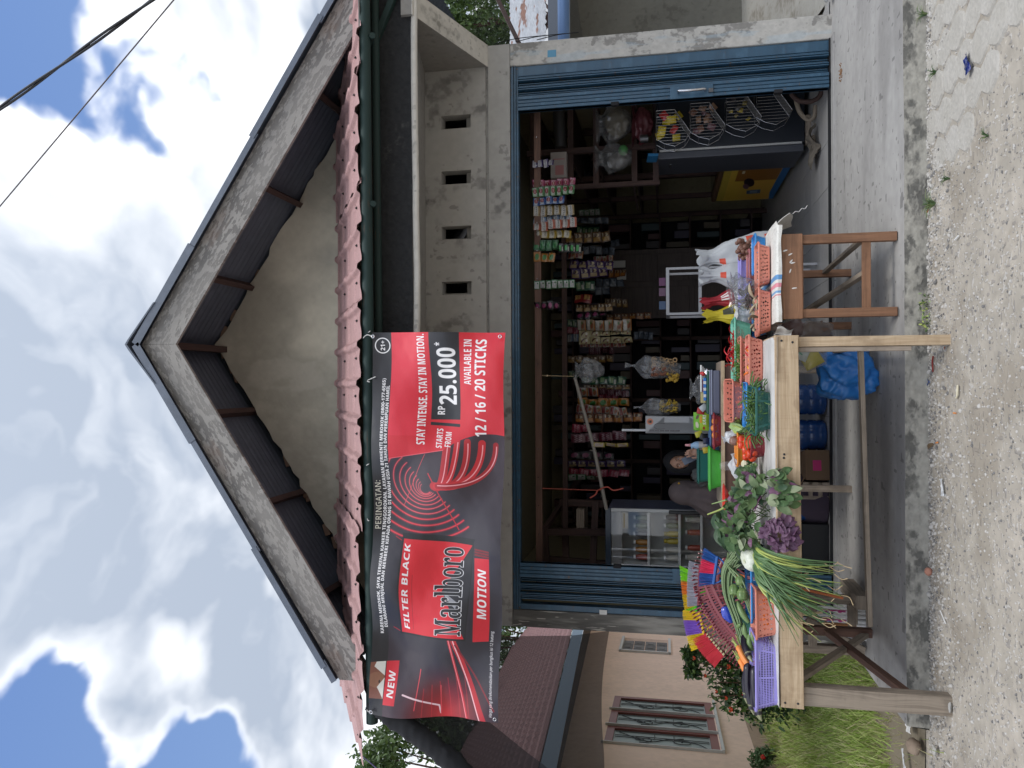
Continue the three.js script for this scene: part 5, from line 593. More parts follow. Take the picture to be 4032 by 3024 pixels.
const STRIPS = [
 [2.099, 2.792, 2.581, 0.087, -0.25, 0, 4, 'short strip of white and purple shampoo sachets, rightmost on the front rail'],
 [1.917, 2.795, 2.381, 0.077, -0.28, 1, 7, 'strip of pink shampoo sachets half behind the green ones with red ovals'],
 [1.832, 2.791, 2.386, 0.097, -0.25, 2, 7, 'strip of green shampoo sachets with red ovals'],
 [1.739, 2.784, 2.48, 0.086, -0.25, 3, 5, 'strip of blue sachets with red ovals, torn at the bottom'],
 [1.65, 2.784, 2.389, 0.102, -0.25, 4, 6, 'strip of white and gold sachets reading CLEAR'],
 [1.563, 2.788, 2.412, 0.087, -0.27, 5, 6, 'strip of white and pale blue sachets reading CLEAR'],
 [1.493, 2.777, 2.365, 0.091, -0.23, 6, 6, 'strip of white and red sachets reading CLEAR'],
 [1.433, 2.777, 2.421, 0.081, -0.26, 7, 5, 'strip of yellow and white sachets beside the red CLEAR strip'],
 [1.317, 2.783, 2.544, 0.097, -0.25, 8, 4, 'strip of green sachets above the black and green ones'],
 [1.288, 2.544, 2.322, 0.087, -0.25, 9, 4, 'strip of black and green sachets continuing below the green ones'],
 [1.211, 2.781, 2.575, 0.087, -0.25, 10, 3, 'short strip of green and orange sachets on the front rail'],
 [0.942, 2.78, 2.385, 0.082, -0.25, 11, 7, 'lone strip of white sachets with green edges on the front rail'],
 [0.74, 2.773, 2.531, 0.087, -0.25, 12, 4, 'short strip of black and pink sachets, leftmost on the front rail'],
 [1.571, 2.611, 2.125, 0.115, -1.3, 14, 5, 'slanting strip of brown and gold coffee sachets'],
 [1.385, 2.579, 2.416, 0.093, -1.27, 24, 2, 'pair of red and white sachets above the purple ones'],
 [1.292, 2.565, 2.092, 0.109, -1.3, 13, 5, 'right one of the two purple coffee sachet strips'],
 [1.188, 2.549, 2.156, 0.116, -1.3, 13, 4, 'left one of the two purple coffee sachet strips'],
 [1.051, 2.503, 2.294, 0.104, -1.3, 18, 2, 'pair of dark green sachets under the white and green strip'],
 [0.919, 2.515, 2.324, 0.11, -1.3, 16, 2, 'pair of red sachets reading TOP'],
 [0.824, 2.504, 2.109, 0.093, -1.35, 14, 5, 'strip of dull gold sachets left of the red TOP pair'],
 [0.734, 2.496, 2.172, 0.093, -1.33, 12, 4, 'strip of black and white sachets next to the silver ones'],
 [0.633, 2.484, 1.901, 0.121, -1.27, 17, 6, 'strip of silver and orange sachets beside the cream cup strips'],
 [0.54, 2.465, 1.91, 0.083, -1.3, 15, 5, 'right one of the two cream sachet strips with brown cups'],
 [0.461, 2.463, 1.895, 0.079, -1.28, 15, 5, 'left one of the two cream sachet strips with brown cups'],
 [1.984, 2.639, 2.213, 0.077, -2.3, 22, 5, 'strip of dim blue sachets far back behind the CLEAR strips'],
 [1.843, 2.59, 2.32, 0.09, -2.2, 18, 4, 'strip of dim teal sachets far back under the red CLEAR strip'],
 [1.601, 2.514, 2.131, 0.096, -2.2, 22, 5, 'strip of dim violet sachets behind the purple coffee strips'],
 [1.335, 2.223, 2.016, 0.117, -2.4, 19, 3, 'strip of dim brown sachets hanging low behind the purple coffee strips'],
 [0.279, 2.642, 2.123, 0.083, -1.7, 14, 6, 'strip of gold sachets behind the hanging clear bag'],
 [0.037, 2.443, 1.961, 0.099, -1.3, 18, 5, 'strip of green sachets under the end of the bamboo pole'],
 [-0.09, 2.493, 2.26, 0.109, -1.3, 24, 2, 'pair of white and brown sachets behind the bamboo pole'],
 [-0.089, 2.286, 1.946, 0.081, -1.6, 20, 4, 'strip of dark maroon sachets below the white and brown pair'],
 [-0.2, 2.484, 1.933, 0.094, -1.3, 10, 5, 'strip of orange and pale green sachets right of the bamboo pole'],
 [-0.268, 2.5, 1.951, 0.089, -1.26, 24, 6, 'strip of cream and red brown sachets crossed by the bamboo pole'],
 [-0.378, 2.515, 1.794, 0.099, -1.3, 19, 7, 'long strip of orange brown sachets above the white sealing machine'],
 [-0.482, 2.55, 2.356, 0.09, -1.3, 23, 2, 'pair of crimson sachets behind the bamboo pole'],
 [-0.591, 2.556, 1.964, 0.094, -1.3, 20, 4, 'strip of maroon sachets next to the yellow candy strip'],
 [-0.579, 2.225, 1.896, 0.045, -0.3, 21, 3, 'narrow strip of yellow candy packs tied to the bamboo pole'],
 [-0.833, 2.655, 2.131, 0.085, -1.9, 12, 4, 'strip of dark sachets with pale rings left of the candy strip'],
 [-0.921, 2.657, 2.001, 0.084, -1.8, 13, 6, 'strip of violet sachets near the pink ones on the left'],
 [-1.005, 2.644, 1.958, 0.083, -1.75, 23, 6, 'strip of pink sachets, far left of the rear rail'],
 [-1.062, 2.645, 2.336, 0.081, -1.7, 11, 3, 'short strip of green and white sachets beside the pink ones'],
 [2.627, 2.685, 2.337, 0.093, -2.6, 22, 4, 'dim strip far back, below the white carton on the right shelves'],
 [2.114, 2.596, 2.331, 0.08, -2.5, 11, 4, 'dim greenish strip far back below the gold CLEAR strip'],
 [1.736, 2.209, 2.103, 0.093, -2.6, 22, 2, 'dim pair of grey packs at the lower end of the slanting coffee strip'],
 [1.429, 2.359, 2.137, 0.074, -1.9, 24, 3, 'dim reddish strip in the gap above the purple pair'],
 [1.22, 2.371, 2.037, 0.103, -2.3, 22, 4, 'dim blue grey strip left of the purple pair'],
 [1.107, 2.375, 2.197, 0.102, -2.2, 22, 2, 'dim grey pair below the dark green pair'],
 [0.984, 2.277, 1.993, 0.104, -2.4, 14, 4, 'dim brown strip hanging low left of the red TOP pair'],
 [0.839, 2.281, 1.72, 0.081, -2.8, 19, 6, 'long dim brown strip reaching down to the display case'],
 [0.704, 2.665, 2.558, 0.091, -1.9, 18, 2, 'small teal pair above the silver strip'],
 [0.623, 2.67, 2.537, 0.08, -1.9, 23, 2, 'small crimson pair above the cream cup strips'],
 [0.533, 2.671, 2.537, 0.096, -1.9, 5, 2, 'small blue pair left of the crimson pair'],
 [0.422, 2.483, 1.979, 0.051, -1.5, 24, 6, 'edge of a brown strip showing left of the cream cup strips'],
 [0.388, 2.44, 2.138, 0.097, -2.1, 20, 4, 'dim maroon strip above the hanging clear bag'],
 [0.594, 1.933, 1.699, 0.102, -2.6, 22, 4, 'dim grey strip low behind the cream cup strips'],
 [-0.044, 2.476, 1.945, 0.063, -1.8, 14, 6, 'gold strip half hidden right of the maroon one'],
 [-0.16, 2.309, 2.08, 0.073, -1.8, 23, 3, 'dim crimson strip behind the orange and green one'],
 [-0.324, 2.55, 2.157, 0.063, -1.7, 20, 5, 'dark strip squeezed beside the long orange brown one'],
 [0.105, 2.657, 2.507, 0.086, -1.9, 18, 2, 'small green pair above the end of the bamboo pole'],
];
// ======================================================================= hanging goods
R = mulberry(303);
{
  const C = 256, cv = document.createElement('canvas'); cv.width = 5 * C; cv.height = 5 * C; const c = cv.getContext('2d');
  const D = [['#4b3a78', '#d8d6dc', 'PANTENE'], ['#b6386a', '#d9a9b8', 'oval'], ['#3d8a44', '#c9d6c4', 'oval'], ['#2f62b0', '#c3cede', 'oval'], ['#b29a63', '#dcdad4', 'CLEAR'], ['#7f9cc4', '#d8dde4', 'CLEAR'], ['#d06a4c', '#e0dcd6', 'CLEAR'], ['#c8a92e', '#ddd8c4', '262'], ['#1f6b3c', '#3f9a55', ''], ['#101613', '#44b85c', 'box'], ['#c8832a', '#3f8f3c', ''], ['#2f7f45', '#d7d9d6', 'lines'], ['#16131a', '#b44c86', ''], ['#4a2476', '#cdb98a', 'cup'], ['#6d4a20', '#b9934a', 'cup'], ['#c9bd8d', '#5d2418', 'swoosh'], ['#a11a22', '#d9b06a', 'TOP'], ['#b9a68a', '#e2e0da', 'photo'], ['#0f5a3a', '#8fae7c', 'box'], ['#8a4a1c', '#d58f3c', 'cup'], ['#6b0f2e', '#c7a7b2', 'script'], ['#c7b22e', '#cbb2a2', 'lines'], ['#3d4a5c', '#6f7f92', 'lines'], ['#b01f4a', '#e0b7c2', 'script'], ['#b9b4ab', '#8e2a26', 'photo']];
  D.forEach(([a, b, k], i) => {
    c.save(); c.translate((i % 5) * C, Math.floor(i / 5) * C); c.beginPath(); c.rect(0, 0, C, C); c.clip(); c.fillStyle = a; c.fillRect(0, 0, C, C); c.fillStyle = b; c.textAlign = 'center';
    if (k === 'oval') { c.fillRect(20, 40, 216, 176); c.fillStyle = '#a52a34'; c.beginPath(); c.ellipse(140, 118, 64, 74, 0, 0, 7); c.fill(); c.fillStyle = '#e8d6d6'; c.fillRect(100, 108, 80, 20); c.fillStyle = a; c.fillRect(20, 180, 216, 40); }
    else if (['CLEAR', 'PANTENE', '262', 'TOP'].includes(k)) { c.fillRect(k === 'TOP' ? 90 : 10, 24, k === 'TOP' ? 140 : 236, 208); c.fillStyle = k === 'PANTENE' ? '#46356f' : k === 'TOP' ? '#f0e2c0' : '#4b4a4c'; c.font = 'bold ' + (k === 'PANTENE' ? 50 : 74) + 'px sans-serif'; if (k === 'TOP') { c.fillStyle = '#7a1016'; } c.fillText(k, k === 'TOP' ? 160 : 128, 150); c.fillStyle = a; c.beginPath(); c.moveTo(256, 160); c.quadraticCurveTo(120, 220, 10, 170); c.lineTo(0, 256); c.lineTo(256, 256); c.fill(); }
    else if (k === 'box') { c.fillRect(60, 30, 150, 110); c.fillStyle = '#c9cabf'; c.fillRect(40, 160, 120, 60); }
    else if (k === 'cup') { c.fillRect(30, 30, 90, 190); c.fillStyle = '#d8c6a0'; c.beginPath(); c.ellipse(170, 150, 42, 56, 0, 0, 7); c.fill(); c.fillStyle = '#4a2a16'; c.beginPath(); c.ellipse(170, 120, 34, 22, 0, 0, 7); c.fill(); c.fillStyle = '#e8e2d2'; c.fillRect(130, 40, 90, 26); }
    else if (k === 'swoosh') { c.beginPath(); c.moveTo(40, 60); c.quadraticCurveTo(200, 20, 220, 200); c.quadraticCurveTo(150, 90, 40, 60); c.fill(); c.fillStyle = '#8e2a26'; c.fillRect(24, 150, 60, 34); c.fillStyle = '#f2eee0'; c.beginPath(); c.ellipse(130, 180, 46, 26, 0, 0, 7); c.fill(); }
    else if (k === 'photo') { c.fillRect(16, 20, 224, 90); c.fillStyle = '#a8603a'; c.beginPath(); c.ellipse(120, 170, 70, 42, 0.3, 0, 7); c.fill(); c.fillStyle = '#55803c'; c.beginPath(); c.ellipse(180, 150, 34, 22, 0, 0, 7); c.fill(); c.fillStyle = '#d98a3a'; c.fillRect(0, 226, 256, 30); }
    else if (k === 'script') { c.lineWidth = 12; c.strokeStyle = b; for (let q = 0; q < 2; q++) { c.beginPath(); for (let x = 20; x < 236; x += 12) c.lineTo(x, 90 + q * 80 + Math.sin(x * 0.12 + q) * 26); c.stroke(); } }
    else if (k === 'lines') { c.fillRect(22, 30, 200, 190); c.fillStyle = '#7d8288'; for (let q = 0; q < 7; q++) c.fillRect(40, 56 + q * 22, 90 + (q * 37) % 70, 6); c.fillStyle = a; c.fillRect(150, 130, 50, 60); }
    else { c.beginPath(); c.ellipse(128, 120, 86, 70, 0.5, 0, 7); c.fill(); c.fillStyle = 'rgba(255,255,255,0.5)'; c.fillRect(60, 190, 130, 18); }
    c.fillStyle = 'rgba(255,255,255,0.35)'; c.fillRect(0, 0, C, 10); c.fillStyle = 'rgba(0,0,0,0.25)'; c.fillRect(0, C - 8, C, 8); c.restore();
  });
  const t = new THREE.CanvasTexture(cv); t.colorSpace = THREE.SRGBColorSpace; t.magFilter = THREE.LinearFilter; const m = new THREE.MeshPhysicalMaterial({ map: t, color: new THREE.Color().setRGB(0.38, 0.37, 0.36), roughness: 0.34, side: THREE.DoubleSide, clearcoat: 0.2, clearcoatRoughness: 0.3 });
  const geo = D.map((_, i) => [0, 1].map((q) => { const g = clean(pillow(1, 1, 0.16, 7)), U = g.attributes.uv, P = g.attributes.position, x0 = (i % 5) / 5, y0 = 1 - (Math.floor(i / 5) + 1) / 5; for (let k = 0; k < U.count; k++) { U.setXY(k, x0 + 0.004 + U.getX(k) * 0.192, y0 + 0.004 + U.getY(k) * 0.192); P.setZ(k, P.getZ(k) + (fbm3(P.getX(k) * 3 + i + q * 9, P.getY(k) * 3, 1, 2) - 0.5) * 0.12); } g.computeVertexNormals(); return g; }));
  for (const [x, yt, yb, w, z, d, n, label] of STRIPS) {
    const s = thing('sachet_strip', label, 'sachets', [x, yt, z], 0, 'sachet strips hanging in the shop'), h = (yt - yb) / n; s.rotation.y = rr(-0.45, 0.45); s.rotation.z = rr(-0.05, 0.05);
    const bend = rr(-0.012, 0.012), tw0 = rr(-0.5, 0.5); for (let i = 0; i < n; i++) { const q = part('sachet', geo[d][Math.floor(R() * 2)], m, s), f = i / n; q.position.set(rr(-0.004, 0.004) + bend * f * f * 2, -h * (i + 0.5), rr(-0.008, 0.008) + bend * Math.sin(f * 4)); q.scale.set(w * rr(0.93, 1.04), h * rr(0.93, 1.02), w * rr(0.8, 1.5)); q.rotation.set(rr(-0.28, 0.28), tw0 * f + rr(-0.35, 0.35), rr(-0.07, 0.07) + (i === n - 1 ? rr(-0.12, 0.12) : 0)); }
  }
}
// rails and poles that carry them
{ const r = thing('hanging_rail', 'red brown timber rail across the shop opening carrying the front sachets', 'rail'); part('rail', [bx(-1.9, 2.95, 2.712, 2.775, -0.3, -0.255, 0.003, 0)], M.redWood, r); for (let i = 0; i < 16; i++) part('nail', rod([-1.7 + i * 0.27, 2.74, -0.255], [-1.7 + i * 0.27, 2.745, -0.23], 0.004, 5), M.steel, r); }
{ const r = thing('hanging_rail', 'darker timber rail deeper in the shop carrying the coffee sachets', 'rail'); part('rail', [bx(-1.9, 2.95, 2.60, 2.655, -1.36, -1.31, 0.003, 0)], M.darkWood, r); }
solo('bamboo_pole', [rod([0.06, 2.4, -0.32], [-0.64, 2.22, -0.36], 0.016, 10), rod([-0.64, 2.22, -0.36], [-1.22, 2.12, -0.5], 0.018, 10), ...[0.15, 0.35, 0.55, 0.75, 0.9].map((t) => at(new THREE.TorusGeometry(0.0175, 0.003, 6, 14), mix(0.06, -1.22, t), mix(2.4, 2.12, t) + 0.012 * Math.sin(PI * t) - 0.02 * t * (1 - t), mix(-0.32, -0.5, t), 0, PI / 2 + 0.2, 0))], flat(0.23, 0.21, 0.18, 0.5), 'grey bamboo pole slung at a slant under the front rail', 'pole');
solo('pole_string', [rod([0.08, 2.72, -0.28], [0.07, 2.41, -0.32], 0.0025, 5), at(crumple(new THREE.SphereGeometry(0.012, 10, 8), 0.004, 60), 0.078, 2.66, -0.28)], M.straw, 'string tying the bamboo pole to the rail', 'string');
solo('red_ribbon', [bar([-1.0, 2.72, -0.28], [-1.03, 2.2, -0.44], 0.004, 0.02, 0), tube([[-1.03, 2.2, -0.44], [-1.07, 2.22, -0.42], [-1.1, 2.27, -0.4]], 0.008, 10, 5), tube([[-1.03, 2.2, -0.44], [-0.99, 2.1, -0.4], [-1.02, 2.05, -0.4], [-1.0, 1.95, -0.4]], 0.007, 14, 5)], flat(0.38, 0.07, 0.045, 0.6), 'red plastic ribbon tied round the bamboo pole', 'ribbon');
// bags hung from the pole
{ const b = thing('hanging_bag', 'empty clear bag bunched at the right end of the bamboo pole', 'bag', [0.13, 2.12, -0.3]); part('bag', bagGeo(0.22, 0.28, 0.12, 0.35, 53, 0.14, 0.02), M.bagClear, b); }
const cracker = (n, w, h, g, m) => { const l = []; for (let i = 0; i < n; i++) l.push(at(g, rr(-w, w), rr(0, h), rr(-0.04, 0.04), R() * 6, R() * 6, R() * 6)); return [l, m]; };
{ const b = thing('hanging_bag', 'cone of clear bags full of pale and brown crackers under the bamboo pole', 'bag', [0.12, 1.42, -0.15]); b.rotation.z = -0.1; part('bag', bagGeo(0.2, 0.5, 0.13, 0.1, 59, 0.1, 0.012), M.bagClear, b); let [l, m] = cracker(46, 0.06, 0.2, new THREE.TorusGeometry(0.017, 0.006, 5, 10), flat(0.36, 0.23, 0.11, 0.7)); part('crackers', l.map((g) => g.translate(0.03, 0.05, 0)), m, b, 'pale ring crackers'); [l, m] = cracker(40, 0.045, 0.15, new THREE.IcosahedronGeometry(0.016, 0), flat(0.17, 0.06, 0.03, 0.6)); part('crackers', l.map((g) => g.translate(-0.04, 0.1, 0.03)), m, b, 'red brown crackers'); [l, m] = cracker(30, 0.035, 0.1, new THREE.IcosahedronGeometry(0.014, 0), flat(0.42, 0.26, 0.03, 0.6)); part('crackers', l.map((g) => g.translate(-0.08, 0.01, 0.05)), m, b, 'yellow crackers'); }
{ const b = thing('hanging_bag', 'clear bag of yellow ring crackers hanging above the sealing machine', 'bag', [-0.22, 1.42, -0.15]); part('bag', bagGeo(0.16, 0.42, 0.1, 0.08, 61, 0.1, 0.01), M.bagClear, b); const [l, m] = cracker(50, 0.055, 0.15, new THREE.TorusGeometry(0.014, 0.005, 5, 10), flat(0.45, 0.3, 0.03, 0.6)); part('crackers', l.map((g) => g.translate(0.01, 0.03, 0.01)), m, b); }

// ======================================================================= inside the shop
R = mulberry(404);
{ // glass fronted cooler on the left
  const f = thing('glass_cooler', 'tall glass door drinks cooler with white frame inside the shop on the left', 'cooler', [-1.54, 0.157, -0.7]); const al = flat(0.5, 0.51, 0.5, 0.35), lin = flat(0.6, 0.61, 0.59, 0.6);
  part('cabinet', [bx(-0.3, -0.275, 0, 1.99, -0.6, -0.03), bx(0.275, 0.3, 0, 1.99, -0.6, -0.03), bx(-0.3, 0.3, 1.96, 1.99, -0.6, -0.03), bx(-0.3, 0.3, 0, 0.12, -0.6, -0.03)], M.grey, f); part('lining', [bx(-0.274, 0.274, 0.12, 1.96, -0.6, -0.57), bx(-0.274, -0.262, 0.12, 1.96, -0.57, -0.04), bx(0.262, 0.274, 0.12, 1.96, -0.57, -0.04)], lin, f);
  part('header', bx(-0.3, 0.3, 1.935, 1.99, -0.03, 0.01, 0.004), flat(0.015, 0.03, 0.055, 0.3), f); part('door_frame', [bx(-0.3, -0.268, 0.1, 1.934, -0.02, 0.012, 0.004), bx(0.268, 0.3, 0.1, 1.934, -0.02, 0.012, 0.004), bx(-0.268, 0.268, 0.1, 0.14, -0.02, 0.012, 0.004)], al, f); part('display_band', [bx(-0.262, 0.262, 1.83, 1.93, -0.045, -0.04)], flat(0.25, 0.25, 0.25, 0.6), f);
  part('glass', bx(-0.268, 0.268, 0.14, 1.934, -0.006, -0.003), new THREE.MeshPhysicalMaterial({ color: 0xffffff, roughness: 0.03, transmission: 1, thickness: 0 }), f); part('handle', bx(0.262, 0.296, 1.04, 1.37, 0.0125, 0.045, 0.01), M.black, f); part('sticker', bx(0.1, 0.262, 1.765, 1.825, -0.0025, -0.001), flat(0.55, 0.54, 0.5, 0.5), f); part('sticker_stripe', bx(0.11, 0.25, 1.80, 1.808, -0.0009, -0.0004), flat(0.35, 0.24, 0.05, 0.5), f);
  for (const y of [0.6, 1.05, 1.26, 1.56]) part('shelf', [bx(-0.262, 0.262, y, y + 0.012, -0.56, -0.05), bx(-0.262, 0.262, y - 0.004, y + 0.02, -0.05, -0.042)], lin, f);
  const jarG = lathe([[0, 0], [0.028, 0], [0.03, 0.006], [0.03, 0.09], [0.022, 0.105], [0.022, 0.125], [0, 0.125]], 16), hues = [[0.42, 0.2, 0.04], [0.45, 0.36, 0.05], [0.5, 0.48, 0.42], [0.35, 0.08, 0.05], [0.16, 0.2, 0.12], [0.08, 0.08, 0.09]]; let k = 0;
  for (const [y, xs, hs] of [[1.575, [-0.21, -0.14, -0.07, 0.02, 0.1, 0.18], [3, 0, 0, 5, 4, 4]], [1.275, [-0.21, -0.13, -0.05, 0.03, 0.11, 0.19], [2, 2, 1, 1, 4, 5]], [1.065, [-0.1, 0.05, -0.2, 0.18], [3, 3, 2, 2]], [0.615, [-0.18, -0.05, 0.1, 0.2], [2, 0, 4, 1]]]) xs.forEach((x, i) => { const b = thing('bottle', ['orange brown', 'yellow', 'whitish', 'red', 'green', 'dark'][hs[i]] + ' bottle on shelf ' + (y > 1.5 ? 'one' : y > 1.2 ? 'two' : y > 1 ? 'three' : 'four') + ' of the glass cooler, number ' + ['one', 'two', 'three', 'four', 'five', 'six'][[...xs].sort((a, c) => a - c).indexOf(x)] + ' from the left', 'bottle', [-1.54 + x, 0.157 + y, -0.7 - 0.16 - (k++ % 3) * 0.02], 0, 'bottles in the glass cooler'); part('body', jarG, flat(...hues[hs[i]], 0.3), b); part('cap', new THREE.CylinderGeometry(0.023, 0.023, 0.02, 14).translate(0, 0.134, 0), hs[i] === 1 ? flat(0.4, 0.3, 0.02, 0.4) : M.white, b); });
}
{ // black fridge on the right, its plain side to the street, with wire baskets hung on it
  const f = thing('black_fridge', 'black upright fridge inside the shop on the right, wire baskets hung on its side', 'fridge', [2.345, 0.2, -0.95]); part('cabinet', bx(0.02, 0.6, 0, 1.42, -0.6, 0, 0.01), flat(0.014, 0.018, 0.026, 0.35), f); part('gasket', bx(0.0, 0.019, 0.03, 1.40, -0.58, 0.004), flat(0.45, 0.45, 0.44, 0.5), f); part('door', bx(-0.075, -0.001, 0.01, 1.42, -0.6, 0.0, 0.012), flat(0.06, 0.065, 0.08, 0.35), f); part('top', bx(-0.02, 0.6, 1.421, 1.44, -0.6, 0.01, 0.004), M.black, f); part('badge', bx(-0.0775, -0.0755, 1.28, 1.30, -0.3, -0.2), M.steel, f); for (const z of [-0.08, -0.5]) part('foot', rod([0.05, -0.045, z], [0.05, 0, z], 0.02, 10), M.black, f);
}
{ // wire baskets
  const pl = [[0.36, 0.30], [0.08, 0.30], [0.03, 0.22], [0.0, 0.12], [0.05, 0.02], [0.13, -0.03], [0.36, 0.12]]; const wire = M.steel;
  const items = [['highest', 2.33, 1.33, 9, [[0.55, 0.42, 0.02], [0.6, 0.46, 0.03], [0.45, 0.03, 0.03], [0.5, 0.4, 0.02]], 0.066, 'snack packet'], ['second highest', 2.375, 1.0, 12, [[0.2, 0.1, 0.07], [0.26, 0.15, 0.1], [0.14, 0.06, 0.07], [0.3, 0.17, 0.1]], 0.05, 'snack packet'], ['third', 2.43, 0.66, 10, [[0.04, 0.035, 0.03], [0.4, 0.3, 0.04], [0.05, 0.04, 0.05], [0.3, 0.24, 0.08]], 0.036, 'small packet'], ['lowest, empty', 2.475, 0.38, 0, [], 0, '']];
  for (const [w, x, y, n, cols, s, pn] of items) {
    const b = thing('wire_basket', 'chrome wire basket on the black fridge, ' + w, 'wire basket', [x, y, -0.93], 0, 'wire baskets on the fridge side'), fr = (z) => { const l = []; pl.forEach((p, i) => { const q = pl[(i + 1) % pl.length]; l.push(rod([p[0], p[1], z], [q[0], q[1], z], 0.003, 6)); }); return l; };
    part('frame', [...fr(0.01), ...fr(0.2), ...pl.map((p) => rod([p[0], p[1], 0.01], [p[0], p[1], 0.2], 0.0026, 5))], wire, b);
    const vw = []; for (let i = 1; i < 12; i++) { const X = 0.36 * i / 12, inside = (Y) => { let c = false; for (let a = 0, e = pl.length - 1; a < pl.length; e = a++) if ((pl[a][1] > Y) !== (pl[e][1] > Y) && X < (pl[e][0] - pl[a][0]) * (Y - pl[a][1]) / (pl[e][1] - pl[a][1]) + pl[a][0]) c = !c; return c; }; let lo = null, hi = null; for (let Y = -0.05; Y < 0.32; Y += 0.004) if (inside(Y)) { lo = lo ?? Y; hi = Y; } if (lo !== null) vw.push(rod([X, lo, 0.2], [X, hi, 0.2], 0.0018, 5)); } part('wires', vw, wire, b); part('card_flap', at(bx(-0.13, 0.13, -0.002, 0.002, -0.09, 0.09), 0.25, 0.045, 0.1, 0, 0, 0.58), flat(0.13, 0.125, 0.12, 0.8), b);
    const hue = { highest: ['yellow', 'gold', 'red', 'amber'], 'second highest': ['brown', 'tan', 'maroon', 'light brown'], third: ['black', 'yellow', 'dark violet', 'olive'] }[w], order = ['topmost', 'second from the top', 'third from the top', 'fourth from the top', 'fifth from the top', 'sixth from the top', 'seventh from the top', 'eighth from the top', 'ninth from the top', 'tenth from the top', 'second lowest', 'lowest'];
    for (let i = 0; i < n; i++) { const q = solo('snack_packet', pillow(1, 1.2, 0.4, 6), plastic(cols[i % cols.length], null, 0.3), hue[i % 4] + ' ' + pn + ', ' + (i === n - 1 ? 'lowest' : order[i]) + ' in the ' + w + ' wire basket', 'packet', 'packets in the ' + w + ' wire basket'); q.position.set(x + rr(0.08, 0.33), y + mix(0.27, 0.08, i / (n - 1)), -0.93 + rr(0.06, 0.18)); q.scale.setScalar(s * rr(0.8, 1.3)); q.rotation.set(rr(-0.5, 0.5), rr(-0.6, 0.6), R() * 6); }
  }
}
{ // ice cream freezer
  const f = thing('chest_freezer', 'yellow and blue ice cream chest freezer against the right wall', 'freezer', [2.35, 0.2, -1.78]); const tx = printTex(512, 256, (c) => { c.fillStyle = '#dcae45'; for (let i = 0; i < 40; i++) { c.globalAlpha = 0.06; c.fillRect(0, 60 + i * 4, 512, 200); } c.globalAlpha = 1; c.fillStyle = '#a06a2a'; c.fillRect(330, 30, 182, 190); c.fillStyle = '#1f6fae'; c.beginPath(); c.moveTo(0, 256); c.lineTo(512, 256); c.lineTo(512, 222); c.lineTo(120, 222); c.lineTo(0, 236); c.fill(); c.fillStyle = '#2d1c26'; c.beginPath(); c.ellipse(300, 100, 24, 70, 1.4, 0, 7); c.fill(); c.fillStyle = '#7a5560'; c.beginPath(); c.ellipse(240, 92, 14, 44, 1.4, 0, 7); c.fill(); c.fillStyle = '#3f6488'; c.beginPath(); c.moveTo(110, 110); c.lineTo(170, 104); c.lineTo(180, 170); c.lineTo(116, 176); c.fill(); c.fillStyle = '#8fa3b3'; c.fillRect(126, 122, 36, 36); c.fillStyle = '#e8e0c0'; c.fillRect(440, 50, 40, 12); }, '#ecc44a');
  const pm = new THREE.MeshPhysicalMaterial({ map: tx, roughness: 0.4 }); const g = sheet(1, 1, (u, v) => [-0.001, 0.0 + v * 0.62, -1.5 + u * 1.5], 1, 1); part('front_panel', g, pm, f); part('body', bx(0.0005, 0.7, -0.002, 0.70, -1.5, 0, 0.008), flat(0.66, 0.48, 0.07, 0.45), f); part('end_plate', bx(0.03, 0.25, -0.002, 0.2, 0.001, 0.006), M.white, f); part('lid', [bx(-0.012, 0.71, 0.70, 0.76, -1.51, 0.01, 0.02)], flat(0.16, 0.09, 0.05, 0.3), f); part('lid_glass', at(bx(0.05, 0.65, 0, 0.004, -1.42, -0.08), 0, 0.765, 0), flat(0.05, 0.035, 0.025, 0.08), f); part('castor', at(new THREE.TorusGeometry(0.022, 0.01, 8, 16), 0.05, -0.016, -0.06, 0, PI / 2), M.darkSteel, f);
}
// floor clutter by the fridge
solo('rag', at(crumple(sheet(30, 30, (u, v) => [(u - 0.5) * 0.34, 0.04 * Math.sin(u * 7) * Math.sin(v * 5) + 0.03, (v - 0.5) * 0.26]), 0.02, 12, 3), 2.18, 0.175, -0.55, 0, 0.4), flat(0.15, 0.13, 0.105, 0.95), 'crumpled dirty grey rag on the tiled floor below the freezer', 'rag');
solo('wood_block', [bx(2.32, 2.6, 0.157, 0.2, -0.95, -0.88, 0.004, 0), at(bx(-0.03, 0.03, 0, 0.15, -0.03, 0.03, 0.004, 1), 2.33, 0.157, -0.72, 0, 0.4, PI / 2)], M.oldPale, 'short pale timber block on the floor under the black fridge', 'timber');
solo('bent_pipe', tube([[2.62, 0.42, -0.35], [2.55, 0.36, -0.33], [2.53, 0.26, -0.32], [2.56, 0.19, -0.31], [2.62, 0.165, -0.3]], 0.022, 20, 8), M.darkWood, 'curved brown pipe by the foot of the right gate, nearer the street', 'pipe'); solo('bent_pipe', tube([[2.66, 0.34, -0.6], [2.54, 0.30, -0.62], [2.46, 0.22, -0.62], [2.48, 0.18, -0.6], [2.58, 0.17, -0.58]], 0.022, 20, 8), M.greyWood, 'curved grey pipe beside the nearer brown one', 'pipe');
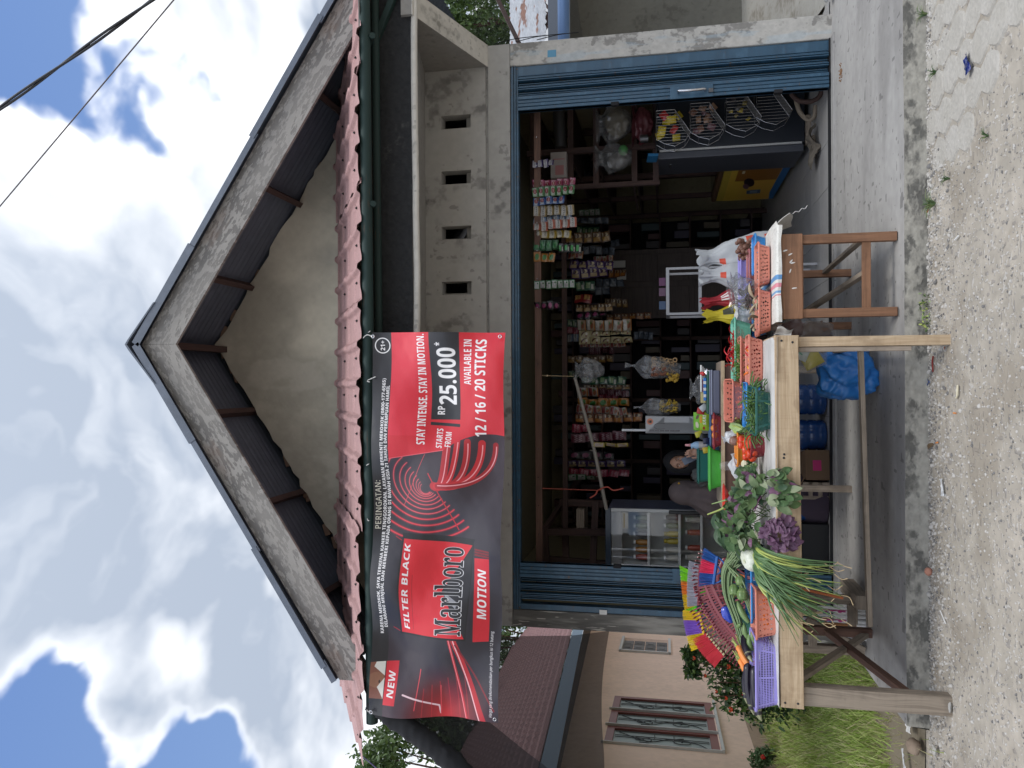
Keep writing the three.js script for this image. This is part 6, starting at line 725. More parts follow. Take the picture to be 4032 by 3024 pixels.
{ // white framed display case
  const d = thing('display_case', 'white aluminium display case frame in the middle of the shop', 'display case', [0.66, 0.157, -0.6]); const al = flat(0.42, 0.42, 0.43, 0.4); const y1 = 1.385; part('frame', [bx(0, 0.022, 0, y1, -0.02, 0.0), bx(0.438, 0.46, 0, y1, -0.02, 0), bx(0.0225, 0.4375, y1 - 0.03, y1, -0.02, 0.001), bx(0.0225, 0.4375, 1.05, 1.08, -0.02, 0.001)], al, d); part('frame', [bx(0, 0.022, 0, y1, -0.4, -0.38), bx(0.438, 0.46, 0, y1, -0.4, -0.38), bx(0.0225, 0.4375, y1 - 0.03, y1, -0.4, -0.38), bx(0.0, 0.022, y1 - 0.03, y1, -0.379, -0.021), bx(0.438, 0.46, y1 - 0.03, y1, -0.379, -0.021)], al, d, 'rear frame of the case'); part('shelf', bx(0.022, 0.438, 1.05, 1.056, -0.38, -0.0205), flat(0.1, 0.02, 0.03, 0.6), d);
  for (const [x, c, l] of [[0.99, [0.12, 0.03, 0.10], 'purple card pack on top of the display case, rightmost'], [0.89, [0.13, 0.06, 0.11], 'purple and olive card pack on top of the display case, middle'], [0.76, [0.04, 0.08, 0.16], 'blue and silver packet on top of the display case, leftmost']]) solo('card_pack', [bx(x - 0.04, x + 0.04, 1.545, 1.61, -0.66, -0.65, 0.002)], flat(...c, 0.4), l, 'packet');
}
{ // shelving along the right wall in dark timber; more added at the back, with dim goods
  const s = thing('wooden_shelves', 'dark timber shelves along the right wall of the shop', 'shelves'); const wood = M.darkWood;
  for (const z of [-1.15, -2.3, -3.4, -4.5]) for (const x of [2.47, 3.03]) part('post', bx(x - 0.03, x + 0.03, 0.157, 3.0, z - 0.03, z + 0.03, 0.002, 1), wood, s); for (const y of [1.64, 1.86, 2.26, 2.53, 2.94]) { part('board', bx(2.44, 3.06, y, y + 0.022, -4.6, -1.185, 0.002, 2), wood, s); part('front_rail', bx(2.10, 3.06, y - 0.03, y + 0.03, -1.185, -1.181 + 0.04, 0.002, 0), wood, s); } part('post', bx(2.07, 2.12, 1.6, 2.97, -1.2, -1.15, 0.002, 1), wood, s); part('side_rail', bx(2.08, 2.11, 1.86, 1.88, -2.4, -1.2), wood, s);
  const b = thing('added_back_shelves', 'tall dark shelves added against the back wall of the shop', 'shelves'); for (let i = 0; i < 6; i++) part('post', bx(-2.0 + i * 0.88 - 0.025, -2.0 + i * 0.88 + 0.025, 0.157, 3.0, -4.25, -4.2, 0, 1), wood, b); for (let j = 0; j < 7; j++) part('board', bx(-2.05, 2.42, 0.35 + j * 0.42, 0.372 + j * 0.42, -4.75, -4.2, 0, 0), wood, b); part('dark_backing', bx(-2.1, 2.42, 0.157, 3.1, -4.78, -4.76), M.blackMatt, b);  // back shelves and black panel added to make the room depth dark
  const g = []; for (let j = 0; j < 7; j++) for (let i = 0; i < 34; i++) if (R() < 0.8) { const x = -1.95 + i * 0.126, y = 0.373 + j * 0.42; g.push([x, y, rr(0.07, 0.115), rr(0.12, 0.34)]); } const cs = [[0.05, 0.045, 0.05], [0.08, 0.03, 0.03], [0.03, 0.06, 0.07], [0.09, 0.07, 0.04], [0.04, 0.035, 0.07]].map((c) => flat(...c, 0.5)); cs.forEach((m, k) => { const q = solo('added_shelf_goods', g.filter((_, i) => i % 5 === k).map(([x, y, w, h]) => bx(x, x + w, y, y + h, -4.5, -4.3, 0.004)), m, 'dim ' + ['grey', 'maroon', 'teal', 'brown', 'violet'][k] + ' packets added to darken the back shelves', 'packets'); q.userData.kind = 'stuff'; });  // dark goods added so the far end of the room stays dark
  const p = thing('partition', 'dark panelled partition door added deep in the shop', 'partition', [1.3, 0.157, -3.2]); part('panel', [bx(-0.45, 0.45, 0, 2.1, -0.02, 0.0), ...[0.15, 0.62, 1.09, 1.56].flatMap((y) => [-0.4, 0.03].map((x) => bx(x, x + 0.36, y, y + 0.4, 0, 0.012, 0.008)))], timber([0.06, 0.045, 0.04], [0.035, 0.027, 0.025], 431, { size: 256, mat: { bump: 0 } }), p);  // partition added to darken the inner room
  for (const [x, y, w, h, l] of [[1.52, 2.06, 0.09, 0.16, 'white paper slip deep in the shop, uppermost'], [1.36, 2.05, 0.13, 0.12, 'white paper slip below the uppermost one']]) solo('paper_slip', bx(x, x + w, y, y + h, -3.17, -3.168), flat(0.4, 0.4, 0.38, 0.7), l, 'paper');
}
{ const b = thing('clear_bag', 'big clear bag of goods on the right shelves, nearer the gate', 'bag', [2.68, 1.885, -1.0]); part('bag', bagGeo(0.38, 0.36, 0.24, 0.5, 71, 0.1, 0.02), M.bagClear, b); part('contents', at(crumple(new THREE.SphereGeometry(1, 20, 14), 0.15, 2, 3), 0, 0.15, 0, 0, 0, 0, [0.15, 0.12, 0.09]), flat(0.16, 0.13, 0.08, 0.7), b); }
{ const b = thing('clear_bag', 'big clear bag with a green bundle on the right shelves, left of the other', 'bag', [2.33, 1.885, -1.0]); part('bag', bagGeo(0.3, 0.36, 0.22, 0.5, 73, 0.1, 0.02), M.bagClear, b); part('contents', at(crumple(new THREE.SphereGeometry(1, 20, 14), 0.15, 2, 6), 0.06, 0.08, 0.04, 0, 0, 0, [0.06, 0.05, 0.05]), flat(0.06, 0.2, 0.06, 0.6), b); part('contents', at(crumple(new THREE.SphereGeometry(1, 20, 14), 0.15, 2, 7), -0.04, 0.14, 0, 0, 0, 0, [0.09, 0.11, 0.07]), flat(0.12, 0.11, 0.1, 0.6), b); }
solo('metal_tube', rod([2.50, 2.63, -1.1], [2.88, 2.65, -1.1], 0.062, 24), M.darkSteel, 'shiny round metal tube lying on the upper right shelf', 'tube');
{ const b = thing('white_carton', 'white carton with pink print on the upper right shelf', 'carton', [2.17, 2.56, -1.1]); part('box', bx(0, 0.27, 0, 0.17, -0.06, 0.06, 0.003), flat(0.4, 0.36, 0.34, 0.6), b); part('print', [bx(0.03, 0.13, 0.03, 0.12, 0.0605, 0.0615), bx(0.19, 0.2, 0.02, 0.14, 0.0605, 0.0615)], flat(0.45, 0.2, 0.2, 0.6), b); }
{ const b = thing('dark_red_bag', 'dark red bag with a foil label on the shelf above the black fridge', 'bag', [2.64, 1.67, -1.0]); part('bag', bagGeo(0.38, 0.2, 0.2, 0.6, 79, 0.05, 0.02), flat(0.09, 0.022, 0.028, 0.4), b); part('label_roll', rod([-0.17, 0.04, 0.12], [-0.17, 0.12, 0.12], 0.04, 16), M.darkSteel, b); }
solo('blue_bar', bar([2.26, 1.68, -0.95], [2.28, 1.66, -0.8], 0.03, 0.1), flat(0.02, 0.14, 0.3, 0.4), 'small bright blue strip on top of the black fridge', 'strip');
{ const w = thing('timber_frame', 'rough dark timber frame stacked with boards left of the rails, over the cooler', 'frame'); const b = (a, c, d = 0.07, e = 0.07) => part('beam', bar(a, c, d, e), M.darkWood, w); b([-1.92, 2.82, -1.2], [-1.55, 2.84, -1.2]); b([-1.93, 2.15, -1.25], [-1.9, 2.86, -1.25]); b([-1.58, 2.12, -1.22], [-1.6, 2.9, -1.22]); b([-1.31, 2.12, -1.4], [-1.3, 2.7, -1.4]); b([-1.92, 2.32, -1.2], [-1.28, 2.3, -1.35]); b([-1.92, 2.62, -1.3], [-1.3, 2.66, -1.5]); b([-1.6, 2.86, -1.2], [-1.1, 2.55, -2.4], 0.06, 0.05); part('boards', [0, 1, 2, 3].map((i) => bx(-1.62, -1.36, 2.42 + i * 0.022, 2.44 + i * 0.022, -1.7, -1.3, 0.001)), M.oldPale, w, 'pale boards stacked on the frame'); }

// ---------- the two people behind the back table
function field(c, half, res, fn) { // a continuous skin from a distance field
  const mc = new MarchingCubes(res, M.white, false, false, 120000), n = res, F = mc.field; mc.isolation = 0; for (let k = 0; k < n; k++) for (let j = 0; j < n; j++) for (let i = 0; i < n; i++) F[i + j * n + k * n * n] = -fn(c[0] + (i - n / 2) / (n / 2) * half, c[1] + (j - n / 2) / (n / 2) * half, c[2] + (k - n / 2) / (n / 2) * half) * 30; mc.update();
  const m = mc.count, P = new Float32Array(m * 3), N = new Float32Array(m * 3); for (let i = 0; i < m; i++) for (let q = 0; q < 3; q++) { P[i * 3 + q] = c[q] + mc.positionArray[i * 3 + q] * half; N[i * 3 + q] = mc.normalArray[i * 3 + q]; } let g = new THREE.BufferGeometry(); g.setAttribute('position', new THREE.BufferAttribute(P, 3)); g = mergeVertices(g, 1e-4); g.computeVertexNormals(); return muv(g);
}
const caps = (p, a, b, r0, r1) => { const ax = b[0] - a[0], ay = b[1] - a[1], az = b[2] - a[2], t = clamp(((p[0] - a[0]) * ax + (p[1] - a[1]) * ay + (p[2] - a[2]) * az) / (ax * ax + ay * ay + az * az)); return Math.hypot(p[0] - a[0] - ax * t, p[1] - a[1] - ay * t, p[2] - a[2] - az * t) - mix(r0, r1, t); };
const smin = (a, b, k) => { const h = clamp(0.5 + 0.5 * (b - a) / k); return mix(b, a, h) - k * h * (1 - h); }, ell = (p, c, r) => { const x = (p[0] - c[0]) / r[0], y = (p[1] - c[1]) / r[1], z = (p[2] - c[2]) / r[2], l = Math.hypot(x, y, z); return (l - 1) * Math.min(...r); };
M.skin = flat(0.36, 0.2, 0.135, 0.55); M.taupe = surf(128, 0.3, (u, v) => { const a = tf(u, v, 8, 8, 4, 501); return mix3([0.115, 0.088, 0.085], [0.085, 0.066, 0.066], a); }, { rough: 0.9 });
{ // woman in a black headscarf, looking out, one hand raised by her face
  const w = thing('person', 'person in a black headscarf looking out over the back table, hand raised with a phone', 'person'); const H = [-0.735, 1.425, -0.33];
  part('headscarf', field([-0.74, 1.15, -0.38], 0.56, 60, (x, y, z) => { const p = [x, y, z]; let d = ell(p, [H[0], H[1] + 0.01, H[2] - 0.045], [0.108, 0.142, 0.12]); d = smin(d, caps(p, [H[0], 1.33, -0.37], [H[0], 1.2, -0.38], 0.095, 0.13), 0.06); d = smin(d, caps(p, [H[0] - 0.15, 1.13, -0.4], [H[0] + 0.15, 1.13, -0.4], 0.085, 0.085), 0.08); d = smin(d, caps(p, [H[0], 1.1, -0.4], [H[0], 0.72, -0.42], 0.17, 0.2), 0.08); d = smin(d, caps(p, [H[0] + 0.17, 1.12, -0.38], [H[0] + 0.19, 0.95, -0.2], 0.06, 0.05), 0.04); d = smin(d, caps(p, [H[0] + 0.19, 0.95, -0.2], [-0.585, 1.18, 0.06], 0.052, 0.04), 0.03); d += (fbm3(x * 14, y * 6, z * 14, 3) - 0.5) * 0.016; const f = ell(p, [H[0] + 0.004, H[1] - 0.002, H[2] + 0.055], [0.066, 0.09, 0.085]); return Math.max(d, -f); }), flat(0.008, 0.008, 0.010, 0.9), w);
  const face = field([H[0], H[1], H[2]], 0.13, 64, (x, y, z) => { const p = [x - H[0], y - H[1], z - H[2]]; let d = ell(p, [0, 0.012, -0.01], [0.066, 0.09, 0.075]); d = smin(d, ell(p, [0, -0.045, 0.012], [0.046, 0.045, 0.05]), 0.03); d = smin(d, caps(p, [0, 0.012, 0.062], [0, -0.018, 0.079], 0.008, 0.011), 0.012); for (const s of [-1, 1]) { d = smin(d, ell(p, [s * 0.032, -0.018, 0.045], [0.02, 0.018, 0.015]), 0.015); d = smin(d, caps(p, [s * 0.012, 0.028, 0.062], [s * 0.042, 0.03, 0.05], 0.006, 0.005), 0.01); d = Math.max(d, -ell(p, [s * 0.027, 0.012, 0.07], [0.014, 0.008, 0.012]) * 0.6 - 0.002); } d = smin(d, caps(p, [-0.014, -0.043, 0.06], [0.014, -0.043, 0.06], 0.0065, 0.0065), 0.006); d = smin(d, caps(p, [-0.011, -0.053, 0.057], [0.011, -0.053, 0.057], 0.0065, 0.0065), 0.006); return d; });
  const fr = new THREE.Group(); const F = part('face', face.translate(-H[0], -H[1], -H[2]), M.skin, w); F.position.set(...H); F.rotation.set(0.05, 0.12, 0.16);
  for (const s of [-1, 1]) { part('eye', at(new THREE.SphereGeometry(0.010, 14, 10), s * 0.027, 0.012, 0.056, 0, 0, 0, [1.15, 0.55, 0.6]), flat(0.5, 0.48, 0.46, 0.3), F); part('iris', at(new THREE.SphereGeometry(0.005, 10, 8), s * 0.026, 0.012, 0.0605, 0, 0, 0, [1, 1, 0.4]), M.black, F); part('eyebrow', tube([[s * 0.012, 0.03, 0.071], [s * 0.028, 0.036, 0.067], [s * 0.044, 0.03, 0.054]], 0.0026, 8, 5), M.black, F); } part('lips', [tube([[-0.017, -0.046, 0.063], [-0.006, -0.0435, 0.0685], [0, -0.0445, 0.069], [0.006, -0.0435, 0.0685], [0.017, -0.046, 0.063]], 0.0034, 12, 6), tube([[-0.014, -0.048, 0.063], [0, -0.0515, 0.068], [0.014, -0.048, 0.063]], 0.0036, 12, 6)], flat(0.3, 0.1, 0.085, 0.45), F);
  const hand = field([-0.605, 1.31, 0.09], 0.13, 72, (x, y, z) => { const p = [x, y, z]; let d = caps(p, [-0.585, 1.19, 0.07], [-0.595, 1.25, 0.08], 0.026, 0.026); d = smin(d, ell(p, [-0.605, 1.285, 0.09], [0.036, 0.045, 0.018]), 0.02); [[-0.632, 0.062, 0.0085], [-0.614, 0.078, 0.009], [-0.596, 0.075, 0.009], [-0.58, 0.062, 0.008]].forEach(([fx, L, r], i) => { const b0 = [fx + 0.002, 1.318, 0.092], b1 = [fx - 0.006, 1.318 + L * 0.5, 0.106], b2 = [fx - 0.014, 1.318 + L * 0.85, 0.098]; let q = caps(p, b0, b1, r, r * 0.92); q = smin(q, caps(p, b1, b2, r * 0.92, r * 0.75), 0.004); d = smin(d, q, 0.006); }); let th = caps(p, [-0.625, 1.265, 0.1], [-0.65, 1.295, 0.112], 0.011, 0.0095); th = smin(th, caps(p, [-0.65, 1.295, 0.112], [-0.652, 1.325, 0.11], 0.0095, 0.0078), 0.004); return smin(d, th, 0.008); }); part('hand', hand, M.skin, w);
  const ph = solo('phone', bx(-0.035, 0.035, -0.07, 0.07, -0.004, 0.004, 0.006), flat(0.11, 0.13, 0.17, 0.3), 'blue grey phone held near the face of the person in black', 'phone'); ph.position.set(-0.665, 1.345, 0.06); ph.rotation.set(0, 0.5, 0.5);
}
{ // second person, turned away, in a long taupe headscarf
  const w = thing('person', 'person in a long taupe headscarf turned away beside the glass cooler', 'person'); const X = -1.03, Z = -0.32;
  part('headscarf', field([X, 1.12, Z], 0.52, 60, (x, y, z) => { const p = [x, y, z]; let d = ell(p, [X + 0.015, 1.41, Z], [0.108, 0.125, 0.125]); d = smin(d, caps(p, [X + 0.01, 1.34, Z], [X - 0.02, 1.16, Z], 0.10, 0.17), 0.07); d = smin(d, caps(p, [X - 0.02, 1.12, Z], [X - 0.03, 0.86, Z + 0.02], 0.18, 0.2), 0.08); const a = Math.atan2(z - Z, x - X); d += 0.010 * Math.sin(a * 11 + y * 9) * sst(1.4, 1.15, y) + (fbm3(x * 9, y * 5, z * 9, 3) - 0.5) * 0.02; return Math.max(d, 0.80 - y); }), M.taupe, w); part('skirt', field([X - 0.02, 0.5, Z], 0.42, 40, (x, y, z) => Math.max(caps([x, y, z], [X - 0.02, 0.9, Z], [X - 0.02, 0.2, Z], 0.17, 0.24) + (fbm3(x * 8, y * 3, z * 8, 3) - 0.5) * 0.02, 0.16 - y, y - 0.86)), flat(0.045, 0.032, 0.05, 0.9), w);
  part('sleeve', field([X + 0.17, 1.24, Z + 0.16], 0.2, 44, (x, y, z) => smin(caps([x, y, z], [X + 0.1, 1.2, Z + 0.06], [X + 0.2, 1.27, Z + 0.17], 0.06, 0.05), caps([x, y, z], [X + 0.2, 1.27, Z + 0.17], [X + 0.24, 1.2, Z + 0.24], 0.05, 0.04), 0.03) + 0.004 * Math.sin(x * 160 + y * 90)), flat(0.085, 0.09, 0.085, 0.85), w, 'grey patterned sleeve'); part('brooch', at(ribbed(0.011, 0.008, 6, 0.3), X + 0.105, 1.435, Z + 0.065, 0.8), flat(0.6, 0.34, 0.03, 0.5), w);
}

// ======================================================================= the banner
{
  const W = 2048, Hh = 724, cv = document.createElement('canvas'); cv.width = W; cv.height = Hh; const c = cv.getContext('2d'); const F = '"sans-serif"';
  c.fillStyle = '#16151d'; c.fillRect(0, 0, W, Hh);
  const dark = c.createLinearGradient(0, 90, 1400, 724); dark.addColorStop(0, '#3a2230'); dark.addColorStop(0.35, '#221f2a'); dark.addColorStop(0.7, '#2b2530'); dark.addColorStop(1, '#33242f'); c.fillStyle = dark; c.fillRect(0, 84, W, Hh);
  // printed red glow and streaks on the left, tunnel rings and ribbons in the middle
  let g = c.createRadialGradient(10, 430, 10, 10, 430, 300); g.addColorStop(0, '#c21a24'); g.addColorStop(0.5, 'rgba(150,16,26,0.6)'); g.addColorStop(1, 'rgba(60,10,20,0)'); c.fillStyle = g; c.fillRect(0, 150, 420, 574);
  const line = (p, w, col) => { c.strokeStyle = col; c.lineWidth = w; c.lineCap = 'round'; c.beginPath(); c.moveTo(p[0], p[1]); for (let i = 2; i < p.length; i += 2) c.lineTo(p[i], p[i + 1]); c.stroke(); };
  line([253, 282, 39, 261], 5, '#d8404c'); line([115, 190, 60, 390, 20, 400], 9, '#e6c6cc'); line([20, 402, 120, 398, 170, 398], 6, '#d64a56'); for (let i = 0; i < 6; i++) line([0, 300 + i * 52, 150 + i * 22, 306 + i * 44], 5, 'rgba(206,42,54,0.5)'); line([423, 443, 0, 546], 14, '#c4202c'); line([423, 443, 0, 542], 4, '#ef8f97'); line([420, 470, 0, 640], 30, '#b81c28'); line([420, 468, 0, 618], 7, '#efb3b8'); line([400, 480, 60, 700], 9, '#7d1420');
  for (let i = 0; i < 13; i++) { const r = 30 + i * i * 1.9 + i * 6; c.strokeStyle = i > 8 ? '#cf2433' : 'rgba(214,60,72,0.85)'; c.lineWidth = 2.5 + i * 0.5; c.shadowColor = '#e02838'; c.shadowBlur = 10; c.beginPath(); c.ellipse(1219 + i * 6, 300 - i * 2, r * 0.92, r * 1.05, 0.2, 2.0 + i * 0.02, 5.4); c.stroke(); c.strokeStyle = 'rgba(255,190,195,0.4)'; c.lineWidth = 1.4; c.stroke(); } c.shadowBlur = 0; line([1120, 165, 1400, 300], 3, '#d9404c'); line([1000, 480, 1300, 320], 6, '#c0202c'); line([960, 130, 900, 240], 4, '#b01c28'); line([470, 120, 440, 170], 4, '#b01c28');
  for (const [a, b, w, col] of [[0, 0, 60, '#b01824'], [60, 30, 44, '#c41f2b'], [120, 80, 50, '#b01824'], [205, 120, 54, '#c41f2b'], [285, 170, 40, '#a01420']]) { c.strokeStyle = col; c.lineWidth = w * 0.72; c.beginPath(); c.moveTo(1480 - a * 0.1, 420 + a * 0.9); c.quadraticCurveTo(1190 + a * 0.1, 420 + b * 1.5, 1235, 350 + a * 0.08); c.stroke(); c.strokeStyle = 'rgba(255,205,210,0.75)'; c.lineWidth = 6; c.beginPath(); c.moveTo(1470 - a * 0.1, 424 + a * 0.9); c.quadraticCurveTo(1198 + a * 0.1, 424 + b * 1.5, 1238, 352 + a * 0.08); c.stroke(); }
  // red panel on the right
  c.fillStyle = '#d01c2e'; c.beginPath(); c.moveTo(1375, 100); c.lineTo(W, 100); c.lineTo(W, 724); c.lineTo(1500, 724); c.quadraticCurveTo(1540, 560, 1424, 400); c.fill(); c.fillStyle = '#d8243a'; c.fillRect(1500, 100, 548, 150); line([1375, 100, 1424, 400], 4, '#e8606a');
  c.fillStyle = '#14131b'; c.fillRect(0, 0, W, 82); c.beginPath(); c.moveTo(0, 82); c.lineTo(W, 104); c.lineTo(W, 0); c.lineTo(0, 0); c.fill();
  const txt = (s, x, y, w, size, o = {}) => { c.save(); c.translate(x, y); c.rotate(o.rot ?? 0); c.font = (o.w ?? 'bold ') + size + 'px ' + (o.f ?? 'sans-serif'); const m = c.measureText(s).width; c.transform(w / m, 0, o.sk ?? 0, 1, 0, 0); c.fillStyle = o.c ?? '#eceaea'; if (o.st) { c.lineWidth = o.lw ?? 4; c.strokeStyle = o.st; c.strokeText(s, 0, 0); } c.fillText(s, 0, 0); c.restore(); };
  txt('PERINGATAN:', 995, 40, 262, 42, { c: '#d9d6c4', w: '' }); txt('KARENA MEROKOK, SAYA TERKENA KANKER TENGGOROKAN. LAYANAN BERHENTI MEROKOK (0800-177-6565)', 432, 62, 1370, 25, { rot: 0.008 }); txt('DILARANG MENJUAL DAN MEMBERI KEPADA ORANG DI BAWAH USIA 21 TAHUN DAN PEREMPUAN HAMIL', 466, 86, 1298, 25, { rot: 0.008 });
  c.strokeStyle = '#e6e6e6'; c.lineWidth = 6; c.beginPath(); c.arc(1978, 54, 40, 0, 7); c.stroke(); txt('21+', 1950, 66, 56, 34);
  // warning photograph, reduced to plain shapes
  c.fillStyle = '#7d4a3a'; c.fillRect(88, 0, 198, 78); c.fillStyle = '#8c5f48'; c.beginPath(); c.ellipse(190, 34, 42, 46, 0.3, 0, 7); c.fill(); c.fillStyle = '#d8d6cf'; c.beginPath(); c.moveTo(88, 78); c.lineTo(150, 40); c.lineTo(200, 78); c.fill(); c.beginPath(); c.moveTo(210, 78); c.lineTo(262, 20); c.lineTo(286, 30); c.lineTo(286, 78); c.fill(); c.fillStyle = '#3a211c'; c.beginPath(); c.ellipse(180, 52, 9, 5, 0, 0, 7); c.fill();
  c.fillStyle = '#cc1c2e'; c.fillRect(59, 82, 227, 68); txt('NEW', 90, 136, 140, 52, { sk: -0.2 });
  // the pack
  const P = [[439, 160], [955, 172], [926, 565], [427, 531]]; c.beginPath(); P.forEach((p, i) => (i ? c.lineTo(...p) : c.moveTo(...p))); c.closePath(); c.fillStyle = '#d41b2b'; c.fill(); c.strokeStyle = '#0d0d12'; c.lineWidth = 10; c.stroke(); c.fillStyle = '#131219'; c.beginPath(); c.moveTo(980, 164); c.lineTo(955, 172); c.lineTo(926, 565); c.lineTo(955, 578); c.fill();
  c.beginPath(); c.moveTo(427, 531); c.lineTo(674, 397); c.lineTo(926, 565); c.fillStyle = '#191820'; c.fill(); c.fillStyle = '#8f9097'; c.beginPath(); c.moveTo(585, 478); c.lineTo(640, 420); c.lineTo(672, 404); c.lineTo(620, 484); c.fill();
  txt('FILTER BLACK', 458, 216, 462, 44, { sk: -0.22 }); line([466, 238, 760, 238], 2, '#8d1019');
  txt('Marlboro', 446, 508, 462, 200, { c: '#15151a', f: 'serif', st: '#e8e8ea', lw: 7 }); c.fillStyle = '#d01c2e'; c.fillRect(415, 574, 440, 84); c.fillStyle = '#7d1420'; for (let i = 0; i < 3; i++) { c.beginPath(); c.moveTo(858 + i * 14, 658); c.lineTo(868 + i * 14, 574); c.lineTo(878 + i * 14, 574); c.lineTo(868 + i * 14, 658); c.fill(); } txt('MOTION', 522, 640, 270, 66, { sk: -0.25 });
  txt('Harga yang direkomendasikan per bungkus isi 12 batang', 24, 690, 440, 22, { w: '', sk: -0.2, rot: -0.02 });
  // offers
  txt('STAY INTENSE. STAY IN MOTION.', 1451, 298, 590, 60); c.fillStyle = '#1a1a22'; c.fillRect(1585, 324, 463, 160); c.beginPath(); c.moveTo(1546, 484); c.lineTo(1556, 324); c.lineTo(1572, 324); c.lineTo(1562, 484); c.fill(); txt('RP', 1608, 396, 50, 54); txt('25.000', 1661, 462, 308, 136, { st: '#8c9096', lw: 2 }); txt('*', 1974, 400, 22, 60); txt('STARTS', 1433, 392, 104, 46, { sk: -0.08 }); txt('FROM', 1438, 440, 82, 46, { sk: -0.08 }); txt('AVAILABLE IN', 1772, 548, 242, 56); txt('12 / 16 / 20 STICKS', 1494, 628, 520, 82);
  // weave
  for (let i = 0; i < 7000; i++) { c.fillStyle = R() < 0.5 ? 'rgba(255,255,255,0.025)' : 'rgba(0,0,0,0.05)'; c.fillRect(R() * W, R() * Hh, 2 + R() * 26, 1); }
  const t = new THREE.CanvasTexture(cv); t.colorSpace = THREE.SRGBColorSpace; t.magFilter = THREE.LinearFilter;
  const b = thing('cigarette_banner', 'wide red and black cigarette advertising banner hung along the awning edge', 'banner');
  const corner = [[-2.51, 3.783], [0.4, 3.752], [-2.5, 2.775], [0.381, 2.713]];
  part('sheet', sheet(160, 60, (u, v) => { const x = mix(mix(corner[2][0], corner[0][0], v), mix(corner[3][0], corner[1][0], v), u), sag = -0.018 * Math.sin(PI * u * 3) ** 2 * v - 0.02 * Math.sin(PI * u) * v, y = mix(mix(corner[2][1], corner[0][1], v), mix(corner[3][1], corner[1][1], v), u) + sag, d1 = Math.sin((u * 3.2 - v * 1.1) * 5.2) * 0.018, d2 = Math.sin((u * 2.2 + v * 1.5) * 6.5 + 1) * 0.012, tens = (fbm3(u * 12, v * 5, 3, 3) - 0.5) * 0.022, fold = 0.010 * Math.exp(-Math.pow((u - 0.8 + (v - 0.5) * 0.35) * 18, 2)) + 0.012 * Math.exp(-Math.pow((u - 0.16 - (v - 0.5) * 0.42) * 14, 2)); return [x, y, 1.475 - 0.05 * (1 - v) + (d1 + d2) * 1.6 + 0.014 * Math.sin(u * 34 + v * 3) * Math.max(0, v - 0.55) + tens + fold * 1.6]; }), new THREE.MeshPhysicalMaterial({ map: t, roughness: 0.42, clearcoat: 0.4, clearcoatRoughness: 0.22, side: THREE.DoubleSide }), b);
  for (const [x, y, z] of [[0.365, 3.72, 1.5], [0.35, 2.745, 1.46], [-2.475, 2.80, 1.46], [-2.48, 3.75, 1.5]]) part('eyelet', at(new THREE.TorusGeometry(0.011, 0.004, 6, 16), x, y, z), M.steel, b);
  const st = (p) => part('tie', tube(p, 0.004, 12, 5), M.cloth, b); st([[0.365, 3.72, 1.5], [0.38, 3.78, 1.47], [0.36, 3.83, 1.42], [0.40, 3.80, 1.4], [0.41, 3.76, 1.45]]); st([[-2.48, 3.75, 1.5], [-2.5, 3.80, 1.44], [-2.5, 3.84, 1.38]]); st([[-1.03, 3.76, 1.49], [-1.04, 3.80, 1.42], [-1.0, 3.83, 1.38]]); st([[0.02, 3.75, 1.49], [0.03, 3.80, 1.42], [0.06, 3.70, 1.5]]); st([[-0.6, 3.76, 1.49], [-0.62, 3.81, 1.42]]);
}
// stickers on the pillars
solo('price_sticker', [bx(-2.06, -2.018, 2.082, 2.15, -0.0145, -0.0125), ...[0, 1, 2, 3].map((i) => bx(-2.05 + i * 0.008, -2.046 + i * 0.008, 2.1, 2.13, -0.0124, -0.0116))].map((g) => g.translate(-0.035, 0, 0.0145)), flat(0.6, 0.6, 0.58, 0.5), 'small white sticker on the left gate pillar', 'sticker');
solo('blue_sticker', [bx(3.0, 3.065, 2.52, 2.60, 0.0, 0.0015), bx(3.0, 3.06, 2.522, 2.535, 0.0016, 0.0025)], flat(0.09, 0.27, 0.4, 0.5), 'faded blue sticker high on the right pillar', 'sticker');

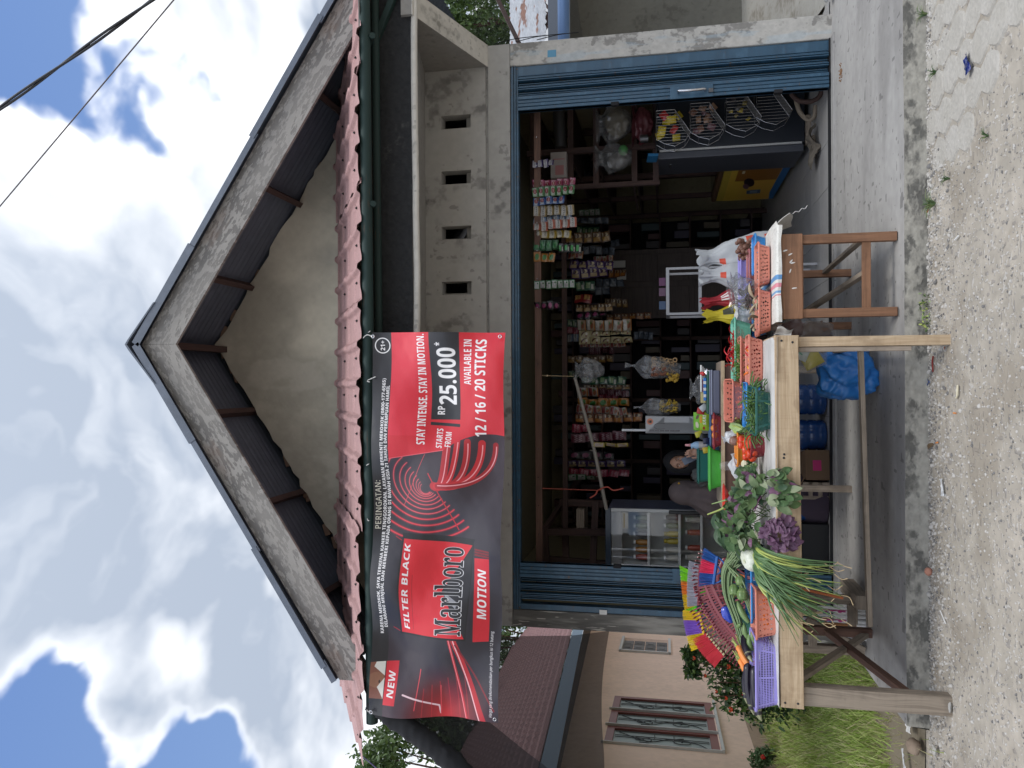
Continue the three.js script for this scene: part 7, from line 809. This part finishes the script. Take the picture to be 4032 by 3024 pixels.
// ======================================================================= neighbours, nets, plants, wires
R = mulberry(606);
{ // house on the left
  const h = thing('neighbour_house', 'peach house on the left with a brown stepped metal roof and maroon windows', 'house'); const M1 = plaster([0.78, 0.58, 0.455], [0.66, 0.49, 0.38], 0.15, 601, { mat: { bump: 0 }, size: 256, tile: 3 });
  const wx = (z) => -4.86 + 0.124 * z, on = (z, y, o = 0) => [wx(z) + o, y, z]; // the wall runs back from the street
  const wallStrip = (z0, z1, y0, y1, o, m, nm) => part(nm, muv(sheet(8, 8, (u, v) => { const z = mix(z0, z1, u); return [wx(z) + o, mix(y0, y1, v), z]; })), m, h);
  part('wall', [slab([[3, 0], [-16, 0], [-16, 3.6], [3, 3.6]].map(([z, y]) => [-z, y]), -0.2, 0, [[[4.68, 0.78], [7.3, 0.78], [7.3, 2.5], [4.68, 2.5]], [[11.0, 1.5], [12.6, 1.5], [12.6, 2.6], [11.0, 2.6]]]).rotateY(PI / 2).applyMatrix4(new THREE.Matrix4().makeShear(0, 0, 0, 0, 0.124, 0)).translate(-4.86, 0, 0)], M1, h);
  wallStrip(3, -16, 0, 0.28, 0.012, plaster([0.4, 0.29, 0.2], [0.2, 0.16, 0.11], 0.5, 605, { mat: { bump: 0 }, size: 256 }), 'plinth');
  const fr = flat(0.19, 0.052, 0.04, 0.5), wht = flat(0.55, 0.55, 0.53, 0.6), gl = flat(0.27, 0.32, 0.305, 0.5), ir = flat(0.05, 0.055, 0.055, 0.6);
  for (let i = 0; i < 3; i++) {
    const z0 = -4.72 - i * 0.87, z1 = z0 - 0.82, w = grp('window', h), B = (za, zb, y0, y1, o, t) => bar(on(za, (y0 + y1) / 2, o), on(zb, (y0 + y1) / 2, o), t, y1 - y0, 0);
    part('pane', [B(z0, z1, 0.8, 2.48, -0.045, 0.01)], gl, w); part('frame', [B(z0 + 0.02, z0 - 0.09, 0.78, 2.5, -0.02, 0.035), B(z1 + 0.09, z1 - 0.02, 0.78, 2.5, -0.02, 0.035), B(z0 - 0.09, z1 + 0.09, 0.78, 0.90, -0.02, 0.034), B(z0 - 0.09, z1 + 0.09, 2.38, 2.5, -0.02, 0.034)], fr, w); part('surround', [B(z0 + 0.045, z0 + 0.021, 0.74, 2.54, 0.015, 0.05), B(z0 + 0.045, z1 - 0.03, 0.72, 0.76, 0.02, 0.06)], wht, w);
    const q = (t, y) => on(mix(z0 - 0.1, z1 + 0.1, t), y, -0.028), G = []; for (const t of [0.12, 0.5, 0.62, 0.9]) G.push(rod(q(t, 0.92), q(t, 2.36), 0.006, 5)); for (const s of [0, 1]) { const sp = []; for (let k = 0; k < 20; k++) { const a = k * 0.45 + s * 3, r = 0.19 * (1 - k / 22); sp.push(q(0.45 + Math.cos(a) * r * 1.3, (s ? 1.95 : 1.3) + Math.sin(a) * r)); } G.push(tube(sp, 0.007, 40, 5)); } G.push(tube([q(0.1, 0.95), q(0.4, 1.1), q(0.6, 1.5), q(0.3, 1.8), q(0.85, 2.3)], 0.007, 24, 5)); for (const y of [1.45, 1.75]) G.push(rod(q(0.5, y), q(0.9, y), 0.006, 5)); part('grille', G, ir, w);
  }
  const vt = grp('vent_window', h); part('frame', [bar(on(-10.98, 2.05, 0.0), on(-11.04, 2.05, 0.0), 0.1, 1.16, 0), bar(on(-10.98, 1.49, 0), on(-12.6, 1.49, 0), 0.1, 0.06, 0), bar(on(-10.98, 2.62, 0), on(-12.6, 2.62, 0), 0.1, 0.06, 0)], wht, vt); const vb = flat(0.19, 0.185, 0.18, 0.8); for (let i = 0; i < 3; i++) for (let j = 0; j < 4; j++) { const z = -11.12 - i * 0.45, y = 1.55 + j * 0.27; part('vent_block', [bar(on(z, y + 0.12, -0.05), on(z - 0.4, y + 0.12, -0.05), 0.04, 0.25, 0), bar(on(z - 0.06, y + 0.12, -0.03), on(z - 0.34, y + 0.12, -0.03), 0.03, 0.14, 0.01)], i + j & 1 ? vb : flat(0.14, 0.135, 0.13, 0.8), vt); }
  // roof: rows of pressed metal tiles, a blue grey fascia, shaded soffit
  const ex = (z) => -4.46 + 0.042 * z, ey = (z) => 2.95 - 0.052 * z; const rows = 20, rp = (u, v) => { const z = mix(1.2, -18, u), k = v * rows, st = Math.floor(k - 1e-6), f = k - st; const run = 3.6 * v; return [ex(z) - run, ey(z) + run * 0.76 + (1 - f) * 0.06 + 0.022 * Math.sin(z * 2 * PI / 0.22) * Math.min(1, v * 8), z]; };
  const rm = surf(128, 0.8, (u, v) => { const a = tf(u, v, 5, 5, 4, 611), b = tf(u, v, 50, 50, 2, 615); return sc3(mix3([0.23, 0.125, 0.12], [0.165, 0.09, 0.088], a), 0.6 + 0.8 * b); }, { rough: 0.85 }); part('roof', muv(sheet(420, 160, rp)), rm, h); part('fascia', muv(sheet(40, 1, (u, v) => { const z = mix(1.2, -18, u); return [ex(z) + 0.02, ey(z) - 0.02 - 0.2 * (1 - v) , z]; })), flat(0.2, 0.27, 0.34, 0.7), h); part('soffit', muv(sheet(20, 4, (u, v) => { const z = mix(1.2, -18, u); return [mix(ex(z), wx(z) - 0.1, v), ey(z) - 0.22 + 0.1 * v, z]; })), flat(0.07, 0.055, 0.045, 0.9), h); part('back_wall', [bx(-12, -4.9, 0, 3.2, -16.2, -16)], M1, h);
}
M.net = new THREE.MeshPhysicalMaterial({ color: new THREE.Color().setRGB(0.014, 0.015, 0.018), roughness: 0.95, side: THREE.DoubleSide, transparent: true, opacity: 0.7 });
{ const n = thing('shade_net', 'black shade net hung from the awning to the left neighbour', 'shade net'); part('net', sheet(60, 40, (u, v) => { const x = mix(-2.23, -4.6, u), z = mix(0.04, 0.7, u), yb = 2.06 + 0.12 * u + 0.03 * Math.sin(u * 9), yt = mix(3.74, 2.3, sst(0.08, 0.95, u)) + 0.2; return [x, mix(yb, yt, v), z + 0.06 * Math.sin(u * 8 + v * 4) + (fbm3(u * 6, v * 6, 3, 3) - 0.5) * 0.12 + v * 0.55 * (1 - u)]; }), M.net, n); part('rolled_edge', crumple(tube([[-2.45, 3.80, 1.36], [-2.62, 3.5, 1.38], [-2.9, 3.08, 1.4], [-3.3, 2.6, 1.42]], 0.075, 60, 14), 0.02, 16, 4), flat(0.014, 0.015, 0.018, 0.95), n, 'net rolled into a thick dark edge'); part('pleat', crumple(sheet(30, 20, (u, v) => [mix(-2.46, -3.15, u) + 0.16 * v, mix(3.74, 2.75, u) - 0.3 * v, 1.3 - 0.2 * v]), 0.02, 18, 9), M.net, n); }
{ // right neighbour
  const h = thing('neighbour_house', 'grey house on the right with a rusty silver roof seen through netting', 'house'); const wl = plaster([0.36, 0.35, 0.32], [0.17, 0.15, 0.12], 0.5, 621, { size: 256, mat: { bump: 0 } }); part('wall', [bx(3.3, 12, 0.0, 3.1, -3.6, -3.4)], plaster([0.17, 0.165, 0.14], [0.09, 0.085, 0.07], 0.4, 625, { size: 256, mat: { bump: 0 } }), h); part('roof', muv(sheet(200, 10, (u, v) => { const x = mix(3.3, 10, u); return [x, mix(2.98, 4.15, v) + 0.014 * Math.sin(x * 2 * PI / 0.09), mix(-2.4, -6, v)]; })), surf(256, 1.5, (u, v) => { const a = tw(u, v, 5, 5, 4, 631), b = tf(u, v, 30, 30, 2, 633); return sc3(mix3([0.55, 0.57, 0.6], [0.28, 0.13, 0.08], sst(0.62, 0.72, a)), 0.8 + 0.4 * b); }, { rough: 0.5, metal: 0.3 }), h); part('fascia', bx(3.3, 10, 2.68, 2.95, -2.42, -2.38), flat(0.17, 0.2, 0.25, 0.8), h); part('ridge_bar', bar([3.55, 3.0, -2.36], [5.4, 3.85, -2.9], 0.05, 0.05), M.rafter, h);  // alley shade is put into the darker plaster colour of this wall
  const t = thing('rolled_tarpaulin', 'light blue tarpaulin rolled up under the right neighbour eave', 'tarpaulin'); part('roll', crumple(rod([3.3, 2.58, -1.0], [5.6, 2.58, -1.0], 0.062, 24).toNonIndexed(), 0.014, 11, 5), flat(0.16, 0.3, 0.6, 0.6), t);
  const n = thing('shade_net', 'black shade net over the alley right of the shop', 'shade net'); part('net', sheet(40, 40, (u, v) => [mix(3.165, 5.2, u), mix(2.28 + 0.28 * u, 3.32, v), -0.06 + 0.05 * Math.sin(u * 7 + v * 5) + (fbm3(u * 5, v * 5, 8, 3) - 0.5) * 0.1 - 0.2 * u]), new THREE.MeshPhysicalMaterial({ color: M.net.color, roughness: 0.95, side: THREE.DoubleSide, transparent: true, opacity: 0.3 }), n); part('cord', [0, 1, 2].map((i) => tube([[3.17, 3.1 - i * 0.2, 0.0], [3.19, 2.9 - i * 0.2, 0.02], [3.2, 2.55 - i * 0.12, 0.01]], 0.004, 10, 4)), M.blackMatt, n);
  solo('side_wall_strip', [muv(sheet(14, 30, (u, v) => [3.36 + u * 2.6, 0.13 + 0.012 * fbm3(u * 9, v * 9, 2, 3) + 0.42 * (1 - v), mix(-3.4, -0.2, v)]))], wl, 'sloping grey concrete apron of the right neighbour with brown streaks', 'apron'); solo('white_litter_bag', at(crumple(new THREE.SphereGeometry(1, 20, 14), 0.3, 2.5, 3), 3.32, 0.2, 0.1, 0, 0, 0, [0.10, 0.05, 0.07]), M.bagWhite, 'crumpled white plastic bag at the foot of the right pillar', 'litter');
}
// foliage: leaf-sized faces spread through a crown's volume in uneven clumps
function crown(name, parent, n, clumps, geo, mats, size, flat01 = 1) { mats.forEach((m, k) => { const q = new THREE.InstancedMesh(geo, m, Math.floor(n / mats.length)); q.name = name; q.userData.kind = 'stuff'; const M4 = new THREE.Matrix4(), Q = new THREE.Quaternion(), E = new THREE.Euler(); for (let i = 0; i < q.count; i++) { const c = pick(clumps), a = R() * 2 * PI, b = Math.acos(2 * R() - 1), r = Math.pow(R(), 0.45) * c[3] * rr(0.75, 1.12); E.set(R() * 6, R() * 6, R() * 6); M4.compose(new V3(c[0] + Math.sin(b) * Math.cos(a) * r, c[1] + Math.cos(b) * r * flat01, c[2] + Math.sin(b) * Math.sin(a) * r), Q.setFromEuler(E), new V3(1, 1, 1).multiplyScalar(rr(...size))); q.setMatrixAt(i, M4); } q.castShadow = q.receiveShadow = true; parent.add(q); }); }
const treeLeaf = leafGeo(0.14, 0.075, 0.3, 0.5).toNonIndexed(), bushLeaf = leafGeo(0.055, 0.026, 0.3, 0.5).toNonIndexed(); M.treeA = flat(0.06, 0.115, 0.025, 0.6, { transmission: 0.3 }); M.treeB = flat(0.10, 0.17, 0.035, 0.6, { transmission: 0.3 });
function tree(label, p, r, n, tall, nc) { const t = thing('tree', label, 'tree', p); part('trunk', taper([[0, -0.2, 0], [0.15, tall * 0.4, 0.1], [0, tall * 0.75, 0], [0.1, tall, 0]], (q) => mix(0.16, 0.05, q), 12, 8), M.redWood, t); const cl = []; for (let i = 0; i < nc; i++) { const a = R() * 6.3, e = rr(-0.8, 1), q = [Math.cos(a) * r * rr(0.2, 0.95), tall + e * r * 0.8, Math.sin(a) * r * rr(0.2, 0.95), r * rr(0.22, 0.42)]; cl.push(q); part('branch', taper([[0.02, tall * 0.7, 0], [q[0] * 0.5, (q[1] + tall * 0.75) / 2, q[2] * 0.5], q.slice(0, 3)], (k) => mix(0.05, 0.012, k), 6, 5), M.redWood, t); } crown('crown', t, n, cl, treeLeaf, [M.treeA, M.treeB], [0.8, 1.5]); }
tree('airy light green tree behind the left house, against the sky', [-9.8, 0, -11.5], 2.2, 9000, 7.3, 18); tree('dark leafy tree behind the shop on the left, seen through the net', [-9.2, 0, -20], 3.0, 14000, 6.9, 22); tree('dark green tree behind the right house', [10.6, 0, -15], 2.3, 9000, 6.6, 16);
{ const b = thing('flowering_bush', 'ixora bush with orange red flowers between the shop and the peach wall', 'bush', [-3.15, 0, -1.5]); for (let i = 0; i < 9; i++) { const a = i * 0.7; part('stem', taper([[Math.cos(a) * 0.05, 0, Math.sin(a) * 0.05], [Math.cos(a) * 0.15, 0.5, Math.sin(a) * 0.15], [Math.cos(a) * 0.26, rr(0.8, 1.25), Math.sin(a) * 0.26]], (q) => mix(0.012, 0.004, q), 8, 5), M.redWood, b); } const cl = [[0, 0.75, 0, 0.34], [-0.15, 0.55, 0.1, 0.3], [0.1, 0.95, 0, 0.24], [-0.18, 0.9, 0, 0.24], [0.12, 0.6, 0.1, 0.3], [-0.3, 0.62, 0, 0.2], [0.22, 1.3, 0, 0.09], [0.05, 1.28, 0, 0.09], [0.28, 1.12, 0.05, 0.13], [-0.1, 0.35, 0.15, 0.3]]; crown('crown', b, 3000, cl, bushLeaf, [M.leafD, M.leafB, flat(0.12, 0.2, 0.05, 0.5)], [0.8, 1.5]); const fl = merge([...Array(9)].map((_, i) => new THREE.IcosahedronGeometry(0.013, 0).translate(Math.cos(i * 2.4) * 0.02, Math.sin(i * 1.7) * 0.013, Math.sin(i * 2.4) * 0.02))); for (const [x, y] of [[0.26, 1.27], [0.1, 1.16], [-0.05, 1.05], [0.2, 0.92], [-0.12, 0.95], [-0.25, 0.9], [-0.05, 0.78], [0.12, 0.7], [-0.32, 0.6], [-0.2, 0.62], [0.0, 0.5], [0.25, 0.6]]) { const f = part('flower', fl, flat(0.6, 0.07, 0.02, 0.5), b); f.position.set(x, y, 0.28 - Math.abs(x) * 0.3); f.scale.setScalar(rr(0.55, 0.95)); } }
{ const b = thing('flowering_bush', 'small bush with one red flower cluster at the left edge before the peach wall', 'bush', [-5.25, 0, -4.2]); part('stem', rod([0, 0, 0], [0.02, 0.25, 0], 0.012, 6), M.redWood, b); crown('crown', b, 420, [[0, 0.3, 0, 0.16], [0.1, 0.22, 0.1, 0.13]], bushLeaf, [M.leafB], [0.9, 1.6]); part('flower', at(crumple(new THREE.IcosahedronGeometry(0.038, 3), 0.014, 40), 0.12, 0.26, 0.18), flat(0.5, 0.02, 0.015, 0.5), b); }
{ // lawn
  const blade = sheet(1, 3, (u, v) => [(u - 0.5) * 0.010 * (1 - v * 0.85), v, 0.28 * v * v]).toNonIndexed(), mats = [flat(0.31, 0.44, 0.085, 0.75, { transmission: 0.35 }), flat(0.45, 0.52, 0.18, 0.75, { transmission: 0.35 }), flat(0.44, 0.41, 0.22, 0.8, { transmission: 0.2 })];
  const spots = []; for (let i = 0; i < 110000; i++) { const x = rr(-6.6, -2.08), z = rr(-8, 2.3), edge = -2.12 - Math.max(0, (0.3 - z) * 0.03), near = sst(1.75, 1.0, z + Math.max(0, x + 3.1) * 0.5), g = fbm3(x * 1.3, 3, z * 1.3, 3) + 0.1; if (x > edge && z < 2.0) continue; if (z > 1.5 && (x > -2.1 || R() > 0.16)) continue; if (x < -4.86 + 0.124 * z + 0.12) continue; if (R() > 0.10 + 0.95 * near * sst(0.4, 0.6, g)) continue; const wallD = x - (-4.86 + 0.124 * z); if (wallD < 0.7 && R() > 0.35) continue; spots.push([x, z, near]); }
  const gr = new THREE.Group(); gr.name = 'lawn'; gr.userData = { label: 'tangled green grass growing beside the terrace', category: 'grass', kind: 'stuff' }; scene.add(gr); mats.forEach((m, k) => { const l = spots.filter((_, i) => (i * 7 % 10 < 5 ? 0 : i * 7 % 10 < 8 ? 1 : 2) === k), q = new THREE.InstancedMesh(blade, m, l.length); q.name = 'grass_blades'; q.userData.kind = 'stuff'; const o = new THREE.Object3D(); l.forEach(([x, z, near], i) => { o.position.set(x, 0.0, z); o.rotation.set(rr(-0.5, 0.5), R() * 6.3, rr(-0.6, 0.6)); const s = rr(0.07, 0.17) * (0.55 + 0.75 * near); o.scale.set(s * 9, s, s * 1.3); o.updateMatrix(); q.setMatrixAt(i, o.matrix); }); gr.add(q); });
}
function tuft(label, x, z, n, h, spread, mats, y = 0) { const t = thing('grass_tuft', label, 'grass tuft', [x, y, z]); for (let i = 0; i < n; i++) { const a = R() * 6.3, s = spread * rr(0.3, 1), L = h * rr(0.5, 1); part('blade', taper([[0, -0.005, 0], [Math.cos(a) * s * 0.4, L * 0.8, Math.sin(a) * s * 0.4], [Math.cos(a) * s, L * 0.85, Math.sin(a) * s]], (q) => 0.003 * (1 - 0.85 * q), 6, 4), pick(mats), t); } return t; }
const gms = [M.onion, M.leafB, M.leafA, flat(0.2, 0.24, 0.09, 0.7)]; tuft('largest grass tuft, on the road before the terrace edge', 1.04, 2.11, 44, 0.075, 0.10, gms); tuft('grass tuft among the pavers, nearer the right edge', 1.79, 2.16, 26, 0.06, 0.07, gms); tuft('small grass tuft at the rim of the worn pavers', 1.2, 2.86, 16, 0.04, 0.05, gms); tuft('grass at the foot of the kerb by the right edge of the picture', 2.2, 2.0, 22, 0.08, 0.07, gms); tuft('thin grass tuft beside the largest one', 1.13, 2.33, 12, 0.05, 0.05, gms);
for (const [x, z, l] of [[0.36, 2.0, 'yellow green weed at the kerb right of the table leg'], [0.48, 2.0, 'yellow green weed at the kerb further right']]) { const w = thing('weed', l, 'weed', [x, 0, z]); for (let i = 0; i < 46; i++) { const q = part('leaf', bushLeaf, pick([M.onionY, M.lettuce, M.leafA]), w); q.position.set(rr(-0.05, 0.05), rr(0.0, 0.05), rr(-0.02, 0.03)); q.rotation.set(R() * 6, R() * 6, R() * 6); q.scale.setScalar(rr(0.3, 0.55)); } }
// pebbles and grit bedded in the road
{ const st = new THREE.IcosahedronGeometry(1, 1); const P = st.attributes.position; for (let i = 0; i < P.count; i++) { const k = 0.8 + 0.4 * noise3(P.getX(i) * 1.5 + 3, P.getY(i) * 1.5, P.getZ(i) * 1.5); P.setXYZ(i, P.getX(i) * k, P.getY(i) * k, P.getZ(i) * k); } st.computeVertexNormals(); const gg = new THREE.Group(); gg.name = 'gravel'; gg.userData = { label: 'pale gravel and grit scattered over the road', category: 'gravel', kind: 'stuff' }; scene.add(gg);
  [[flat(0.46, 0.44, 0.41, 0.9), 5200], [flat(0.3, 0.28, 0.25, 0.9), 4200], [flat(0.17, 0.165, 0.16, 0.9), 1500]].forEach(([m, n], k) => { const q = new THREE.InstancedMesh(st, m, n), o = new THREE.Object3D(); q.name = 'stones'; q.userData.kind = 'stuff'; for (let i = 0; i < n; i++) { const kerb = R() < 0.3, x = rr(-2.6, 2.5), z = kerb ? 1.985 + Math.pow(R(), 2.2) * 0.35 : 2.0 + R() * 2.2, s = (kerb ? rr(0.003, 0.011) : rr(0.0025, 0.0075)) * (R() < 0.05 ? 1.7 : 1); if (x > 1.3 && z > 2.1 && R() < 0.75) { o.scale.set(0.001, 0.001, 0.001); o.position.set(x, -0.02, z); } else { o.position.set(x, (fbm3(x * 1.1, 0.3, z * 1.1, 4) - 0.5) * 0.03 * sst(1.98, 2.3, z) + s * 0.1, z); o.rotation.set(R() * 6, R() * 6, R() * 6); o.scale.set(s, s * rr(0.4, 0.8), s * rr(0.7, 1.3)); } o.updateMatrix(); q.setMatrixAt(i, o.matrix); } gg.add(q); }); }
// litter
const lit = (name, l, cat, x, z, g, m, y = 0.012, r = R() * 6) => { const q = solo(name, g, m, l, cat); q.position.set(x, y, z); q.rotation.y = r; return q; };
const scrap = (w, h, s) => crumple(sheet(10, 10, (u, v) => [(u - 0.5) * w, 0.006 * Math.sin(u * 5 + s) * Math.sin(v * 4), (v - 0.5) * h]), 0.006, 30, s);
lit('wrapper', 'shiny dark blue wrapper lying on the pavers', 'litter', 1.63, 2.66, scrap(0.12, 0.06, 1), flat(0.004, 0.012, 0.13, 0.15, { clearcoat: 1 }), 0.022, 0.4); lit('wrapper', 'silver white torn wrapper on the gravel before the table', 'litter', -0.6, 2.24, scrap(0.10, 0.035, 2), M.bagWhite, 0.014, 0.3); lit('wrapper', 'small blue crumpled wrapper at the kerb', 'litter', 0.0, 2.0, scrap(0.035, 0.03, 3), flat(0.03, 0.08, 0.3, 0.4)); lit('peel', 'pale curled peel on the road', 'litter', -0.02, 2.48, tube([[0, 0, 0], [0.02, 0.004, 0.02], [0.025, 0.002, 0.05], [0.012, 0, 0.07]], 0.006, 10, 5), flat(0.6, 0.55, 0.4, 0.7)); lit('dry_chilli', 'dark red dried chilli on the road near the kerb', 'litter', 0.06, 2.09, tube([[0, 0, 0], [0.03, 0.004, 0.01], [0.06, 0, -0.005], [0.09, 0, 0.01]], 0.005, 10, 5), flat(0.22, 0.02, 0.015, 0.6)); lit('cigarette_end', 'white cigarette end on the road right of the table leg', 'litter', 0.78, 2.5, rod([0, 0, 0], [0.05, 0, 0.01], 0.005, 7), M.white); lit('carrot_scrap', 'small orange carrot scrap on the road', 'litter', -0.35, 2.16, rod([0, 0, 0], [0.03, 0, 0.004], 0.005, 7, 0.003), M.carrot); lit('carrot_scrap', 'orange peel scrap further out on the road', 'litter', -0.17, 2.42, rod([0, 0, 0], [0.03, 0, 0.01], 0.005, 7, 0.003), M.carrot); lit('brick_bit', 'broken piece of red brick at the left of the kerb', 'rubble', -1.13, 2.03, at(crumple(new THREE.IcosahedronGeometry(0.028, 3), 0.008, 26), 0, 0.01, 0), flat(0.42, 0.2, 0.14, 0.9)); lit('dry_leaf', 'brown dry leaf caught at the kerb left of the middle', 'leaf', -0.4, 2.0, leafGeo(0.09, 0.035, 0.4, 1).rotateX(-1.3), flat(0.13, 0.085, 0.045, 0.8)); lit('dry_leaf', 'brown leaf at the kerb below the blue bag', 'leaf', 0.22, 2.02, leafGeo(0.05, 0.03, 0.4, 1).rotateX(-1.3), flat(0.2, 0.1, 0.05, 0.8)); lit('red_bit', 'small red scrap by the large grass tuft', 'litter', 1.02, 2.02, bx(-0.012, 0.012, 0, 0.008, -0.006, 0.006, 0.002), flat(0.5, 0.03, 0.03, 0.5)); lit('dry_leaf', 'reddish dry leaf on the gravel right of the leg', 'leaf', 0.2, 2.3, leafGeo(0.04, 0.02, 0.4, 1).rotateX(-1.3), flat(0.25, 0.09, 0.05, 0.8)); lit('straw', 'thin white drinking straw on the gravel at the left', 'litter', -1.36, 2.28, rod([0, 0, 0], [0.09, 0.004, 0.02], 0.0035, 6), M.white);
lit('white_scrap', 'white paper scrap in the grass at the terrace corner', 'litter', -2.2, 1.72, scrap(0.12, 0.05, 7), M.white, 0.05); lit('white_scrap', 'white plastic scrap on the soil left of the terrace', 'litter', -2.45, 1.62, scrap(0.14, 0.05, 8), M.bagWhite, 0.05); lit('coconut_husk', 'grey brown husk lying off the terrace corner', 'husk', -2.25, 1.86, at(crumple(new THREE.SphereGeometry(1, 20, 12), 0.2, 2, 2), 0, 0.05, 0, 0, 0, 0, [0.075, 0.04, 0.05]), flat(0.26, 0.2, 0.15, 0.95)); lit('stone', 'pale flat stone at the road edge left of the terrace', 'stone', -2.15, 2.12, at(crumple(new THREE.IcosahedronGeometry(0.035, 3), 0.01, 20), 0, 0.012, 0, 0, 0, 0, [1, 0.4, 0.8]), flat(0.4, 0.39, 0.36, 0.9)); lit('stone_chock', 'broken stone wedged under the left table leg', 'stone', -1.80, 2.33, at(crumple(new THREE.IcosahedronGeometry(0.04, 3), 0.012, 18), 0, 0.004, 0, 0, 0, 0, [1.2, 0.35, 1]), flat(0.34, 0.33, 0.31, 0.9)); lit('bottle_cap_stake', 'white stake with an orange top in the grass', 'stake', -2.42, 0.9, [rod([0, 0, 0], [0, 0.1, 0], 0.006, 6)], M.white); lit('seed_spill', 'spill of brown crumbs on the terrace by the right gate', 'crumbs', 2.52, 0.33, [...Array(60)].map(() => at(new THREE.IcosahedronGeometry(rr(0.003, 0.007), 0), rr(-0.11, 0.11) * R(), 0.003, rr(-0.05, 0.05))), flat(0.22, 0.12, 0.06, 0.9), 0.138, 0).userData.kind = 'stuff';
// overhead wires
{ const tw2 = (s) => { const p = []; for (let i = 0; i <= 60; i++) { const t = i / 60, a = t * 26 + s; p.push([mix(0.5, 2.95, t) + Math.cos(a) * 0.007, mix(7.9, 3.2, t) + 0.25 * Math.sin(PI * t) * -0.25 + Math.sin(a) * 0.006, 3 + Math.sin(a) * 0.007]); } return tube(p, 0.0075, 240, 6); }; const w = thing('overhead_cable', 'thick twisted black cable crossing the sky at the upper right', 'cable'); part('strand', tw2(0), M.black, w); part('strand', tw2(PI), M.black, w); solo('overhead_wire', tube([[-0.6, 7.32, 3], [1.1, 5.54, 3], [2.24, 4.344, 3], [3.2, 3.35, 3]], 0.004, 40, 6), flat(0.1, 0.085, 0.09, 0.5), 'thin straight wire crossing the sky below the thick cable', 'wire'); solo('purple_string', tube([[-2.9, 3.93, 1.3], [-3.15, 3.6, 1.3], [-3.6, 3.1, 1.3]], 0.004, 10, 5), flat(0.16, 0.13, 0.3, 0.6), 'thin violet string hanging from the left tip of the awning', 'string'); }

const renderer = new THREE.WebGLRenderer({ antialias: true });
renderer.setSize(1024, 768); renderer.shadowMap.enabled = true; renderer.toneMapping = THREE.LinearToneMapping; renderer.toneMappingExposure = EXPOSURE;
scene.traverse((o) => { if (o.isMesh) { o.castShadow = true; o.receiveShadow = true; } });
renderer.render(scene, camera);
